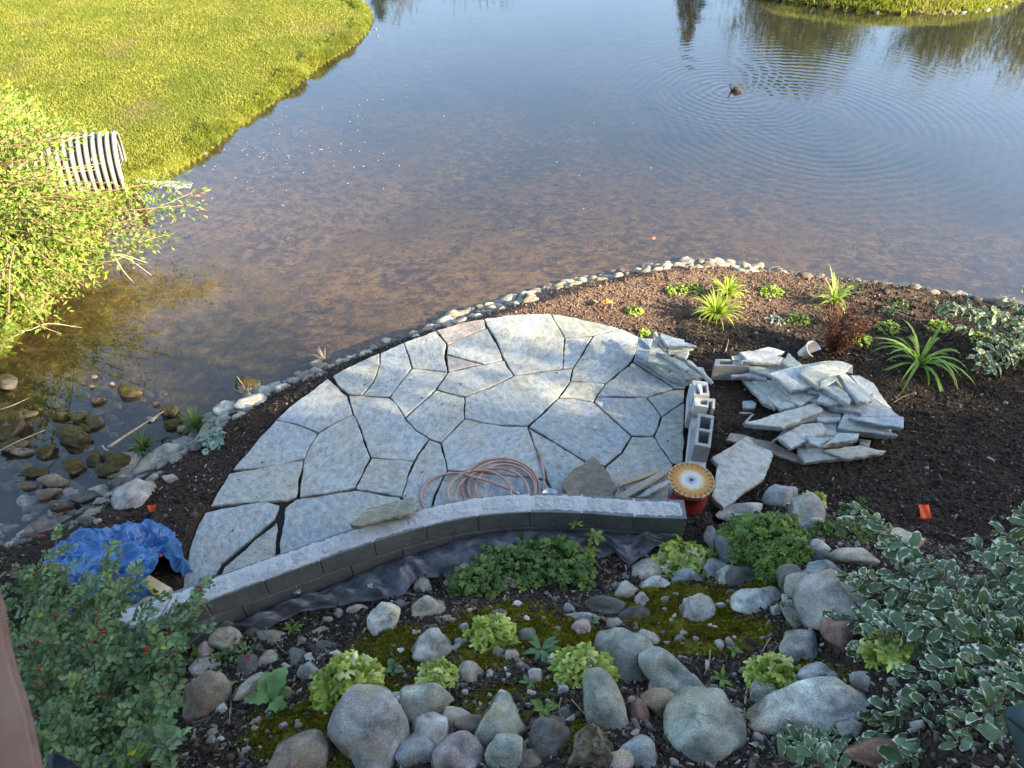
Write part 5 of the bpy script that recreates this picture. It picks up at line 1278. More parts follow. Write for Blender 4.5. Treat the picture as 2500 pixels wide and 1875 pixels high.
mound(1885, 1640, 68, 60, 90, LIME, 28, 'lime heuchera with a bare twig in front, right on the bank', seed=5, group='lime heucheras on the rock bank')
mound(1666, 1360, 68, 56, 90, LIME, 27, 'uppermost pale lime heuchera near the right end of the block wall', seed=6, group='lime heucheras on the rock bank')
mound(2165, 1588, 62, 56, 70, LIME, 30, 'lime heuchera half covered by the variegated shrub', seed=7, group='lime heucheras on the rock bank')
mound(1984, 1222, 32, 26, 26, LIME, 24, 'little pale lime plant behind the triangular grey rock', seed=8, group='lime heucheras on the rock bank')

# ------------------------------------------------------------------ green feathery mounds (fine leaves joined)
def m_green(name, a, b, tr=.25): return m_leaf(name, a, b, tr)
M_GRN = m_leaf('mid_green_leaf', (.06, .11, .025), (.17, .27, .055), .3)
M_GRN2 = m_leaf('fresh_green_leaf', (.09, .16, .03), (.22, .32, .06), .3)
def tri_leaf(seed, n, deep, ruf):
    V, Fs = leaf_lobed(seed, n, deep, ruf); T = []
    for f in tri_clean(Fs):
        T.append((f[0], f[1], f[2]));
        if len(f) == 4: T.append((f[0], f[2], f[3]))
    return V, np.array(T)
def bush_blob(name, blobs, n, leafpx, mat, label, cat, seed, lobes=3, deep=.45, dens_top=.4, nm='foliage'):
    """blobs: (px,py,rx_px,ry_px) mounds on the ground; leaves joined into one foliage part"""
    r_ = np.random.default_rng(seed); c0 = hit(blobs[0][0], blobs[0][1]+blobs[0][3]*.4)
    root = empty(name, c0, label, cat); Ps = []; Ds = []; Ns = []; Ss = []; m = MB()
    tot = sum(b[2]*b[3] for b in blobs)
    for bx, by, rx, ry in blobs:
        base = hit(bx, by+ry*.35); D = depth(base); ax, ay = rx/F*D, ry/F*D
        k = int(n*bx*0+n*rx*ry/tot)
        d = r_.normal(size=(k, 3)); d[:, 2] = np.abs(d[:, 2])*.9; d /= np.linalg.norm(d, axis=1, keepdims=True)
        rad = r_.uniform(.55, 1.05, k)**.6
        lump = 1+.35*np.array([mnoise.noise(Vector(v*3.1+seed)) for v in d])
        P = base+d*np.array([ax, ax*.75, ay*.95])*(rad*lump)[:, None]
        Ps.append(P); Ds.append(np.stack([d[:, 0]+r_.normal(0, .5, k), d[:, 1]+r_.normal(0, .5, k), r_.normal(0, .35, k)], 1))
        Ns.append(d*.6+np.stack([r_.normal(0, .3, k), r_.normal(0, .3, k)-.1, np.full(k, .7)], 1)); Ss.append(leafpx/F*D*r_.uniform(.6, 1.3, k))
        for j in range(0, k, 30): m.tube([base, P[j]*.6+base*.4+np.array([0, 0, .02]), P[j]], .002, 3)
    tv, tf = tri_leaf(seed, lobes, deep, .05)
    V, Fs = batch(tv, tf, np.vstack(Ps), frames(np.vstack(Ds), np.vstack(Ns)), np.concatenate(Ss))
    o = obj(nm, V, Fs, mat, root, smooth=True); o['kind'] = 'stuff'
    m.build('stems', M_STEM, root)
    return root
bush_blob('geranium_clump', [(1330,1370,100,66),(1240,1385,90,60),(1160,1425,62,42),(1390,1400,56,56),(1200,1400,70,50)], 1700, 19, M_GRN, 'wide dark green lobed-leaf clump below the black fabric', 'plant', 21, 5, .4)
bush_blob('feathery_plant', [(1880,1310,100,80),(1930,1350,60,50),(1830,1290,56,42),(1900,1380,50,40)], 1700, 18, M_GRN2, 'bright feathery green cushion plant among the rocks at the top of the bank', 'plant', 22, 5, .6)
bush_blob('low_weeds', [(2060,1300,60,26),(2110,1290,50,20),(2020,1290,36,24),(2090,1250,44,14)], 420, 15, M_GRN, 'sprawling low weeds around the white and black rock', 'weeds', 23, 5, .6)
# sapling sprig behind the wide clump
def sprig(px, py, leafpx, n, label, name, cat, mat, seed, tall=.1, lobes=5, deep=.5, droop=.3, spread=1.0):
    r_ = np.random.default_rng(seed); b = hit(px, py); D = depth(b); root = empty(name, b, label, cat); m = MB(); s = leafpx/F*D
    for i in range(n):
        a = i*2.4+r_.normal()*.3; z = tall*(i+1)/n; tip = b+np.array([math.cos(a)*s*.5*spread, math.sin(a)*s*.5*spread, z+.01])
        m.tube([b, b*.5+tip*.5+np.array([0, 0, .01]), tip], .0028, 4)
        V, Fs = leaf_lobed(seed+i, lobes, deep, .05); me = mesh_np('leaf', V, tri_clean(Fs), True); me.materials.append(mat)
        place(me, 'leaf', tip, np.array([math.cos(a), math.sin(a), -droop*r_.random()]), np.array([r_.normal()*.2, r_.normal()*.2-.2, 1]), s*r_.uniform(.7, 1.2), root)
    m.build('stems', M_STEM, root); return root
sprig(1408, 1345, 38, 9, 'light green maple seedling rising behind the dark green clump', 'maple_seedling', 'seedling', M_GRN2, 31, .24, 5, .6, spread=1.4)
# rosettes of simple leaves
def rosette(px, py, leafpx, n, label, name, cat, mat, seed, w=.4, tall=.2, group=None, up=.35, cup=.35, toothed=False, lenv=.25):
    r_ = np.random.default_rng(seed); b = hit(px, py); D = depth(b); root = empty(name, b+np.array([0, 0, .005]), label, cat, group); s = leafpx/F*D
    for i in range(n):
        V, Fs = leaf_simple(7, w*r_.uniform(.85, 1.15), cup*r_.uniform(.5, 1.4))
        if toothed:
            for j in range(0, len(V), 3):
                k = 1+.16*(1 if (j//3) % 2 else -1); V[j][1] *= k; V[j+2][1] *= k
        V[:, 2] += .03*np.sin(V[:, 0]*9+r_.uniform(0, 6))
        me = mesh_np('leaf', V, tri_clean([tuple(f) for f in Fs]), True); me.materials.append(mat)
        a = i*2.4+r_.normal()*.3
        place(me, 'leaf', b+np.array([0, 0, .01+.004*i]), np.array([math.cos(a), math.sin(a), up+r_.normal()*.15]), np.array([0, 0, 1.0]), s*r_.uniform(1-lenv, 1+lenv), root)
    return root
M_BLUEG = m_leaf('blue_green_leaf', (.07, .14, .06), (.14, .24, .10), .25)
rosette(663, 1712, 78, 7, 'bright green toothed-leaf weed left on the bank', 'toothed_weed', 'weed', m_leaf('weed_leaf', (.13, .24, .07), (.18, .32, .10), .3), 41, .48, toothed=True, up=.12)
rosette(1320, 1592, 46, 11, 'dark green narrow-leaf rosette above the centre lime plant', 'narrow_leaf_rosette', 'plant', M_BLUEG, 42, .26, up=.2)
rosette(1444, 1525, 24, 7, 'tiny grey-green rosette beside the pink angular stone', 'tiny_rosette', 'plant', M_BLUEG, 43, .4, up=.2)
rosette(1290, 1672, 24, 7, 'small blue-green rosette above the white cobble', 'tiny_rosette', 'plant', M_BLUEG, 44, .3, up=.25)
rosette(1328, 1735, 34, 6, 'small green rosette between the two dark bottom boulders', 'tiny_rosette', 'plant', M_GRN2, 45, .5, up=.3)
rosette(540, 1690, 40, 6, 'ragged green seedling by the large brown boulder', 'green_seedling', 'seedling', M_GRN2, 46, .4, up=.3, toothed=True)
rosette(1760, 1664, 26, 8, 'small ferny seedling right of the saddle boulders', 'ferny_seedling', 'seedling', M_GRN2, 47, .3, up=.4)
rosette(715, 1540, 26, 8, 'little weed beneath the fabric edge', 'small_weed', 'weed', M_GRN2, 48, .3, up=.4)
rosette(960, 1640, 30, 7, 'bluish small-leaf plant right of the largest lime plant', 'small_weed', 'weed', M_BLUEG, 49, .5, up=.4)
rosette(1790, 1592, 22, 6, 'small yellow-green seedling beside two little stones', 'green_seedling', 'seedling', M_GRN2, 50, .4, up=.4)

# ------------------------------------------------------------------ plants of the new bed
M_LIMEG = m_leaf('lime_groundcover', (.20, .30, .04), (.42, .52, .10), .35)
M_GRASSY = m_leaf('lime_grass_blade', (.22, .32, .03), (.48, .56, .10), .4)
def blade_mesh(L_, w, curve, seg=7):
    V = []; 
    for i in range(seg+1):
        f = i/seg; a = curve*f
        # arc in x-z plane
        x = L_*(math.sin(a)/curve if curve > .01 else f); z = L_*((1-math.cos(a))/curve if curve > .01 else 0)
        hw = w/2*(1-f**3)*(.5+.5*min(1, f*5))
        V += [(x, hw, -z), (x, -hw, -z)]
    # rotated so that the blade starts pointing up (+z) and falls outwards (+x)
    V = np.array(V); V = np.stack([-V[:, 2], V[:, 1], V[:, 0]], 1)
    Fs = [(2*i, 2*i+1, 2*i+3, 2*i+2) for i in range(seg)]
    return V, Fs
def tuft(px, py, size, n, w, label, name, cat, mat, seed, curve=(1.0, 2.4), group=None, lean=.5, joined=False, P=None):
    r_ = np.random.default_rng(seed); b = hit(px, py) if P is None else P; D = depth(b); L0 = size/F*D
    root = empty(name, b, label, cat, group); big = MB()
    for i in range(n):
        a = i*2.4+r_.normal()*.3; V, Fs = blade_mesh(L0*r_.uniform(.55, 1.1), w/F*D*r_.uniform(.7, 1.2), r_.uniform(*curve))
        ca, sa = math.cos(a), math.sin(a); l = r_.uniform(.0, lean); R = np.array([[ca, -sa, 0], [sa, ca, 0], [0, 0, 1]])@np.array([[math.cos(l), 0, math.sin(l)], [0, 1, 0], [-math.sin(l), 0, math.cos(l)]])
        W = V@R.T+b+np.array([ca, sa, 0])*L0*.06*r_.random()
        W[:, 2] = np.maximum(W[:, 2], hz(W[:, 0], W[:, 1])+.003)
        if joined: big.add(W, Fs)
        else: obj('leaf', W, Fs, mat, root, smooth=True)
    if joined: big.build('blades', mat, root, True)['kind'] = 'stuff'
    return root
tuft(1775, 722, 62, 90, 4.5, 'bright lime grass tuft standing further back in the bed', 'lime_grass_tuft', 'ornamental grass', M_GRASSY, 51, (.8, 2.2), 'lime grass tufts', joined=True)
tuft(1745, 775, 84, 110, 5, 'bright lime grass tuft nearer the patio', 'lime_grass_tuft', 'ornamental grass', M_GRASSY, 52, (.8, 2.2), 'lime grass tufts', joined=True)
M_DAY = m_leaf('daylily_leaf', (.13, .24, .04), (.26, .40, .08), .35)
tuft(2240, 892, 165, 34, 8.5, 'strap-leaved daylily with arching green blades right of the slab heap', 'daylily', 'daylily', M_DAY, 53, (1.5, 3.1), lean=.8)
tuft(2036, 742, 96, 30, 6, 'upright yellow-green daylily near the far pond edge', 'daylily', 'daylily', m_leaf('daylily_leaf_lit', (.18, .28, .05), (.35, .46, .10), .35), 54, (.6, 2.6), lean=.5)
def ground_cover(px, py, rx, ry, n, label, mat, seed, leafpx=8):
    return bush_blob('groundcover_plant', [(px, py, rx*.85, ry*.8)], int(n*1.4), leafpx, mat, label, 'groundcover', seed, 3, .35)
for i, (x, y, rx, ry, n, lab, mt) in enumerate([
 (1655,708,30,12,70,'low lime plant left of the far grass tuft', M_LIMEG), (1690,704,30,9,50,'flat lime runner beside the far grass tuft', M_LIMEG),
 (1882,710,32,16,90,'yellow-lime low plant between grass tuft and daylily', M_LIMEG), (1548,757,24,12,50,'small pale sunlit plant behind the patio stone', M_LIMEG),
 (1573,812,14,12,36,'tiny yellow plant at the patio corner by the slab stack', M_LIMEG), (1946,778,32,20,80,'green low plant with white-edged neighbour left of the red shrub', M_GRN2),
 (1895,782,28,9,40,'pale grey-white creeping plant beside the red shrub', m_leaf('grey_leaf', (.22, .26, .2), (.4, .44, .36), .2)),
 (2096,826,34,22,110,'lime plant at the foot of the red shrub', M_LIMEG), (2165,797,34,16,80,'lime plant right of the red shrub', M_LIMEG), (2292,797,36,14,80,'flat lime plant above the big daylily', M_LIMEG),
 (2170,758,22,14,50,'grey-green small plant near the right pond edge', M_BLUEG), (2200,743,20,12,40,'dark green small plant just behind the grey-green one', M_GRN),
 (2400,826,36,14,70,'yellow-green plant beneath the far variegated shrub', M_LIMEG)]):
    ground_cover(x, y, rx, ry, n, lab, mt, 60+i)
# red barberry
M_RED_L = m_leaf('purple_red_leaf', (.075, .018, .016), (.20, .05, .035), .3, extra=(.16, (.05, .07, .02)))
b0 = hit(2030, 862); D = depth(b0)
barb = empty('red_barberry', b0, 'upright purple-red barberry shrub in the middle of the bed', 'shrub'); r_ = np.random.default_rng(77); m = MB(); Ps = []; Ds = []
for i in range(34):
    a = r_.uniform(0, 6.28); l = r_.uniform(.25, .62); tip = b0+np.array([math.cos(a)*.26*r_.random()**.6+(.12 if i % 3 == 0 else 0), math.sin(a)*.2*r_.random()**.6, l*(.9 if i % 3 else 1.1)])
    mid = b0*.5+tip*.5+r_.normal(0, .02, 3); C_ = catmull([b0, mid, tip], 10); m.tube(C_[::3]+[C_[-1]], .003, 4)
    for q in C_[4:]:
        for _ in range(6): Ps.append(q+r_.normal(0, .02, 3)); Ds.append(r_.normal(size=3)+np.array([0, 0, .3]))
m.build('branches', M_STEM, barb)
tv, tf = leaf_simple(2, .55, .1); Ps = np.array(Ps); Ds = np.array(Ds)
V, Fs = batch(tv, tf, Ps, frames(Ds, r_.normal(size=(len(Ps), 3))+np.array([0, -.3, 1])), r_.uniform(.016, .032, len(Ps)))
obj('foliage', V, Fs, M_RED_L, barb, smooth=True)['kind'] = 'stuff'

# ------------------------------------------------------------------ variegated dogwoods
def poly_sample(poly, n, r_):
    P = np.array(poly, float); lo, hi = P.min(0), P.max(0); out = []
    while len(out) < n:
        q = r_.uniform(lo, hi, (n*2, 2)); ok = inside(q[:, 0], q[:, 1], P); out += list(q[ok])
    return np.array(out[:n])
t = NT('variegated_leaf_green')
r = t.oi.outputs['Random']
c = t.ramp(r, [(0, (.075, .12, .055)), (.5, (.12, .19, .085)), (1, (.20, .28, .14))])
c = t.mix(1.0, c, t.ramp(t.noise(26, t.pos(), 4), [(.3, .75), (.7, 1.25)]), 'MULTIPLY')
M_VG = t.bsdf(c, .45, t.bump(t.noise(60, t.pos(), 3), .25, .004), 0, .4, trans=(.2, (.14, .24, .06)))
t = NT('variegated_leaf_margin')
c = t.mix(t.ramp(t.noise(30, t.pos(), 3), [(.4, 0.0), (.6, 1.0)]), (.58, .62, .42), (.74, .76, .62))
M_VM = t.bsdf(c, .5, None, 0, .35, trans=(.2, (.5, .55, .25)))
def vleaf(seed):
    r_ = np.random.default_rng(seed); n = 8; w = .44; V = []; Fs = []; Mi = []
    tw = r_.normal()*.3; cup = r_.uniform(-.1, .9)
    for i in range(n+1):
        x = i/n; hw = w/2*math.sin(math.pi*(x*.93+.035))**.75
        if i == n: hw *= .05
        inn = hw*np.clip(r_.uniform(.66, 1.2), 0, .985); inn2 = hw*np.clip(r_.uniform(.66, 1.2), 0, .985)
        z = -cup*(x-.35)**2; cz = .30; wv = .025*math.sin(i*2.1+seed)
        V += [(x, hw, z+hw*cz+wv), (x, inn, z+inn*cz), (x, 0, z), (x, -inn2, z+inn2*cz), (x, -hw, z+hw*cz-wv)]
    for i in range(n):
        a = 5*i
        for k in range(4):
            Fs.append((a+k, a+k+1, a+6+k, a+5+k)); Mi.append(1 if k in (0, 3) or (i == n-1) or (k in (1, 2) and r_.random() < .03) else 0)
    V = np.array(V); V[:, 2] += tw*V[:, 1]*V[:, 0]*3
    me = mesh_np('leaf', V, Fs, True); me.materials.append(M_VG); me.materials.append(M_VM)
    me.polygons.foreach_set('material_index', np.array(Mi, dtype=np.int32)); return me
VL = [vleaf(i) for i in range(22)]
VLN = [(np.array([v.co[:] for v in me.vertices]), np.array([list(p.vertices) for p in me.polygons]), np.array([p.material_index for p in me.polygons])) for me in VL]
M_DSTEM = m_plain('dark_red_stem', (.085, .035, .03), .6)
def dogwood(base, tips, leaf_len, label, seed, maxparts=300, spacing=.045, group=None):
    r_ = np.random.default_rng(seed); root = empty('variegated_dogwood', base, label, 'shrub', group); m = MB(); L_ = []
    for tip, fr in tips:
        mid = base*.45+tip*.55+np.array([0, 0, .12*np.linalg.norm(tip-base)])+r_.normal(0, .03, 3)
        C_ = np.array(catmull([base+r_.normal(0, .04, 3)*np.array([1, 1, 0]), mid, tip], 14)); m.tube(C_[::3].tolist()+[C_[-1]], [.006*(1-.6*i/12) for i in range(len(C_[::3])+1)], 5)
        s = np.r_[0, np.cumsum(np.linalg.norm(np.diff(C_, axis=0), axis=1))]; tot = s[-1]; d_ = tot*fr; k = 0
        while d_ < tot:
            p = np.array([np.interp(d_, s, C_[:, j]) for j in range(3)]); p2 = np.array([np.interp(min(d_+.03, tot), s, C_[:, j]) for j in range(3)]); p1 = np.array([np.interp(d_-.03, s, C_[:, j]) for j in range(3)])
            T_ = p2-p1; T_ /= np.linalg.norm(T_); sd = np.cross(T_, [0, 0, 1.0]); sd /= np.linalg.norm(sd)+1e-6; upn = np.cross(sd, T_)
            if k % 2: sd = sd*.5+upn*.7
            for q in (-1, 1):
                o_ = sd*q+T_*.55+r_.normal(0, .38, 3); o_[2] -= .1
                L_.append((p, o_, np.array([0, -.25, 1.0])+r_.normal(0, .38, 3)+upn*.2, leaf_len*r_.uniform(.5, 1.2)*(1 if d_ < tot*.93 else .7)))
            d_ += spacing*r_.uniform(.7, 1.3); k += 1
        for _ in range(3): L_.append((tip, T_+r_.normal(0, .35, 3), np.array([0, -.3, 1.0])+r_.normal(0, .3, 3), leaf_len*r_.uniform(.5, .9)))
    m.build('stems', M_DSTEM, root, True)
    L_.sort(key=lambda a: depth(a[0]))
    def vis(l):
        x, y = topx(l[0]); return -60 < x[0] < 2560 and -60 < y[0] < 1930
    near = [l for l in L_ if vis(l)][:maxparts]; ids = set(id(l) for l in near); rest = [l for l in L_ if id(l) not in ids]
    for p, o_, N_, s in near: place(VL[r_.integers(len(VL))], 'leaf', p, o_, N_, s, root)
    if rest:
        Va = []; Fa = []; Ma = []; b = 0
        P = np.array([l[0] for l in rest]); R = frames(np.array([l[1] for l in rest]), np.array([l[2] for l in rest])); S = np.array([l[3] for l in rest]); w = r_.integers(len(VL), size=len(rest))
        for k in range(len(VL)):
            q = w == k
            if not q.any(): continue
            V, Fs = batch(VLN[k][0], VLN[k][1], P[q], R[q], S[q]); Va.append(V); Fa.append(Fs+b); b += len(V); Ma.append(np.tile(VLN[k][2], q.sum()))
        o = obj('foliage', np.vstack(Va), np.vstack(Fa), [M_VG, M_VM], root, smooth=True); o.data.polygons.foreach_set('material_index', np.concatenate(Ma).astype(np.int32)); o['kind'] = 'stuff'
    return root
r_ = np.random.default_rng(5)
def along_ray(px, py, dd):  # point at view depth dd
    return CAM+ray(px, py)*dd
# each group of stems rises from its own place on the bank and arches towards the open
tips = []
outline = [(2100,1262,4.9),(2080,1430,4.6),(2060,1500,4.4),(2150,1330,4.7),(2250,1350,4.6),(2200,1400,4.5),(2300,1400,4.5),(2430,1290,4.6),(2490,1240,4.6),(2380,1340,4.6),(2470,1340,4.5),
           (2110,1450,4.4),(2120,1500,4.3),(2200,1480,4.3),(2290,1460,4.3),(2380,1430,4.3),(2460,1420,4.3),(2100,1570,4.2),(2160,1560,4.2),(2240,1540,4.2),(2330,1520,4.2),(2420,1500,4.1),(2490,1490,4.1),
           (2130,1640,4.0),(2210,1620,4.0),(2290,1600,4.0),(2370,1580,3.9),(2450,1570,3.9),(2110,1700,3.9),(2180,1690,3.9),(2260,1680,3.8),(2340,1660,3.8),(2430,1650,3.7),(2500,1650,3.7),
           (2160,1760,3.7),(2230,1760,3.7),(2310,1740,3.6),(2390,1730,3.5),(2470,1730,3.5),(2260,1830,3.4),(2340,1820,3.4),(2420,1810,3.3),(2500,1830,3.3),(2200,1850,3.4),(2300,1900,3.3),(2400,1900,3.2),(2150,1800,3.6),(2250,1790,3.5),(2350,1780,3.4),(2450,1770,3.4),(2200,1880,3.3),(2380,1860,3.25),(2480,1880,3.1),(2130,1880,3.5),(2300,1690,3.7),(2400,1690,3.65),(2200,1640,3.9),(2480,1600,3.8),(2090,1840,3.6)]
base = np.array([2.75, 1.75, float(hz(2.75, 1.75))])
for x, y, dd in outline:
    for q in range(2 if x > 2100 and y > 1420 else 1):
        tips.append((along_ray(x+r_.normal()*(12+26*q), y+r_.normal()*(12+22*q), dd+r_.normal()*.06-.03*q), .34))
for s in poly_sample([(2080,1500),(2300,1440),(2500,1430),(2520,1900),(2130,1900)], 48, r_): tips.append((along_ray(s[0], s[1], 4.15-(s[1]-1500)/400*.85+r_.normal()*.08), .3))
dogwood(base, tips, .108, 'large white-edged variegated dogwood filling the lower right corner', 8)
b2 = hit(2090, 1875+70); tips = []
for x, y, dd in [(1770,1780,4.05),(1800,1740,4.1),(1850,1760,4.0),(1900,1790,3.95),(1830,1840,3.9),(1780,1860,3.9),(1950,1800,3.9),(1990,1760,3.95),(2030,1740,4.0),(2060,1790,3.85),(1900,1850,3.8),(1970,1850,3.75),(2040,1860,3.7),(1990,1800,3.85),(1940,1760,3.95),(1740,1830,4.0),(1870,1800,3.9),(2010,1830,3.8)]:
    tips.append((along_ray(x, y, dd), .3))
dogwood(b2, tips, .092, 'lower spray of small-leaved variegated dogwood at the bottom edge', 9, spacing=.035)
b3 = hit(2560, 880); tips = []
D3 = depth(b3)
for x, y, dz in [(2290,742,0),(2330,770,-.1),(2370,750,.0),(2350,800,-.2),(2420,770,0),(2400,840,-.3),(2460,730,.1),(2490,760,0),(2440,820,-.3),(2380,870,-.5),(2480,850,-.4),(2500,800,-.2),(2420,900,-.6),(2530,730,0),(2340,760,-.1),(2460,790,-.2),(2395,890,-.5),(2500,720,.2),(2550,780,0),(2430,860,-.4)]:
    tips.append((along_ray(x, y, D3+dz*.6-.1), .3))
dogwood(b3, tips, .105, 'smaller variegated dogwood at the right end of the planted bed', 10, spacing=.06)

# ------------------------------------------------------------------ wild rose at the lower left
M_ROSE = m_leaf('rose_leaf', (.05, .10, .035), (.20, .29, .12), .28, extra=(.004, (.4, .38, .05)))
M_RSTEM = m_plain('rose_stem', (.13, .10, .06), .8)
def compound():
    V0, F0 = leaf_simple(3, .62, .25); V = []; Fs = []
    for k in range(3):
        for q in (-1, 1):
            a = q*1.0; x = .14+.2*k; R = np.array([[math.cos(a), -math.sin(a), 0], [math.sin(a), math.cos(a), 0], [0, 0, 1]])
            W = (V0*.36)@R.T+np.array([x, q*.02, -.02*k]); Fs.append(F0+len(np.vstack(V)) if V else F0); V.append(W)
    W = V0*.36+np.array([.72, 0, -.07]); Fs.append(F0+len(np.vstack(V))); V.append(W)
    V.append(np.array([(0, .007, 0), (0, -.007, 0), (.72, -.004, -.06), (.72, .004, -.06)])); b = sum(len(v) for v in V[:-1]); Fs.append(np.array([[b, b+1, b+2, b+3]]))
    return np.vstack(V), np.vstack(Fs)
r_ = np.random.default_rng(15)
rb = np.array([-2.35, 1.5, float(hz(-2.35, 1.5))]); rb2 = np.array([-2.9, 2.1, float(hz(-2.9, 2.1))])
rose = empty('wild_rose_bush', rb, 'wild rose bush with red hips filling the lower left corner', 'shrub')
reg = [(-60,1300),(60,1270),(150,1290),(260,1300),(330,1290),(350,1330),(400,1370),(430,1440),(490,1400),(520,1470),(500,1560),(440,1600),(430,1680),(440,1740),(410,1800),(430,1900),(-60,1900)]
S_ = poly_sample(reg, 130, r_)
S_ = np.array([s for s in S_ if not (1300 < s[1] < 1500 and 150 < s[0] < 440 and r_.random() < .35)])
Ps = []; Ds = []; Ns = []; Ss = []; m = MB(); hips = []
for i, (x, y) in enumerate(S_):
    edge = 1 if (x > 380 or y < 1350) else 0
    dd = 4.65-(y-1300)/600*1.35+r_.normal()*.10-(.1 if edge else 0)
    g = hit(x, y); dd = min(dd, depth(g)-.05)
    tip = along_ray(x, y, dd); b = rb2 if (y < 1480 and x < 330) else rb; b = b+r_.normal(0, .12, 3)*np.array([1, 1, 0])
    mid = b*.4+tip*.6+np.array([0, 0, .1]); C_ = np.array(catmull([b, mid, tip], 12)); m.tube(C_[::4].tolist()+[C_[-1]], .0032, 4)
    nL = 15
    for k in range(nL):
        f = .40+.6*k/(nL-1); j = min(int(f*(len(C_)-1)), len(C_)-1); p = C_[j]+r_.normal(0, .012, 3); T_ = C_[min(j+1, len(C_)-1)]-C_[max(j-1, 0)]; T_ /= np.linalg.norm(T_)
        o_ = T_*.5+r_.normal(0, .7, 3); o_[2] = o_[2]*.4
        Ps.append(p); Ds.append(o_); Ns.append(np.array([0, -.2, 1.0])+r_.normal(0, .3, 3)); Ss.append(r_.uniform(.06, .115))
    if i % 6 == 0: hips.append(tip+r_.normal(0, .02, 3)+np.array([0, -.01, .02]))
m.build('stems', M_RSTEM, rose)
tv, tf = compound(); V, Fs = batch(tv, tf, np.array(Ps), frames(np.array(Ds), np.array(Ns)), np.array(Ss)*1.2)
obj('foliage', V, Fs, M_ROSE, rose, smooth=True)['kind'] = 'stuff'
M_HIP = m_plain('red_rose_hip', (.20, .018, .015), .35, .2, 40, 0)
hv, hf = ICO[2]; hv = hv.copy(); hv[:, 2] *= 1.2
hme = mesh_np('rose_hip', hv*.0075, hf, True); hme.materials.append(M_HIP)
for x, y in [(240,1497),(250,1540),(360,1590),(405,1550),(490,1480),(483,1430),(97,1566),(48,1588),(228,1625),(190,1480),(290,1405),(425,1592),(340,1310),(135,1255),(105,1310),(95,1860-230),(85,1670),(240,1700),(300,1735),(178,1405),(610,1605),(395,1355),(500,1483),(245,1548),(355,1586),(610,1600)]:
    g = hit(x, y); p = along_ray(x, y, min(4.5-(y-1300)/600*1.35-.1, depth(g)-.03)); hips.append(p)
for p in hips:
    for q in range(r_.integers(1, 3)):
        o = bpy.data.objects.new('rose_hip', hme); COL.objects.link(o); o.parent = rose; o.matrix_parent_inverse = Matrix.Translation(-rose.location); o.location = (p+r_.normal(0, .008, 3)).tolist()
# thin outliers of the rose among the stones
bush_blob('rose_sucker', [(590,1570,40,30),(560,1610,50,30),(480,1600,30,24)], 150, 14, M_ROSE, 'thin rose suckers spreading over the stones by the bush', 'plant', 88, 3, .4)

# ------------------------------------------------------------------ sunlit shrub on the far bank at the left
M_WIL = m_leaf('sunny_shrub_leaf', (.10, .17, .025), (.26, .34, .06), .4, extra=(.03, (.34, .16, .09)))
cc = hit(120, 700); cc = at(-30, 590, 0); cc[2] = float(hz(cc[0], cc[1]))
shrub = empty('bank_shrub', cc, 'large sunlit yellow-green shrub overhanging the water at the left edge', 'shrub')
r_ = np.random.default_rng(33); m = MB(); Ps = []; Ds = []
reg = [(-260,330),(-80,250),(30,200),(110,235),(200,300),(300,350),(330,390),(330,440),(310,500),(290,560),(300,600),(250,640),(230,690),(120,700),(100,770),(60,740),(0,820),(-120,840),(-300,700)]
reg[-7:] = [(215,700),(150,725),(120,800),(60,790),(10,870),(-120,900),(-300,700)]
S_ = poly_sample(reg, 440, r_)
lim = np.array(reg, float)
S_ = np.array([s for s in S_ if ((s[0]-255)/120)**2+((s[1]-395)/62)**2 > 1 or r_.random() < .12])
for i, (x, y) in enumerate(S_):
    dd = 8.3+(700-y)/500*1.5+r_.normal()*.35
    if r_.random() < .45: dd += .7
    dd = min(dd, depth(hit(x, y+60))-.15-.5*r_.random()**2)
    tip = along_ray(x, y, dd)
    b = cc+np.array([r_.normal()*.35-.2, r_.normal()*.35, .0]); b[2] = float(hz(b[0], b[1]))
    mid = b*.45+tip*.55+np.array([0, 0, .35]); C_ = np.array(catmull([b, mid, tip], 12)); m.tube(C_[::4].tolist()+[C_[-1]], [.012, .010, .009, .008, .007, .005, .004][:len(C_[::4])+1], 4)
    for k in range(60):
        j = int(len(C_)*(.5+.5*r_.random()**.6)); j = min(j, len(C_)-1)
        off = r_.normal(0, .085, 3)
        Ps.append(C_[j]+off); Ds.append(off+r_.normal(0, .07, 3)+np.array([0, 0, .02]))
for base_, tgt in [((230,560),(470,470)),((260,520),(465,500)),((250,640),(370,560)),((230,500),(395,445)),((260,600),(400,575)),((180,640),(240,640)),((250,470),(440,440))]:
    a = along_ray(*base_, 9.0); b = along_ray(*tgt, 9.3); C_ = np.array(catmull([cc+np.array([0, 0, .3]), a, b], 14)); m.tube(C_[::2].tolist(), .006, 4)
    for k in range(110):
        j = int(len(C_)*(.6+.4*r_.random())); off = r_.normal(0, .07, 3); Ps.append(C_[min(j, len(C_)-1)]+off); Ds.append(off+np.array([.05, 0, .02]))
m.build('branches', m_plain('tan_branch', (.26, .17, .09), .8), shrub)
Ps = np.array(Ps); Ds = np.array(Ds); qx, qy = topx(Ps); q = (Ps[:, 2] > WZ+.03) & ((((qx-262)/105)**2+((qy-395)/62)**2 > 1) | (r_.random(len(Ps)) < .12) | (qx < 150)); Ps, Ds = Ps[q], Ds[q]
tv, tf = leaf_simple(2, .36, .2); V, Fs = batch(tv, tf, Ps, frames(Ds, r_.normal(0, .5, (len(Ps), 3))+np.array([.35, -.3, .8])), r_.uniform(.045, .092, len(Ps)))
obj('foliage', V, Fs, M_WIL, shrub, smooth=True)['kind'] = 'stuff'
M_TWIG = m_plain('bleached_twig', (.42, .34, .22), .8)
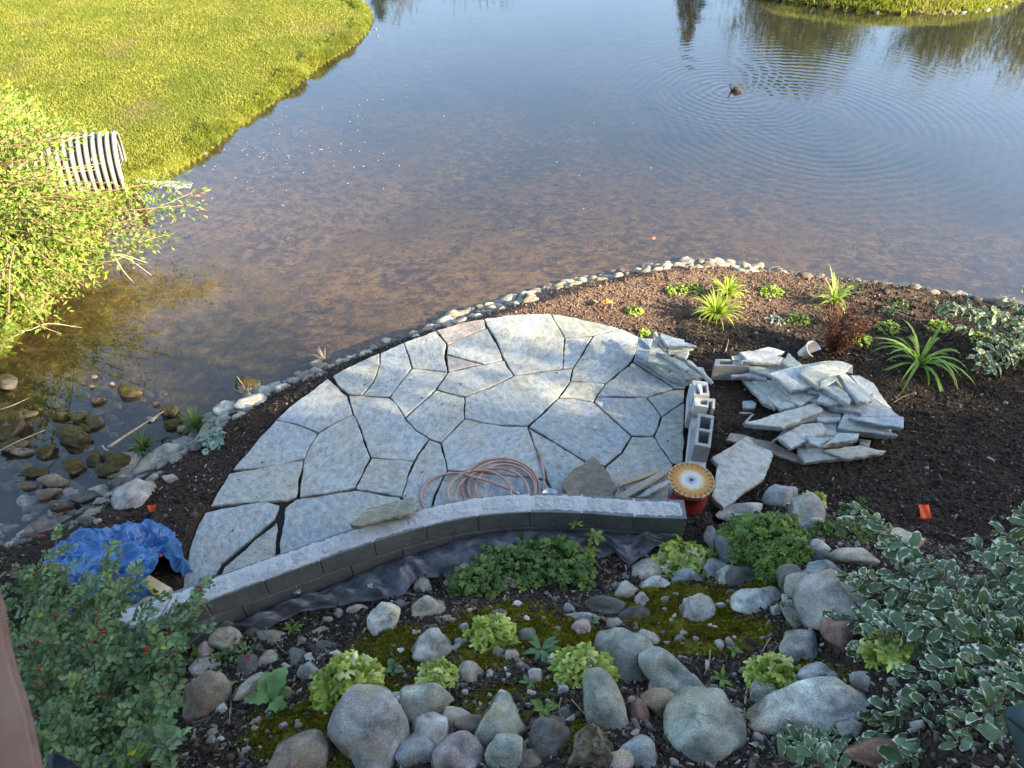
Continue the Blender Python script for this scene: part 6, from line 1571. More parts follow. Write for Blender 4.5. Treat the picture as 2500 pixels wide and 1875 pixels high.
def dead(pts, r0, label, z, name='dead_branch', group='bare branches over the shallows'):
    m = MB()
    for seg_ in pts:
        P = [at(x, y, z+.02) if len(s_) == 2 else at(x, y, s_[2]) for s_ in seg_ for x, y in [s_[:2]]]; C_ = catmull(P, 5); m.tube(C_, [r0*(1-.7*i/len(C_)) for i in range(len(C_))], 5)
    o = m.build(name, M_TWIG, None, True); return tag(o, label, 'branch', group)
dead([[(200,610,.1),(260,620,.2),(310,630,.15),(370,672,-.1)], [(280,628,.2),(300,660,.1),(326,690,-.15)], [(255,615,.2),(300,622,.25),(360,642,.1)]], .008, 'forked bare tan branch hanging from the sunlit shrub', 0)
dead([[(0,790,.0),(60,808,.05),(118,790,.05),(200,800,-.1)], [(60,808,.05),(0,840,-.05)]], .009, 'bare branch reaching in from the left edge over the shallows', 0)
dead([[(60,775,0),(110,800,-.05),(150,815,-.1)]], .006, 'thin bare twig curving over the upper shallows', 0)
dead([[(0,1100,-.1),(50,1075,-.05),(110,1050,-.1)]], .008, 'straight pale stick across the stream near the left edge', 0)
dead([[(0,1000,-.1),(30,990,-.05),(70,972,-.1)]], .006, 'short pale stick at the upper left of the stream', 0)
dead([[(265,1092,-.2),(310,1062,-.18),(350,1036,-.15),(400,1004,-.1)], [(370,1030,-.13),(385,1015,-.13)]], .017, 'bleached driftwood limb lying diagonally in the stream', 0, 'driftwood', 'driftwood')
dead([[(250,1088,-.2),(258,1098,-.15),(268,1100,-.2)]], .008, 'short forked stick at the end of the driftwood', 0)
SHADE_TREES = [(13.2, .1, 5.95, 1.0, 'tree', 'leafy tree beside the house whose shadow falls on the patio'), (16.0, .1, 5.75, 1.0, 'tree', 'second leafy tree beside the house'), (18.6, .15, 5.6, 1.05, 'tree', 'third leafy tree beside the house'), (21.2, .2, 5.65, 1.05, 'tree', 'fourth leafy tree beside the house'), (23.6, .25, 5.7, 1.1, 'tree', 'fifth leafy tree beside the house'), (10.6, .0, 5.7, .9, 'tree', 'smaller leafy tree near the house'), (8.2, .0, 5.6, .9, 'tree', 'smallest leafy tree near the house')]
SHADE_N = [2600, 3400, 4500, 5500, 5500, 2600, 3000]
# ------------------------------------------------------------------ black fabric at the foot of the wall
t = NT('black_landscape_fabric')
n = t.noise(7, None, 6, .65); w = t.ramp(t.noise(26, None, 6, .75), [(.62, 0.0), (.72, .6)])
c = t.mix(t.ramp(n, [(.35, 0.0), (.7, 1.0)]), (.045, .05, .06), (.12, .13, .145)); c = t.mix(w, c, (.16, .15, .14))
M_FAB = t.bsdf(c, .42, t.bump(t.noise(260, None, 2), .25, .003), 0, .5)
def cloth(name, up_pts, lo_pts, n, k, mat, label, cat, amp=.03, seed=0, bul=.05):
    U = np.array([p for p in up_pts]); Lo = np.array([p for p in lo_pts])
    def res(P, m_):
        s = np.r_[0, np.cumsum(np.linalg.norm(np.diff(P, axis=0), axis=1))]; q = np.linspace(0, s[-1], m_); return np.stack([np.interp(q, s, P[:, j]) for j in range(3)], 1)
    U = res(U, n); Lo = res(Lo, n); V = []
    for i in range(n):
        for j in range(k):
            f = j/(k-1); p = U[i]*(1-f)+Lo[i]*f
            fold = amp*(math.sin(i*.55+f*2.2+2*fbm(np.array(i*.13+seed), np.array(f*1.2)))*.5+4.2*fbm(np.array(i*.10+seed), np.array(f*2.6+seed), 4))
            z = p[2]+bul*math.sin(math.pi*min(1, f*1.1))+fold*math.sin(math.pi*(.15+.7*f))
            g = float(hz(p[0], p[1])); V.append((p[0], p[1], max(z, g+.012)))
    Fs = [(i*k+j, (i+1)*k+j, (i+1)*k+j+1, i*k+j+1) for i in range(n-1) for j in range(k-1)]
    o = obj(name, V, Fs, mat, None, smooth=True); md = o.modifiers.new('thickness', 'SOLIDIFY'); md.thickness = .002
    return tag(o, label, cat)
up = [(*(wp(s)[0]-wp(s)[2]*.012), .03+float(hz(*(wp(s)[0]-wp(s)[2]*.06)))) for s in np.linspace(.15, WL-.1, 40)]
lo = [hit(x, y, .02) for x, y in [(1660,1330),(1600,1335),(1540,1380),(1500,1352),(1430,1372),(1330,1375),(1230,1385),(1150,1402),(1071,1408),(1018,1411),(985,1452),(960,1458),(888,1471),(820,1480),(766,1488),(720,1500),(693,1514),(644,1542),(587,1538),(540,1560),(500,1572),(437,1592),(380,1610)]]
cloth('landscape_fabric', up, lo, 230, 26, M_FAB, 'crumpled black landscape fabric spread along the foot of the block wall', 'fabric', .034, 2, .06)
twig([(836,1378,None),(870,1383,None),(910,1387,None)], .007, 'bleached stick lying on the black fabric by the wall', 'dry_stick', 'stick', M_TWIG, .05)
# leaves and scraps on the fabric
for x, y, l, s in [(726,1445,'white torn flake lying on the black fabric', .05), (904,1431,'small curled white flake on the black fabric', .04)]:
    crumple(x, y, float(hit(x, y)[2])+.10, s, l, M_CONCW, int(x), 'white_flake', 'flake')

# ------------------------------------------------------------------ blue tarpaulin with bags
t = NT('blue_tarpaulin')
n = t.noise(6, t.ob(), 5, .6); br = t.ramp(t.noise(24, t.ob(), 5, .7), [(.62, 0.0), (.75, .4)])
c = t.mix(t.ramp(n, [(.3, 0.0), (.7, 1.0)]), (.02, .085, .24), (.05, .17, .38)); c = t.mix(br, c, (.18, .3, .5))
M_TARP = t.bsdf(c, .42, t.bump(t.noise(55, t.ob(), 4), .35, .006), 0, .5)
tc_ = hit(262, 1430); tc_[2] = max(float(hz(tc_[0], tc_[1])), -.1)
tc_ = at(290, 1425, .03); ax, ay, hh = .50, .36, .42
rot = math.radians(12); V = []; n1, n2 = 110, 34; r_ = np.random.default_rng(4)
tarp_fn = lambda u, f: None
Fs = []
for i in range(n1):
    a = 2*math.pi*i/n1
    sq = (abs(math.cos(a))**3.2+abs(math.sin(a))**3.2)**(-1/3.2)
    for j in range(n2):
        f = j/(n2-1); rr = math.sin(f*math.pi/2)**.8 if f < .62 else math.sin(.62*math.pi/2)**.8+(f-.62)*.42
        zz = hh*(1-(f/.62)**2.4*.28) if f < .62 else hh*(.72-(f-.62)/.38*.86)
        cxx, cyy = math.cos(a)*f, math.sin(a)*f; rg = lambda s_, o_: abs(float(fbm(np.array(cxx*s_+o_), np.array(cyy*s_+o_*.7), 3)))
        fold = .035*math.sin(a*7+1.3*math.sin(a*3))*max(0, f-.25)+.10*float(fbm(np.array(cxx*1.6+3), np.array(cyy*1.6), 3))-.20*rg(2.6, 5)-.16*rg(5.5, 9)-.08*rg(11, 3)+.05
        x = ax*sq*rr*math.cos(a)*(1+fold*2); y = ay*sq*rr*math.sin(a)*(1+fold*2); z = zz+fold*1.5
        V.append((x*math.cos(rot)-y*math.sin(rot), x*math.sin(rot)+y*math.cos(rot), z-.05))
for i in range(n1):
    for j in range(n2-1):
        a = math.degrees(2*math.pi*(i+.5)/n1); f = j/(n2-1)
        opening = (-50 < ((a+180) % 360-180) < -8) and f > .50
        if not opening: Fs.append((i*n2+j, i*n2+j+1, ((i+1) % n1)*n2+j+1, ((i+1) % n1)*n2+j))
o = obj('tarpaulin', V, Fs, M_TARP, None, smooth=False, loc=tc_)
md = o.modifiers.new('thickness', 'SOLIDIFY'); md.thickness = .004
tag(o, 'crumpled blue tarpaulin thrown over bags beside the rose bush', 'tarpaulin')
M_BAG = m_plain('cream_cement_bag', (.50, .42, .27), .8, .15, 12, .5); M_YEL = m_plain('yellow_print', (.50, .40, .06), .8, .3, 30)
for i, (dx, dy, z, a, lab) in enumerate([(.27, -.20, .02, -.7, 'lower cream and yellow cement bag showing under the tarpaulin'), (.25, -.15, .13, -.5, 'upper cream cement bag showing under the tarpaulin')]):
    c_ = tc_+np.array([dx, dy, z]); root = empty('cement_bag', c_, lab, 'bag', 'cement bags under the tarpaulin')
    bm = bmesh.new(); bmesh.ops.create_cube(bm, size=1); bmesh.ops.subdivide_edges(bm, edges=bm.edges, cuts=7, use_grid_fill=True)
    for v in bm.verts:
        p = np.array(v.co[:]); k = 1-.35*(abs(2*p[0])**4+abs(2*p[1])**4)/2*abs(2*p[2])
        q = np.array([p[0]*.42, p[1]*.26, p[2]*.11*(1-.45*max(abs(2*p[0]), abs(2*p[1]))**3)+.012*mnoise.noise(Vector(p*6+i))])
        v.co = Vector((q[0]*math.cos(a)-q[1]*math.sin(a)+c_[0], q[0]*math.sin(a)+q[1]*math.cos(a)+c_[1], q[2]+c_[2]))
    me = bpy.data.meshes.new('bag_body'); bm.to_mesh(me); bm.free(); me.polygons.foreach_set('use_smooth', np.ones(len(me.polygons), bool)); me.materials.append(M_BAG)
    obj('bag_body', me, None, None, root)
    m = MB(); R = np.array([[math.cos(a), -math.sin(a), 0], [math.sin(a), math.cos(a), 0], [0, 0, 1]])
    for q in (-.06, .05): m.box(c_+R@np.array([.02, q, .052]), (.30, .025, .006), R)
    m.build('yellow_stripe', M_YEL, root)
rock(282, 1372, 62, 46, 10, 'br', 'r', 'brown stone weighing down the middle of the blue tarpaulin', None, 'weight_stone', 0, 'stone', P=at(282, 1372, .33), emb=.0, thick=.5)

# ------------------------------------------------------------------ marker flags
def flag(px, py, h, w, label, col, seed, mark=False, tilt=.3):
    b = hit(px, py); root = empty('marker_flag', b, label, 'flag', 'small marker flags'); m = MB(); top = b+np.array([-.01, 0, h])
    m.tube([b-np.array([0, 0, .03]), b*.5+top*.5+np.array([.004, 0, 0]), top], .0014, 5); m.build('wire_stake', m_plain('flag_wire', (.3, .28, .25), .5, .1, 10, 0, .6), root)
    n = 9; V = []
    u = np.array([.85, .25, -tilt]); u /= np.linalg.norm(u); v = np.array([-.15, .62, .75]); v /= np.linalg.norm(v)
    for i in range(n):
        for j in range(n): V.append(top-v*w*.9*(1-j/(n-1))+u*w*i/(n-1)+np.cross(u, v)*.006*math.sin(i*.9+j*.4))
    o = obj('flag_sheet', V, [(i*n+j, (i+1)*n+j, (i+1)*n+j+1, i*n+j+1) for i in range(n-1) for j in range(n-1)], col, root, smooth=True)
    if mark:
        m = MB(); c_ = top-v*w*.45+u*w*.5+np.cross(u, v)*(.008 if np.cross(u, v)[2] > 0 else -.008); nn = np.cross(u, v)*(1 if np.cross(u, v)[2] > 0 else -1)
        R = np.stack([u, v, nn], 1)
        # small dark handwritten-looking print: C a y
        def stroke(pts): m.tube([c_+R@np.array([x*w*.05, y*w*.05, 0]) for x, y in pts], .0009, 4)
        stroke([(-1.2, .9), (-2.4, .9), (-2.6, -.6), (-1.3, -1)]); stroke([(.4, .3), (-.6, .4), (-.6, -.9), (.3, -.9), (.4, .3), (.5, -1)]); stroke([(1.1, .4), (1.5, -.6), (2.1, .5)]); stroke([(1.6, -.5), (1.2, -1.6)])
        m.build('flag_print', M_BLK, root)
    return root
M_OR = m_leaf('orange_flag_film', (.85, .09, .03), (.85, .10, .035), .35); 
flag(2228, 1262, .16, .125, 'bright orange square marker flag with a small black mark, standing on the dark soil', M_OR, 1, True)
flag(372, 1250, .09, .065, 'small orange diamond flag on the soil left of the patio', M_OR, 2, tilt=.2)
flag(1462, 790, .16, .035, 'tiny red flag on a wire at the back edge of the patio', m_leaf('red_flag_film', (.5, .03, .03), (.5, .04, .03), .3), 3, tilt=.8)
crumple(1596, 583, WZ+.004, .06, 'small pink leaf floating on the pond', m_plain('pink_leaf', (.6, .18, .12), .7), 8, 'floating_leaf', 'leaf')
crumple(1484, 738, .03, .10, 'orange dry leaf on the sunny soil behind the patio', m_plain('orange_dry_leaf', (.55, .22, .06), .8), 12, 'dry_leaf', 'leaf')

# white nursery pot lying in the bed
pb = hit(1962, 868)+np.array([0, 0, .03]); V = []; ns = 24
axd = np.array([.35, -.45, .82]); axd /= np.linalg.norm(axd); a1 = np.cross(axd, [0, 0, 1.0]); a1 /= np.linalg.norm(a1); a2 = np.cross(axd, a1)
for r__, h in ((.045, .0), (.085, .17), (.09, .17), (.09, .185), (.083, .185), (.04, .01)):
    V += [pb+axd*(h-.05)+(a1*math.cos(2*math.pi*j/ns)+a2*math.sin(2*math.pi*j/ns))*r__ for j in range(ns)]
Fs = [(i*ns+j, i*ns+(j+1) % ns, (i+1)*ns+(j+1) % ns, (i+1)*ns+j) for i in range(5) for j in range(ns)]+[tuple(range(ns))]
Fs = [f for f in Fs if not (len(f) == 4 and (f[0] % ns) in (3, 4, 5, 6, 7, 8, 9))]
tag(obj('plant_pot', V, Fs, m_plain('white_pot_plastic', (.68, .66, .60), .5, .1, 10, .1), None, smooth=True), 'broken white plastic plant pot half buried beside the red shrub', 'plant pot')

# sticks and dry stems
M_DRY = m_plain('dry_stem', (.26, .2, .13), .85)
for i, (pts, r0, lab) in enumerate([
 ([(1770,860,None),(1775,845,None),(1778,830,None)], .008, 'pale forked stick in the soil behind the concrete block'),
 ([(2180,985,None),(2205,970,None),(2228,962,None)], .005, 'dark thin stick on the soil right of the slab heap'),
 ([(1838,1635,None),(1822,1690,None),(1815,1750,None)], .010, 'bare upright twig in front of the right lime heuchera'),
 ([(1880,1560,None),(1862,1590,None),(1850,1620,None)], .006, 'thin curved twig on the moss above the right lime heuchera'),
 ([(1733,1590,None),(1730,1620,None),(1718,1650,None)], .006, 'white bent twig in the mulch right of the saddle boulders'),
 ([(990,1740,None),(1060,1790,None),(1147,1868,None)], .004, 'long thin dry stem across the bottom boulders'),
 ([(1395,1710,None),(1450,1770,None),(1520,1835,None)], .004, 'long dry stem across the flat grey-green rock'),
 ([(1370,1705,None),(1365,1740,None),(1385,1775,None),(1390,1840,None)], .004, 'thin crooked dry stem beside the flat grey-green rock'),
 ([(1650,1486,None),(1680,1490,None),(1718,1476,None)], .003, 'thin straw lying on the moss mound'),
 ([(560,1680,None),(565,1720,None),(560,1770,None)], .005, 'dry stem beside the long tan stone'),
 ([(470,1640,None),(520,1660,None),(590,1668,None)], .004, 'thin dry cane among the stones by the rose'),
 ([(640,1520,None),(690,1590,None),(720,1600,None)], .004, 'brown curved twig on the mulch left of the heuchera'),
 ([(1125,1685,None),(1220,1688,None),(1330,1684,None)], .004, 'thin black irrigation tube running behind the bottom boulders'),
 ([(1700,1690,None),(1800,1700,None),(1850,1690,None)], .004, 'thin dark irrigation tube right of the saddle boulders'),
 ([(2050,870,None),(2120,880,None),(2160,872,None)], .003, 'fallen dry flower stalk beside the big daylily'),
 ([(1360,985,None)], 0, '')]):
    if r0: twig(pts, r0, lab, 'irrigation_tube' if 'tube' in lab else 'dry_stick', 'tube' if 'tube' in lab else 'stick', M_BLK if 'tube' in lab else M_DRY, .012)
for pts, r0, lab in [([(804,1085,0),(793,1108,0),(806,1120,0),(820,1128,0),(817,1138,0)], .0016, 'thin curled root lying on the large left flagstone'),
                     ([(948,1082,0),(930,1085,0),(905,1083,0)], .0012, 'hair-thin twig on the central left flagstone'), ([(1411,832,0),(1419,845,0),(1423,858,0)], .002, 'short twig on the narrow back flagstone'),
                     ([(930,1202,0),(960,1200,0),(974,1206,0)], .0012, 'thin curved twig at the corner of the small square flagstone'),
                     ([(1368,1113,0),(1378,1115,0)], .003, 'tiny dark leaf fragment on the flagstone near the dark rock'), ([(1134,1070,0),(1141,1072,0)], .003, 'tiny leaf fragment on the large centre flagstone')]:
    twig(pts, r0, lab, matr=M_DRY, zoff=.003)
# pale pebble on the big greenish flagstone
rock(1454, 1046, 11, 9, 0, 'w', 'r', 'tiny pale pebble lying on the big greenish flagstone', None, 'pebble', 0, 'pebble', P=at(1454, 1046, .006), emb=.2)
# dry grass tufts by the water
M_REED = m_leaf('shore_grass', (.05, .10, .02), (.16, .22, .05), .35)
tuft(355, 1100, 60, 90, 3.2, 'green grass tuft growing in the dark shallows', 'shore_grass_tuft', 'grass tuft', M_REED, 91, (.6, 2.0), 'grass tufts at the stream edge', joined=True, P=at(355, 1100, WZ+.03))
tuft(482, 1050, 62, 110, 3.0, 'taller grass and weed tuft by the white pointed rock', 'shore_grass_tuft', 'grass tuft', M_REED, 92, (.4, 1.6), 'grass tufts at the stream edge', joined=True)
tuft(282, 1192, 34, 60, 3.0, 'small grass tuft between stream and grey edging stones', 'shore_grass_tuft', 'grass tuft', M_REED, 93, (.6, 2.0), 'grass tufts at the stream edge', joined=True)
tuft(606, 960, 50, 14, 1.6, 'sparse dry stalks on the mossy yellow stone', 'dry_grass_tuft', 'grass tuft', M_TWIG, 94, (.05, .5), 'dry grass stalks on the edging', joined=True)
tuft(795, 885, 44, 26, 1.8, 'pale dry grass wisp in the edging left of the patio', 'dry_grass_tuft', 'grass tuft', M_TWIG, 95, (.3, 1.2), 'dry grass stalks on the edging', joined=True)
bush_blob('glaucous_plant', [(528,1066,30,18),(515,1085,24,12)], 60, 18, m_leaf('glaucous_leaf', (.16, .24, .2), (.28, .38, .32), .2), 'grey-blue fleshy plant among the edging stones', 'plant', 96, 3, .15)

# ------------------------------------------------------------------ corrugated culvert and its outfall
cul = empty('culvert', at(330, 440, WZ), 'corrugated galvanised metal culvert pipe pouring water into the pond', 'culvert')
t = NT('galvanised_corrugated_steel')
c = t.mix(t.ramp(t.noise(9, None, 6, .7), [(.35, 0.0), (.7, 1.0)]), (.30, .31, .30), (.44, .44, .42)); c = t.mix(t.attr('valley_shade'), c, (.035, .035, .03)); M_GALV = t.bsdf(c, .42, None, .35, .5)  # shadow between the ribs is painted as dark bands
mouth_top = at(296, 343, .42); mouth_bot = at(338, 452, WZ)
m0 = (mouth_top+mouth_bot)/2; R0 = .42
axis_ = np.array([-1.0, -.36, .10]); axis_ /= np.linalg.norm(axis_)
mc = at(300, 400, .02); e1 = np.cross(axis_, [0, 0, 1.0]); e1 /= np.linalg.norm(e1); e2 = np.cross(e1, axis_)
if e2[2] < 0: e2 = -e2
V = []; Fs = []; nl, na = 260, 40; LEN = 2.6
for i in range(nl+1):
    s = LEN*i/nl; r__ = R0+.03*math.sin(2*math.pi*s/.09)
    for j in range(na):
        a = 2*math.pi*j/na
        # mouth cut on a slant so that the top reaches back less than the bottom
        V.append(mc+axis_*s+(e1*math.cos(a)+e2*math.sin(a))*r__)
Fs = [(i*na+j, i*na+(j+1) % na, (i+1)*na+(j+1) % na, (i+1)*na+j) for i in range(nl) for j in range(na)]
o = obj('pipe_barrel', V, Fs, M_GALV, cul, smooth=True); av = o.data.attributes.new('valley_shade', 'FLOAT', 'POINT'); av.data.foreach_set('value', np.repeat(np.clip((-np.sin(2*np.pi*LEN*np.arange(nl+1)/nl/.09)+.15)*3, 0, 1), na).astype(np.float32)); md = o.modifiers.new('thickness', 'SOLIDIFY'); md.thickness = .006
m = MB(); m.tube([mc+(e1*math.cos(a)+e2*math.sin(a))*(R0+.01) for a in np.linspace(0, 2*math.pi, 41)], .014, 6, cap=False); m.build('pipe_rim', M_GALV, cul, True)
t = NT('white_foaming_water'); n = t.noise(38, None, 6, .75)
p_ = t.n.new('ShaderNodeBsdfPrincipled'); p_.inputs['Base Color'].default_value = (.85, .88, .9, 1); p_.inputs['Roughness'].default_value = .35
tr = t.n.new('ShaderNodeBsdfTransparent'); mx = t.n.new('ShaderNodeMixShader'); t.L(t.ramp(n, [(.50, 0.0), (.60, 1.0)]), mx.inputs[0]); t.L(tr.outputs[0], mx.inputs[1]); t.L(p_.outputs[0], mx.inputs[2]); t.L(mx.outputs[0], t.out.inputs['Surface'])
fo = []; f0 = at(335, 446, WZ+.04); f1 = at(468, 454, WZ+.012)
for i in range(40):
    f = i/39; c_ = f0*(1-f)+f1*f; hw = .05+.08*math.sin(f*2.6)*(1-.5*f)
    for j in range(14):
        g = (j/13-.5)*2; fo.append(c_+np.array([-.0, g*hw, .05*(1-g*g)*(1-f)+.03*abs(fbm(np.array(i*.4), np.array(j*.5)))]))
o = obj('outfall_foam', fo, [(i*14+j, (i+1)*14+j, (i+1)*14+j+1, i*14+j+1) for i in range(39) for j in range(13)], t.m, None, smooth=True); tag(o, 'white foaming water running out of the culvert', 'foam', None, 'stuff')
# foam flecks drifting on the water
r_ = np.random.default_rng(9); Pf = []
for i in range(120):
    x, y = r_.normal(700, 190), r_.normal(350, 60)
    q = at(x, y, WZ+.004)
    if inside(np.array([q[0]]), np.array([q[1]]), lawn_poly)[0] or x > 1350: continue
    Pf.append(q)
for x, y in [(1415,428),(1410,345),(1425,510),(1360,395),(1450,300),(1545,300),(868,634),(1590,410),(1660,265),(2200,590)]: Pf.append(at(x, y, WZ+.004))
hx = np.array([(math.cos(a), math.sin(a), 0) for a in np.linspace(0, 6.28, 7)[:-1]]); V = []; Fs = []
for q in Pf:
    b = len(V); s = r_.uniform(.004, .010); V += [tuple(q+h_*s*np.array([1, .8, 1])) for h_ in hx]; Fs.append(tuple(range(b, b+6)))
tag(obj('foam_flecks', V, Fs, m_plain('white_foam', (.8, .8, .8), .6)), 'small white foam flecks drifting on the pond', None, None, 'stuff')

# ------------------------------------------------------------------ duck
dk = at(1796, 222, WZ); duck = empty('duck', dk, 'small dark brown duck swimming to the left on the pond', 'duck')
t = NT('brown_duck_plumage'); c = t.ramp(t.noise(60, t.ob(), 5, .7), [(.35, (.012, .009, .007)), (.65, (.035, .025, .018))]); M_DUCK = t.bsdf(c, .7, t.bump(t.noise(90, t.ob()), .4, .004))
S = 1.0
prof = [(-.135, .035, .004), (-.115, .040, .016), (-.08, .036, .040), (-.03, .028, .054), (.02, .024, .056), (.06, .024, .048), (.09, .032, .034), (.105, .055, .022), (.112, .080, .017), (.120, .105, .018), (.130, .122, .022), (.142, .124, .020), (.152, .120, .012), (.158, .118, .006)]
V = []; ns = 16
for i, (x, z, r__) in enumerate(prof):
    q0 = prof[max(i-1, 0)]; q1 = prof[min(i+1, len(prof)-1)]; tx, tz = q1[0]-q0[0], q1[1]-q0[1]; l = math.hypot(tx, tz); nx, nz = -tz/l, tx/l
    wd = 1.25 if i < 7 else .95
    for j in range(ns):
        a = 2*math.pi*j/ns; V.append((x*S+nx*r__*math.sin(a), wd*r__*math.cos(a), z+nz*r__*math.sin(a)))
V = np.array(V)*np.array([-1, 1, 1])          # faces left
Fs = [(i*ns+j, i*ns+(j+1) % ns, (i+1)*ns+(j+1) % ns, (i+1)*ns+j) for i in range(len(prof)-1) for j in range(ns)]+[tuple(range(ns)), tuple((len(prof)-1)*ns+j for j in range(ns))]
obj('body', V+dk, Fs, M_DUCK, duck, smooth=True)
m = MB(); m.tube([dk+np.array(v) for v in ((-.150, 0, .119), (-.168, 0, .114), (-.186, 0, .111))], [.008, .0065, .005], 8); m.build('bill', m_plain('dark_bill', (.05, .045, .02), .5), duck, True)
for s_ in (-1, 1):
    m = MB(); C_ = [dk+np.array(v) for v in ((-.06, s_*.055, .045), (-.01, s_*.066, .052), (.05, s_*.058, .05), (.11, s_*.03, .05), (.145, s_*.012, .055))]; m.tube(C_, [.008, .018, .018, .010, .003], 8); m.build('wing', M_DUCK, duck, True)
    m = MB(); m.tube([dk+np.array([-.140, s_*.017, .128]), dk+np.array([-.140, s_*.0205, .128])], .003, 8); m.build('eye', M_BLK, duck)
m = MB(); m.add([dk+np.array(v) for v in ((.11, .03, .04), (.11, -.03, .04), (.165, -.02, .062), (.165, .02, .062))], [(0, 1, 2, 3), (3, 2, 1, 0)]); m.build('tail', M_DUCK, duck)

duck.scale = (.82, .82, .82)
# ------------------------------------------------------------------ lawn grass
M_GR = NT('lawn_blades'); t = M_GR
r = t.geo.outputs['Random Per Island']; a_ = t.noise(.7, None, 6, .65)
c = t.ramp(r, [(0, (.09, .115, .018)), (.5, (.21, .23, .032)), (.9, (.34, .33, .065)), (1, (.42, .37, .15))])
c = t.mix(t.ramp(a_, [(.55, 0.0), (.68, .75)]), c, (.27, .20, .10)); c = t.mix(t.ramp(t.noise(.8, None, 5, .7), [(.40, .6), (.56, 0.0)]), c, (.07, .12, .015))
M_GR = t.bsdf(c, .55, None, 0, .3, trans=(.4, (.32, .37, .045)))
def grass(poly, n, box_, hgt, name, seed, label, edge=None, w=.011, dd=None):
    r_ = np.random.default_rng(seed); X_ = []; Y_ = []
    while len(X_) < n:
        x = r_.uniform(box_[0], box_[1], n); y = r_.uniform(box_[2], box_[3], n)
        ok = inside(x, y, poly)
        px, py = topx(np.stack([x, y, np.zeros(n)], 1)); ok &= (px > -150) & (px < 2650) & (py > -90) & (py < 2000)
        if edge is not None: ok &= pdist(x, y, poly) < edge
        X_ += list(x[ok]); Y_ += list(y[ok])
    x = np.array(X_[:n]); y = np.array(Y_[:n]); a = r_.uniform(0, 6.28, n)
    lump = .6+1.0*(fbm(x*2.2, y*2.2, 4)+.5) if edge is None else np.clip(.25+4.5*(fbm(x*2.6, y*2.6, 3)+.12), .2, 2.2)
    h = hgt*lump*r_.uniform(.6, 1.3, n)
    lean = r_.normal(0, .45, (n, 2))
    if edge is not None:
        # hang over towards the water
        e = 1e-2; d0 = pdist(x, y, poly); gx = (pdist(x+e, y, poly)-d0)/e; gy = (pdist(x, y+e, poly)-d0)/e; lean -= np.stack([gx, gy], 1)*.7
    D_ = np.stack([lean[:, 0], lean[:, 1], np.ones(n)], 1); N_ = np.stack([np.cos(a), np.sin(a), np.zeros(n)], 1)
    tv = np.array([[0, .5, 0], [0, -.5, 0], [.55, -.38, .08], [.55, .38, .08], [1, 0, .3]]); R = frames(D_, N_)
    S = np.stack([h, np.full(n, w), h*.6], 1)
    P = np.stack([x, y, hz(x, y)-.005], 1)
    V1, F1 = batch(tv, np.array([[0, 1, 2], [0, 2, 3], [3, 2, 4]]), P, R, S)
    o = obj(name, V1, F1, M_GR); tag(o, label, None, None, 'stuff'); return o
grass(lawn_poly, 230000, (-15, -1.5, 8.5, 23), .036, 'lawn_grass', 1, 'short sunlit lawn grass on the far bank', w=.011)
grass(lawn_poly, 34000, (-8, -1.5, 8, 20), .085, 'bank_grass', 2, 'longer grass hanging over the lawn edge', .32, .014)
grass(island_poly, 26000, (5, 14, 16, 24), .13, 'island_grass', 3, 'tufted grass on the grassy point at the top right', None, .018)
for x, y, w in [(2350,32,16),(2380,30,12),(2410,26,14),(2432,22,12),(2330,34,10),(2300,34,12),(2140,30,12),(2452,18,14)]:
    rock(x, y, w, w*.7, 0, rnd.choice(['w', 'g', 'bl', 'dk']), 'a', 'small stone at the water line of the grassy point', 'stones along the grassy point', 'shore_stone', 0, 'stone', emb=.3)
for x, y, w in [(917,72,7),(928,70,6),(922,88,6),(480,370,16),(500,374,12)]:
    rock(x, y, w, w*.7, 0, 'dk', 'r', 'small dark stone in the water at the lawn edge', 'small stones at the lawn edge', 'shore_stone', 0, 'stone', P=at(x, y, WZ), emb=.3)
# moss pile: short upright shoots over the mossy parts of the bank
r_ = np.random.default_rng(3); N_m = 90000
mi = (moss > .3) & inN; yy, xx = np.where(mi); wgt = moss[mi]; ch = r_.choice(len(yy), N_m, p=wgt/wgt.sum())
mx_ = xs[xx[ch]]+r_.uniform(-.03, .03, N_m); my_ = ys[yy[ch]]+r_.uniform(-.03, .03, N_m)
keep = (fbm(mx_*4.0, my_*4.0, 4)+r_.normal(0, .04, N_m)) > -.06; mx_, my_ = mx_[keep], my_[keep]; k = len(mx_)
Dm = np.stack([r_.normal(0, .4, k), r_.normal(0, .4, k), np.ones(k)], 1); aa = r_.uniform(0, 6.28, k)
tv = np.array([[0, .5, 0], [0, -.5, 0], [1, 0, .1]]); S = np.stack([r_.uniform(.010, .026, k), np.full(k, .009), np.full(k, .01)], 1)
V, Fs = batch(tv, np.array([[0, 1, 2]]), np.stack([mx_, my_, hz(mx_, my_)-.001], 1), frames(Dm, np.stack([np.cos(aa), np.sin(aa), 0*aa], 1)), S)
t = NT('moss_shoots'); c = t.ramp(t.noise(9, None, 5, .7), [(.32, (.10, .065, .013)), (.5, (.15, .14, .017)), (.68, (.28, .26, .03))]); c = t.mix(t.geo.outputs['Random Per Island'], c, t.mix(1.0, c, (1.7, 1.7, 1.3), 'MULTIPLY'))
tag(obj('moss', V, Fs, t.bsdf(c, .9, None, 0, .1)), 'olive green moss carpet between the rocks of the bank', None, None, 'stuff')

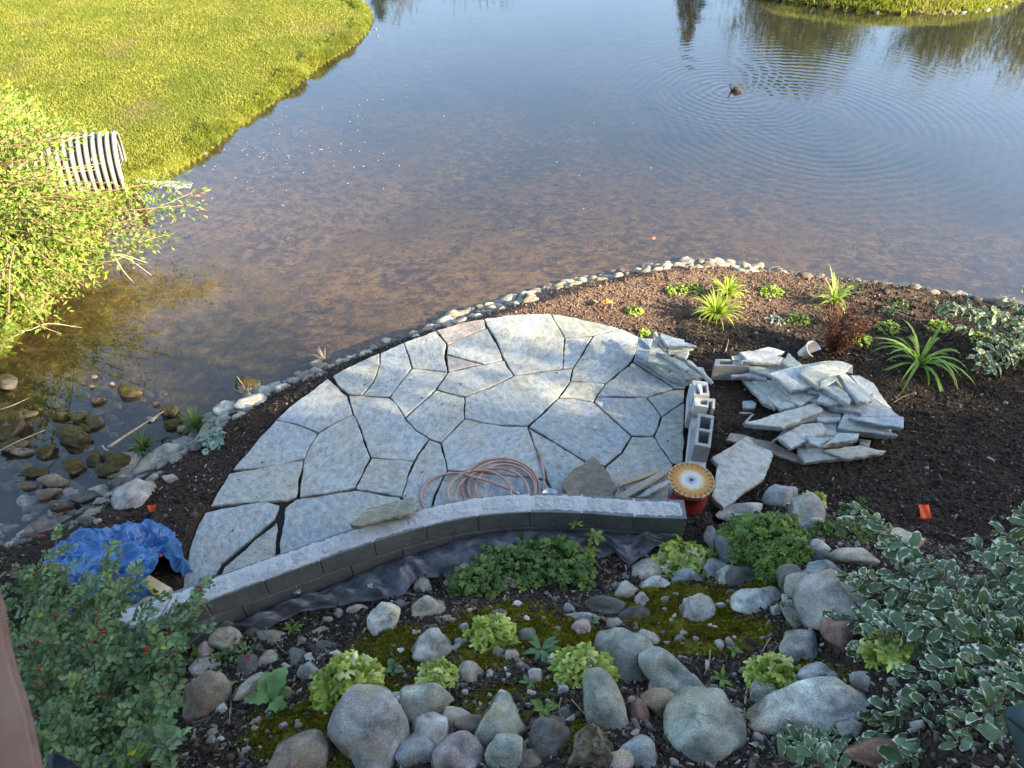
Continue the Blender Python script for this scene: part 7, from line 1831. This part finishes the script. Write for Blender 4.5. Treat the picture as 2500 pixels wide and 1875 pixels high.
# ------------------------------------------------------------------ trees around the pond (seen mirrored in the water)
M_BARK = m_plain('tree_bark', (.10, .08, .06), .9, .3, 8, .5)
M_TL = m_leaf('tree_leaf', (.045, .065, .016), (.10, .13, .036), .3, scale=.5); M_CON = m_leaf('conifer_needles', (.02, .035, .015), (.055, .075, .025), .15, scale=.6)
M_TS = m_leaf('willow_leaf', (.05, .07, .02), (.12, .14, .038), .35, scale=.5)
def mirror_tip(px, py, Yt):
    W = at(px, py, WZ); d = ray(px, py); s = (Yt-W[1])/d[1]; return np.array([W[0]+d[0]*s, Yt, WZ-d[2]*s])
def tree(name, p, h, kind, width, label, seed, group='trees beyond the pond', nleaf=5000, dens=1.0, vis=True):
    r_ = np.random.default_rng(seed); b = np.array([p[0], p[1], float(hz(p[0], p[1]))-.05]); root = empty(name, b, label, 'tree', group); m = MB()
    top = b+np.array([0, 0, h]); lean = np.array([r_.normal()*.02*h, 0, 0])
    m.tube([b, b+np.array([0, 0, h*.45])+lean*.5, top+lean-np.array([0, 0, h*.06])], [h*.02+.03, h*.013+.02, .015], 8); Ps = []; Ds = []
    if kind == 'conifer':
        nb = 80
        for i in range(nb):
            f = (i+.5)/nb; z = h*(.08+.9*f); a = i*2.4; L_ = width*(1-f)**.85*r_.uniform(.75, 1.1)+.05; tip = b+np.array([math.cos(a)*L_, math.sin(a)*L_, z-.25*L_]); st = b+np.array([0, 0, z])+lean*f
            m.tube([st, tip], [.03*(1-f)+.01, .005], 4)
            k = int(nleaf/nb*(1.6*(1-f)+.25)); u = r_.random(k)**.6; q = st+(tip-st)*u[:, None]+r_.normal(0, .10+.05*L_, (k, 3))*np.array([1, 1, .6]); Ps.append(q); Ds.append(np.tile(tip-st, (k, 1))+r_.normal(0, L_*.5, (k, 3)))
        sz = h*.018
    elif kind == 'bare':
        for i in range(26):
            a = r_.uniform(0, 6.28); tip = b+np.array([math.cos(a)*width*r_.random(), math.sin(a)*width*r_.random(), h*r_.uniform(.5, 1)]); m.tube([b, b*.5+tip*.5+r_.normal(0, .2, 3), tip], [.03, .02, .008], 4)
            k = 30; u = r_.uniform(.5, 1, k); Ps.append(b+(tip-b)*u[:, None]+r_.normal(0, .25, (k, 3))); Ds.append(r_.normal(size=(k, 3)))
        sz = h*.02
    else:
        nb = 42
        for i in range(nb):
            f = (i+.5)/nb; a = i*2.4+r_.normal()*.3; z = h*(.30+.62*f); L_ = width*math.sin(math.pi*(.12+.82*f)**.9)*r_.uniform(.6, 1.1)
            st = b+np.array([0, 0, z*.8])+lean*f; tip = b+np.array([math.cos(a)*L_, math.sin(a)*L_, z+.12*h*r_.random()]); mid = st*.5+tip*.5+np.array([0, 0, .04*h]); m.tube([st, mid, tip], [.02+.004*h*(1-f), .02, .008], 4)
            k = int(nleaf/nb); cl = max(3, k//60)
            for c_ in range(cl):
                u = r_.uniform(.35, 1.05); q0 = st+(tip-st)*u+r_.normal(0, .06*h, 3)*np.array([1, 1, .7]); kk = k//cl
                sp = .035*h; q = q0+r_.normal(0, sp, (kk, 3))
                if kind == 'willow': q[:, 2] -= np.abs(r_.normal(0, .07*h, kk))
                Ps.append(q); Ds.append(r_.normal(size=(kk, 3))+np.array([0, 0, -.6 if kind == 'willow' else 0]))
        sz = h*.016
    m.build('trunk', M_BARK, root, True); Ps = np.vstack(Ps); Ds = np.vstack(Ds); Ps = Ps[Ps[:, 2] > b[2]+.1] if False else Ps
    tv, tf = leaf_simple(1, .6, .1); tv = np.array([[0, 0, 0], [.5, .28, .05], [1, 0, 0], [.5, -.28, .05]]); tf = np.array([[0, 1, 2, 3]])
    V, Fs = batch(tv, tf, Ps, frames(Ds, r_.normal(size=(len(Ps), 3))+np.array([.3, -.3, .6])), sz*r_.uniform(.6, 1.4, len(Ps)))
    obj('crown', V, Fs, {'conifer': M_CON, 'willow': M_TS, 'bare': M_TS}.get(kind, M_TL), root)['kind'] = 'stuff'
    return root
for i, (px, py, Yt, kind, wd, lab, nl_) in enumerate([
 (1672, 120, 46, 'conifer', 2.2, 'slender dark spruce mirrored in the middle right of the pond', 7000), (1660, 60, 49, 'conifer', 2.4, 'second spruce just behind the slender one', 5000),
 (1850, 120, 44, 'willow', 2.4, 'airy tree at the left of the mirrored tree group', 6500), (1925, 205, 45, 'willow', 2.7, 'tallest airy tree of the mirrored group behind the duck', 9000),
 (2000, 190, 47, 'willow', 2.2, 'green tree at the right of the mirrored group behind the duck', 8000), (1885, 165, 48, 'willow', 2.2, 'thin tree inside the mirrored group', 6000), (1965, 170, 50, 'tree', 2.4, 'leafy tree behind the mirrored group', 6000),
 (2230, 175, 30, 'willow', 1.9, 'bushy willow on the grassy point, left', 7000), (2300, 195, 31, 'willow', 1.8, 'bushy willow on the grassy point, centre', 8000), (2265, 150, 33, 'tree', 1.7, 'dense small tree behind the willows of the point', 5000),
 (2440, 165, 34, 'willow', 1.8, 'willow near the right edge of the photo', 6000), (2500, 215, 35, 'willow', 2.2, 'taller willow at the right edge of the photo', 9000), (2570, 190, 36, 'tree', 2.4, 'broad tree just past the right edge', 5000),
 (930, 62, 52, 'conifer', 2.6, 'dark spruce mirrored beside the lawn tip', 7000), (965, 40, 54, 'tree', 2.0, 'small leafy tree beside the mirrored spruce', 4000), (1110, 34, 44, 'bare', 1.6, 'thin bare sapling clump mirrored at the top, left', 0), (1190, 44, 44, 'bare', 1.6, 'thin bare sapling clump mirrored at the top, right', 0),
 (820, 12, 50, 'tree', 2.4, 'round tree beyond the lawn tip', 5000), (1480, -60, 52, 'conifer', 3, 'distant spruce on the far bank', 4000), (1300, -90, 54, 'tree', 3.4, 'broad tree on the far bank', 5000), (700, -60, 56, 'tree', 3.4, 'broad tree beyond the lawn', 5000), (400, -60, 60, 'tree', 3.6, 'large tree at the back of the lawn', 5000), (100, -80, 60, 'conifer', 3.4, 'large spruce at the back of the lawn', 5000), (2200, -60, 56, 'tree', 3.4, 'broad tree far behind the grassy point', 5000), (2420, -50, 58, 'conifer', 3, 'spruce far behind the grassy point', 4000)]):
    tp = mirror_tip(px, py, Yt); g = float(hz(tp[0], tp[1])); tree('spruce_tree' if kind == 'conifer' else 'sapling_clump' if kind == 'bare' else 'leafy_tree', tp, tp[2]-g, kind, wd, lab, 200+i, nleaf=int(nl_*1.5))

# ------------------------------------------------------------------ the house behind the camera and the trees beside it (they throw the shade)
M_SID = m_plain('tan_house_siding', (.42, .36, .28), .8, .1, 4, .1); M_ROOF = m_plain('brown_roof_shingles', (.09, .075, .06), .9, .3, 10, .4); M_DECK = m_plain('stained_deck_timber', (.20, .12, .075), .7, .2, 14, .3)
EAVE = 7.05
house = empty('house', (8, -4, .5), 'tan sided house with a timber deck standing behind the viewer', 'house')
m = MB(); m.box((9.0, -5.2, 3.3), (30, 6.6, 6.4)); m.build('wall', M_SID, house)
m = MB(); x0, x1 = -6.6, 24.6
m.add([(x0, -.95, EAVE), (x1, -.95, EAVE), (x1, -5.2, EAVE+2.2), (x0, -5.2, EAVE+2.2), (x0, -9.2, EAVE), (x1, -9.2, EAVE), (x0, -.95, EAVE-.18), (x1, -.95, EAVE-.18), (x0, -9.2, EAVE-.18), (x1, -9.2, EAVE-.18)],
      [(0, 1, 2, 3), (3, 2, 5, 4), (0, 6, 7, 1), (4, 5, 9, 8), (6, 8, 9, 7), (0, 3, 4, 8, 6), (1, 7, 9, 5, 2)]); m.build('roof', M_ROOF, house)
for wx in (-3, 1, 5, 9, 13, 17, 21):
    m = MB(); m.box((wx, -1.87, 4.0), (1.5, .06, 1.3)); fr_ = m.build('window', m_plain('window_glass', (.04, .05, .06), .1), house)
screen = empty('added_shade_screen', (2.75, -.9, 3.3), 'added tan wall, out of view, shading the rail post from the right end of the deck', 'wall')
m = MB(); m.box((2.75, -.85, 4.85), (.1, 1.9, 3.1)); m.build('panel', M_SID, screen)  # unseen panel added to keep sun off the near rail post
deck = empty('deck', (0, -1.1, 3.3), 'stained timber deck that the photo is taken from', 'deck')
m = MB()
for i in range(24): m.box((-2.6+i*.23, -.95, 3.3), (.22, 1.7, .035))
for i, o_ in enumerate([m]): m.build('deck_board', M_DECK, deck)
m = MB()
for px_ in (-2.6, 2.8): m.box((px_, -.2, 1.9), (.14, .14, 2.8))
m.build('deck_post', M_DECK, deck)
for i, (x, y, h, wd, kd, lab) in enumerate(SHADE_TREES):
    tree('shade_tree', (x, y), h, kd, wd, lab, 300+i, 'trees beside the house', nleaf=SHADE_N[i])

# ------------------------------------------------------------------ things right in front of the camera
def near_prism(pts, dd, th, mat, name, label, cat, bev=.006):
    A = [CAM+ray(x, y)*dd for x, y in pts]; B = [CAM+(a-CAM)*(1+th/dd) for a in A]; n = len(pts); bm = bmesh.new(); vs = [bm.verts.new(v) for v in A+B]
    bm.faces.new(vs[:n]); bm.faces.new(vs[n:][::-1])
    for i in range(n): bm.faces.new((vs[i], vs[i+n], vs[(i+1) % n+n], vs[(i+1) % n]))
    bmesh.ops.recalc_face_normals(bm, faces=bm.faces); bmesh.ops.bevel(bm, geom=bm.edges[:], offset=bev, segments=3, affect='EDGES')
    c = np.mean(A, axis=0); me = bpy.data.meshes.new(name)
    for v in bm.verts: v.co = v.co-Vector(c)
    bm.to_mesh(me); bm.free(); me.materials.append(mat); me.polygons.foreach_set('use_smooth', np.ones(len(me.polygons), bool))
    return tag(obj(name, me, None, None, None, loc=c), label, cat)
t = NT('tan_painted_rail'); c = t.mix(t.ramp(t.noise(9, None, 4), [(.3, 0.0), (.7, 1.0)]), (.26, .175, .14), (.36, .25, .20)); M_RAIL = t.bsdf(c, .55, t.bump(t.noise(14, None, 3), .3, .01), 0, .35)
near_prism([(-150,1300),(-20,1390),(8,1450),(22,1540),(38,1620),(58,1675),(78,1740),(92,1810),(108,1890),(112,1990),(-150,1990)], .50, .07, M_RAIL, 'railing_post', 'blurred tan rail post right in front of the viewer at the lower left', 'railing', .006)
near_prism([(112,1850),(122,1838),(136,1836),(175,1858),(230,1890),(250,1960),(110,1960)], .62, .03, m_plain('dark_blue_metal', (.012, .018, .035), .4), 'dark_bracket', 'dark blue metal bracket beside the blurred tan rail post', 'bracket', .003)
# dark green leaf-shaped ornament hanging at the right
lf = [(2449,1742),(2456,1728),(2472,1722),(2500,1724),(2560,1745),(2620,1800),(2640,1960),(2560,1950),(2520,1900),(2496,1870),(2478,1820),(2458,1776)]
o = near_prism(lf, 1.6, .006, m_plain('verdigris_metal', (.05, .095, .09), .55, .35, 9, .3), 'leaf_ornament', 'dark blue-green leaf-shaped ornament at the lower right edge', 'ornament', .002)
mc_ = Vector(o.location); m = MB(); m.tube([CAM+ray(2460,1752)*1.597, CAM+ray(2500,1782)*1.597, CAM+ray(2560,1820)*1.597], .0022, 5); m.build('midrib', M_BLK, o)
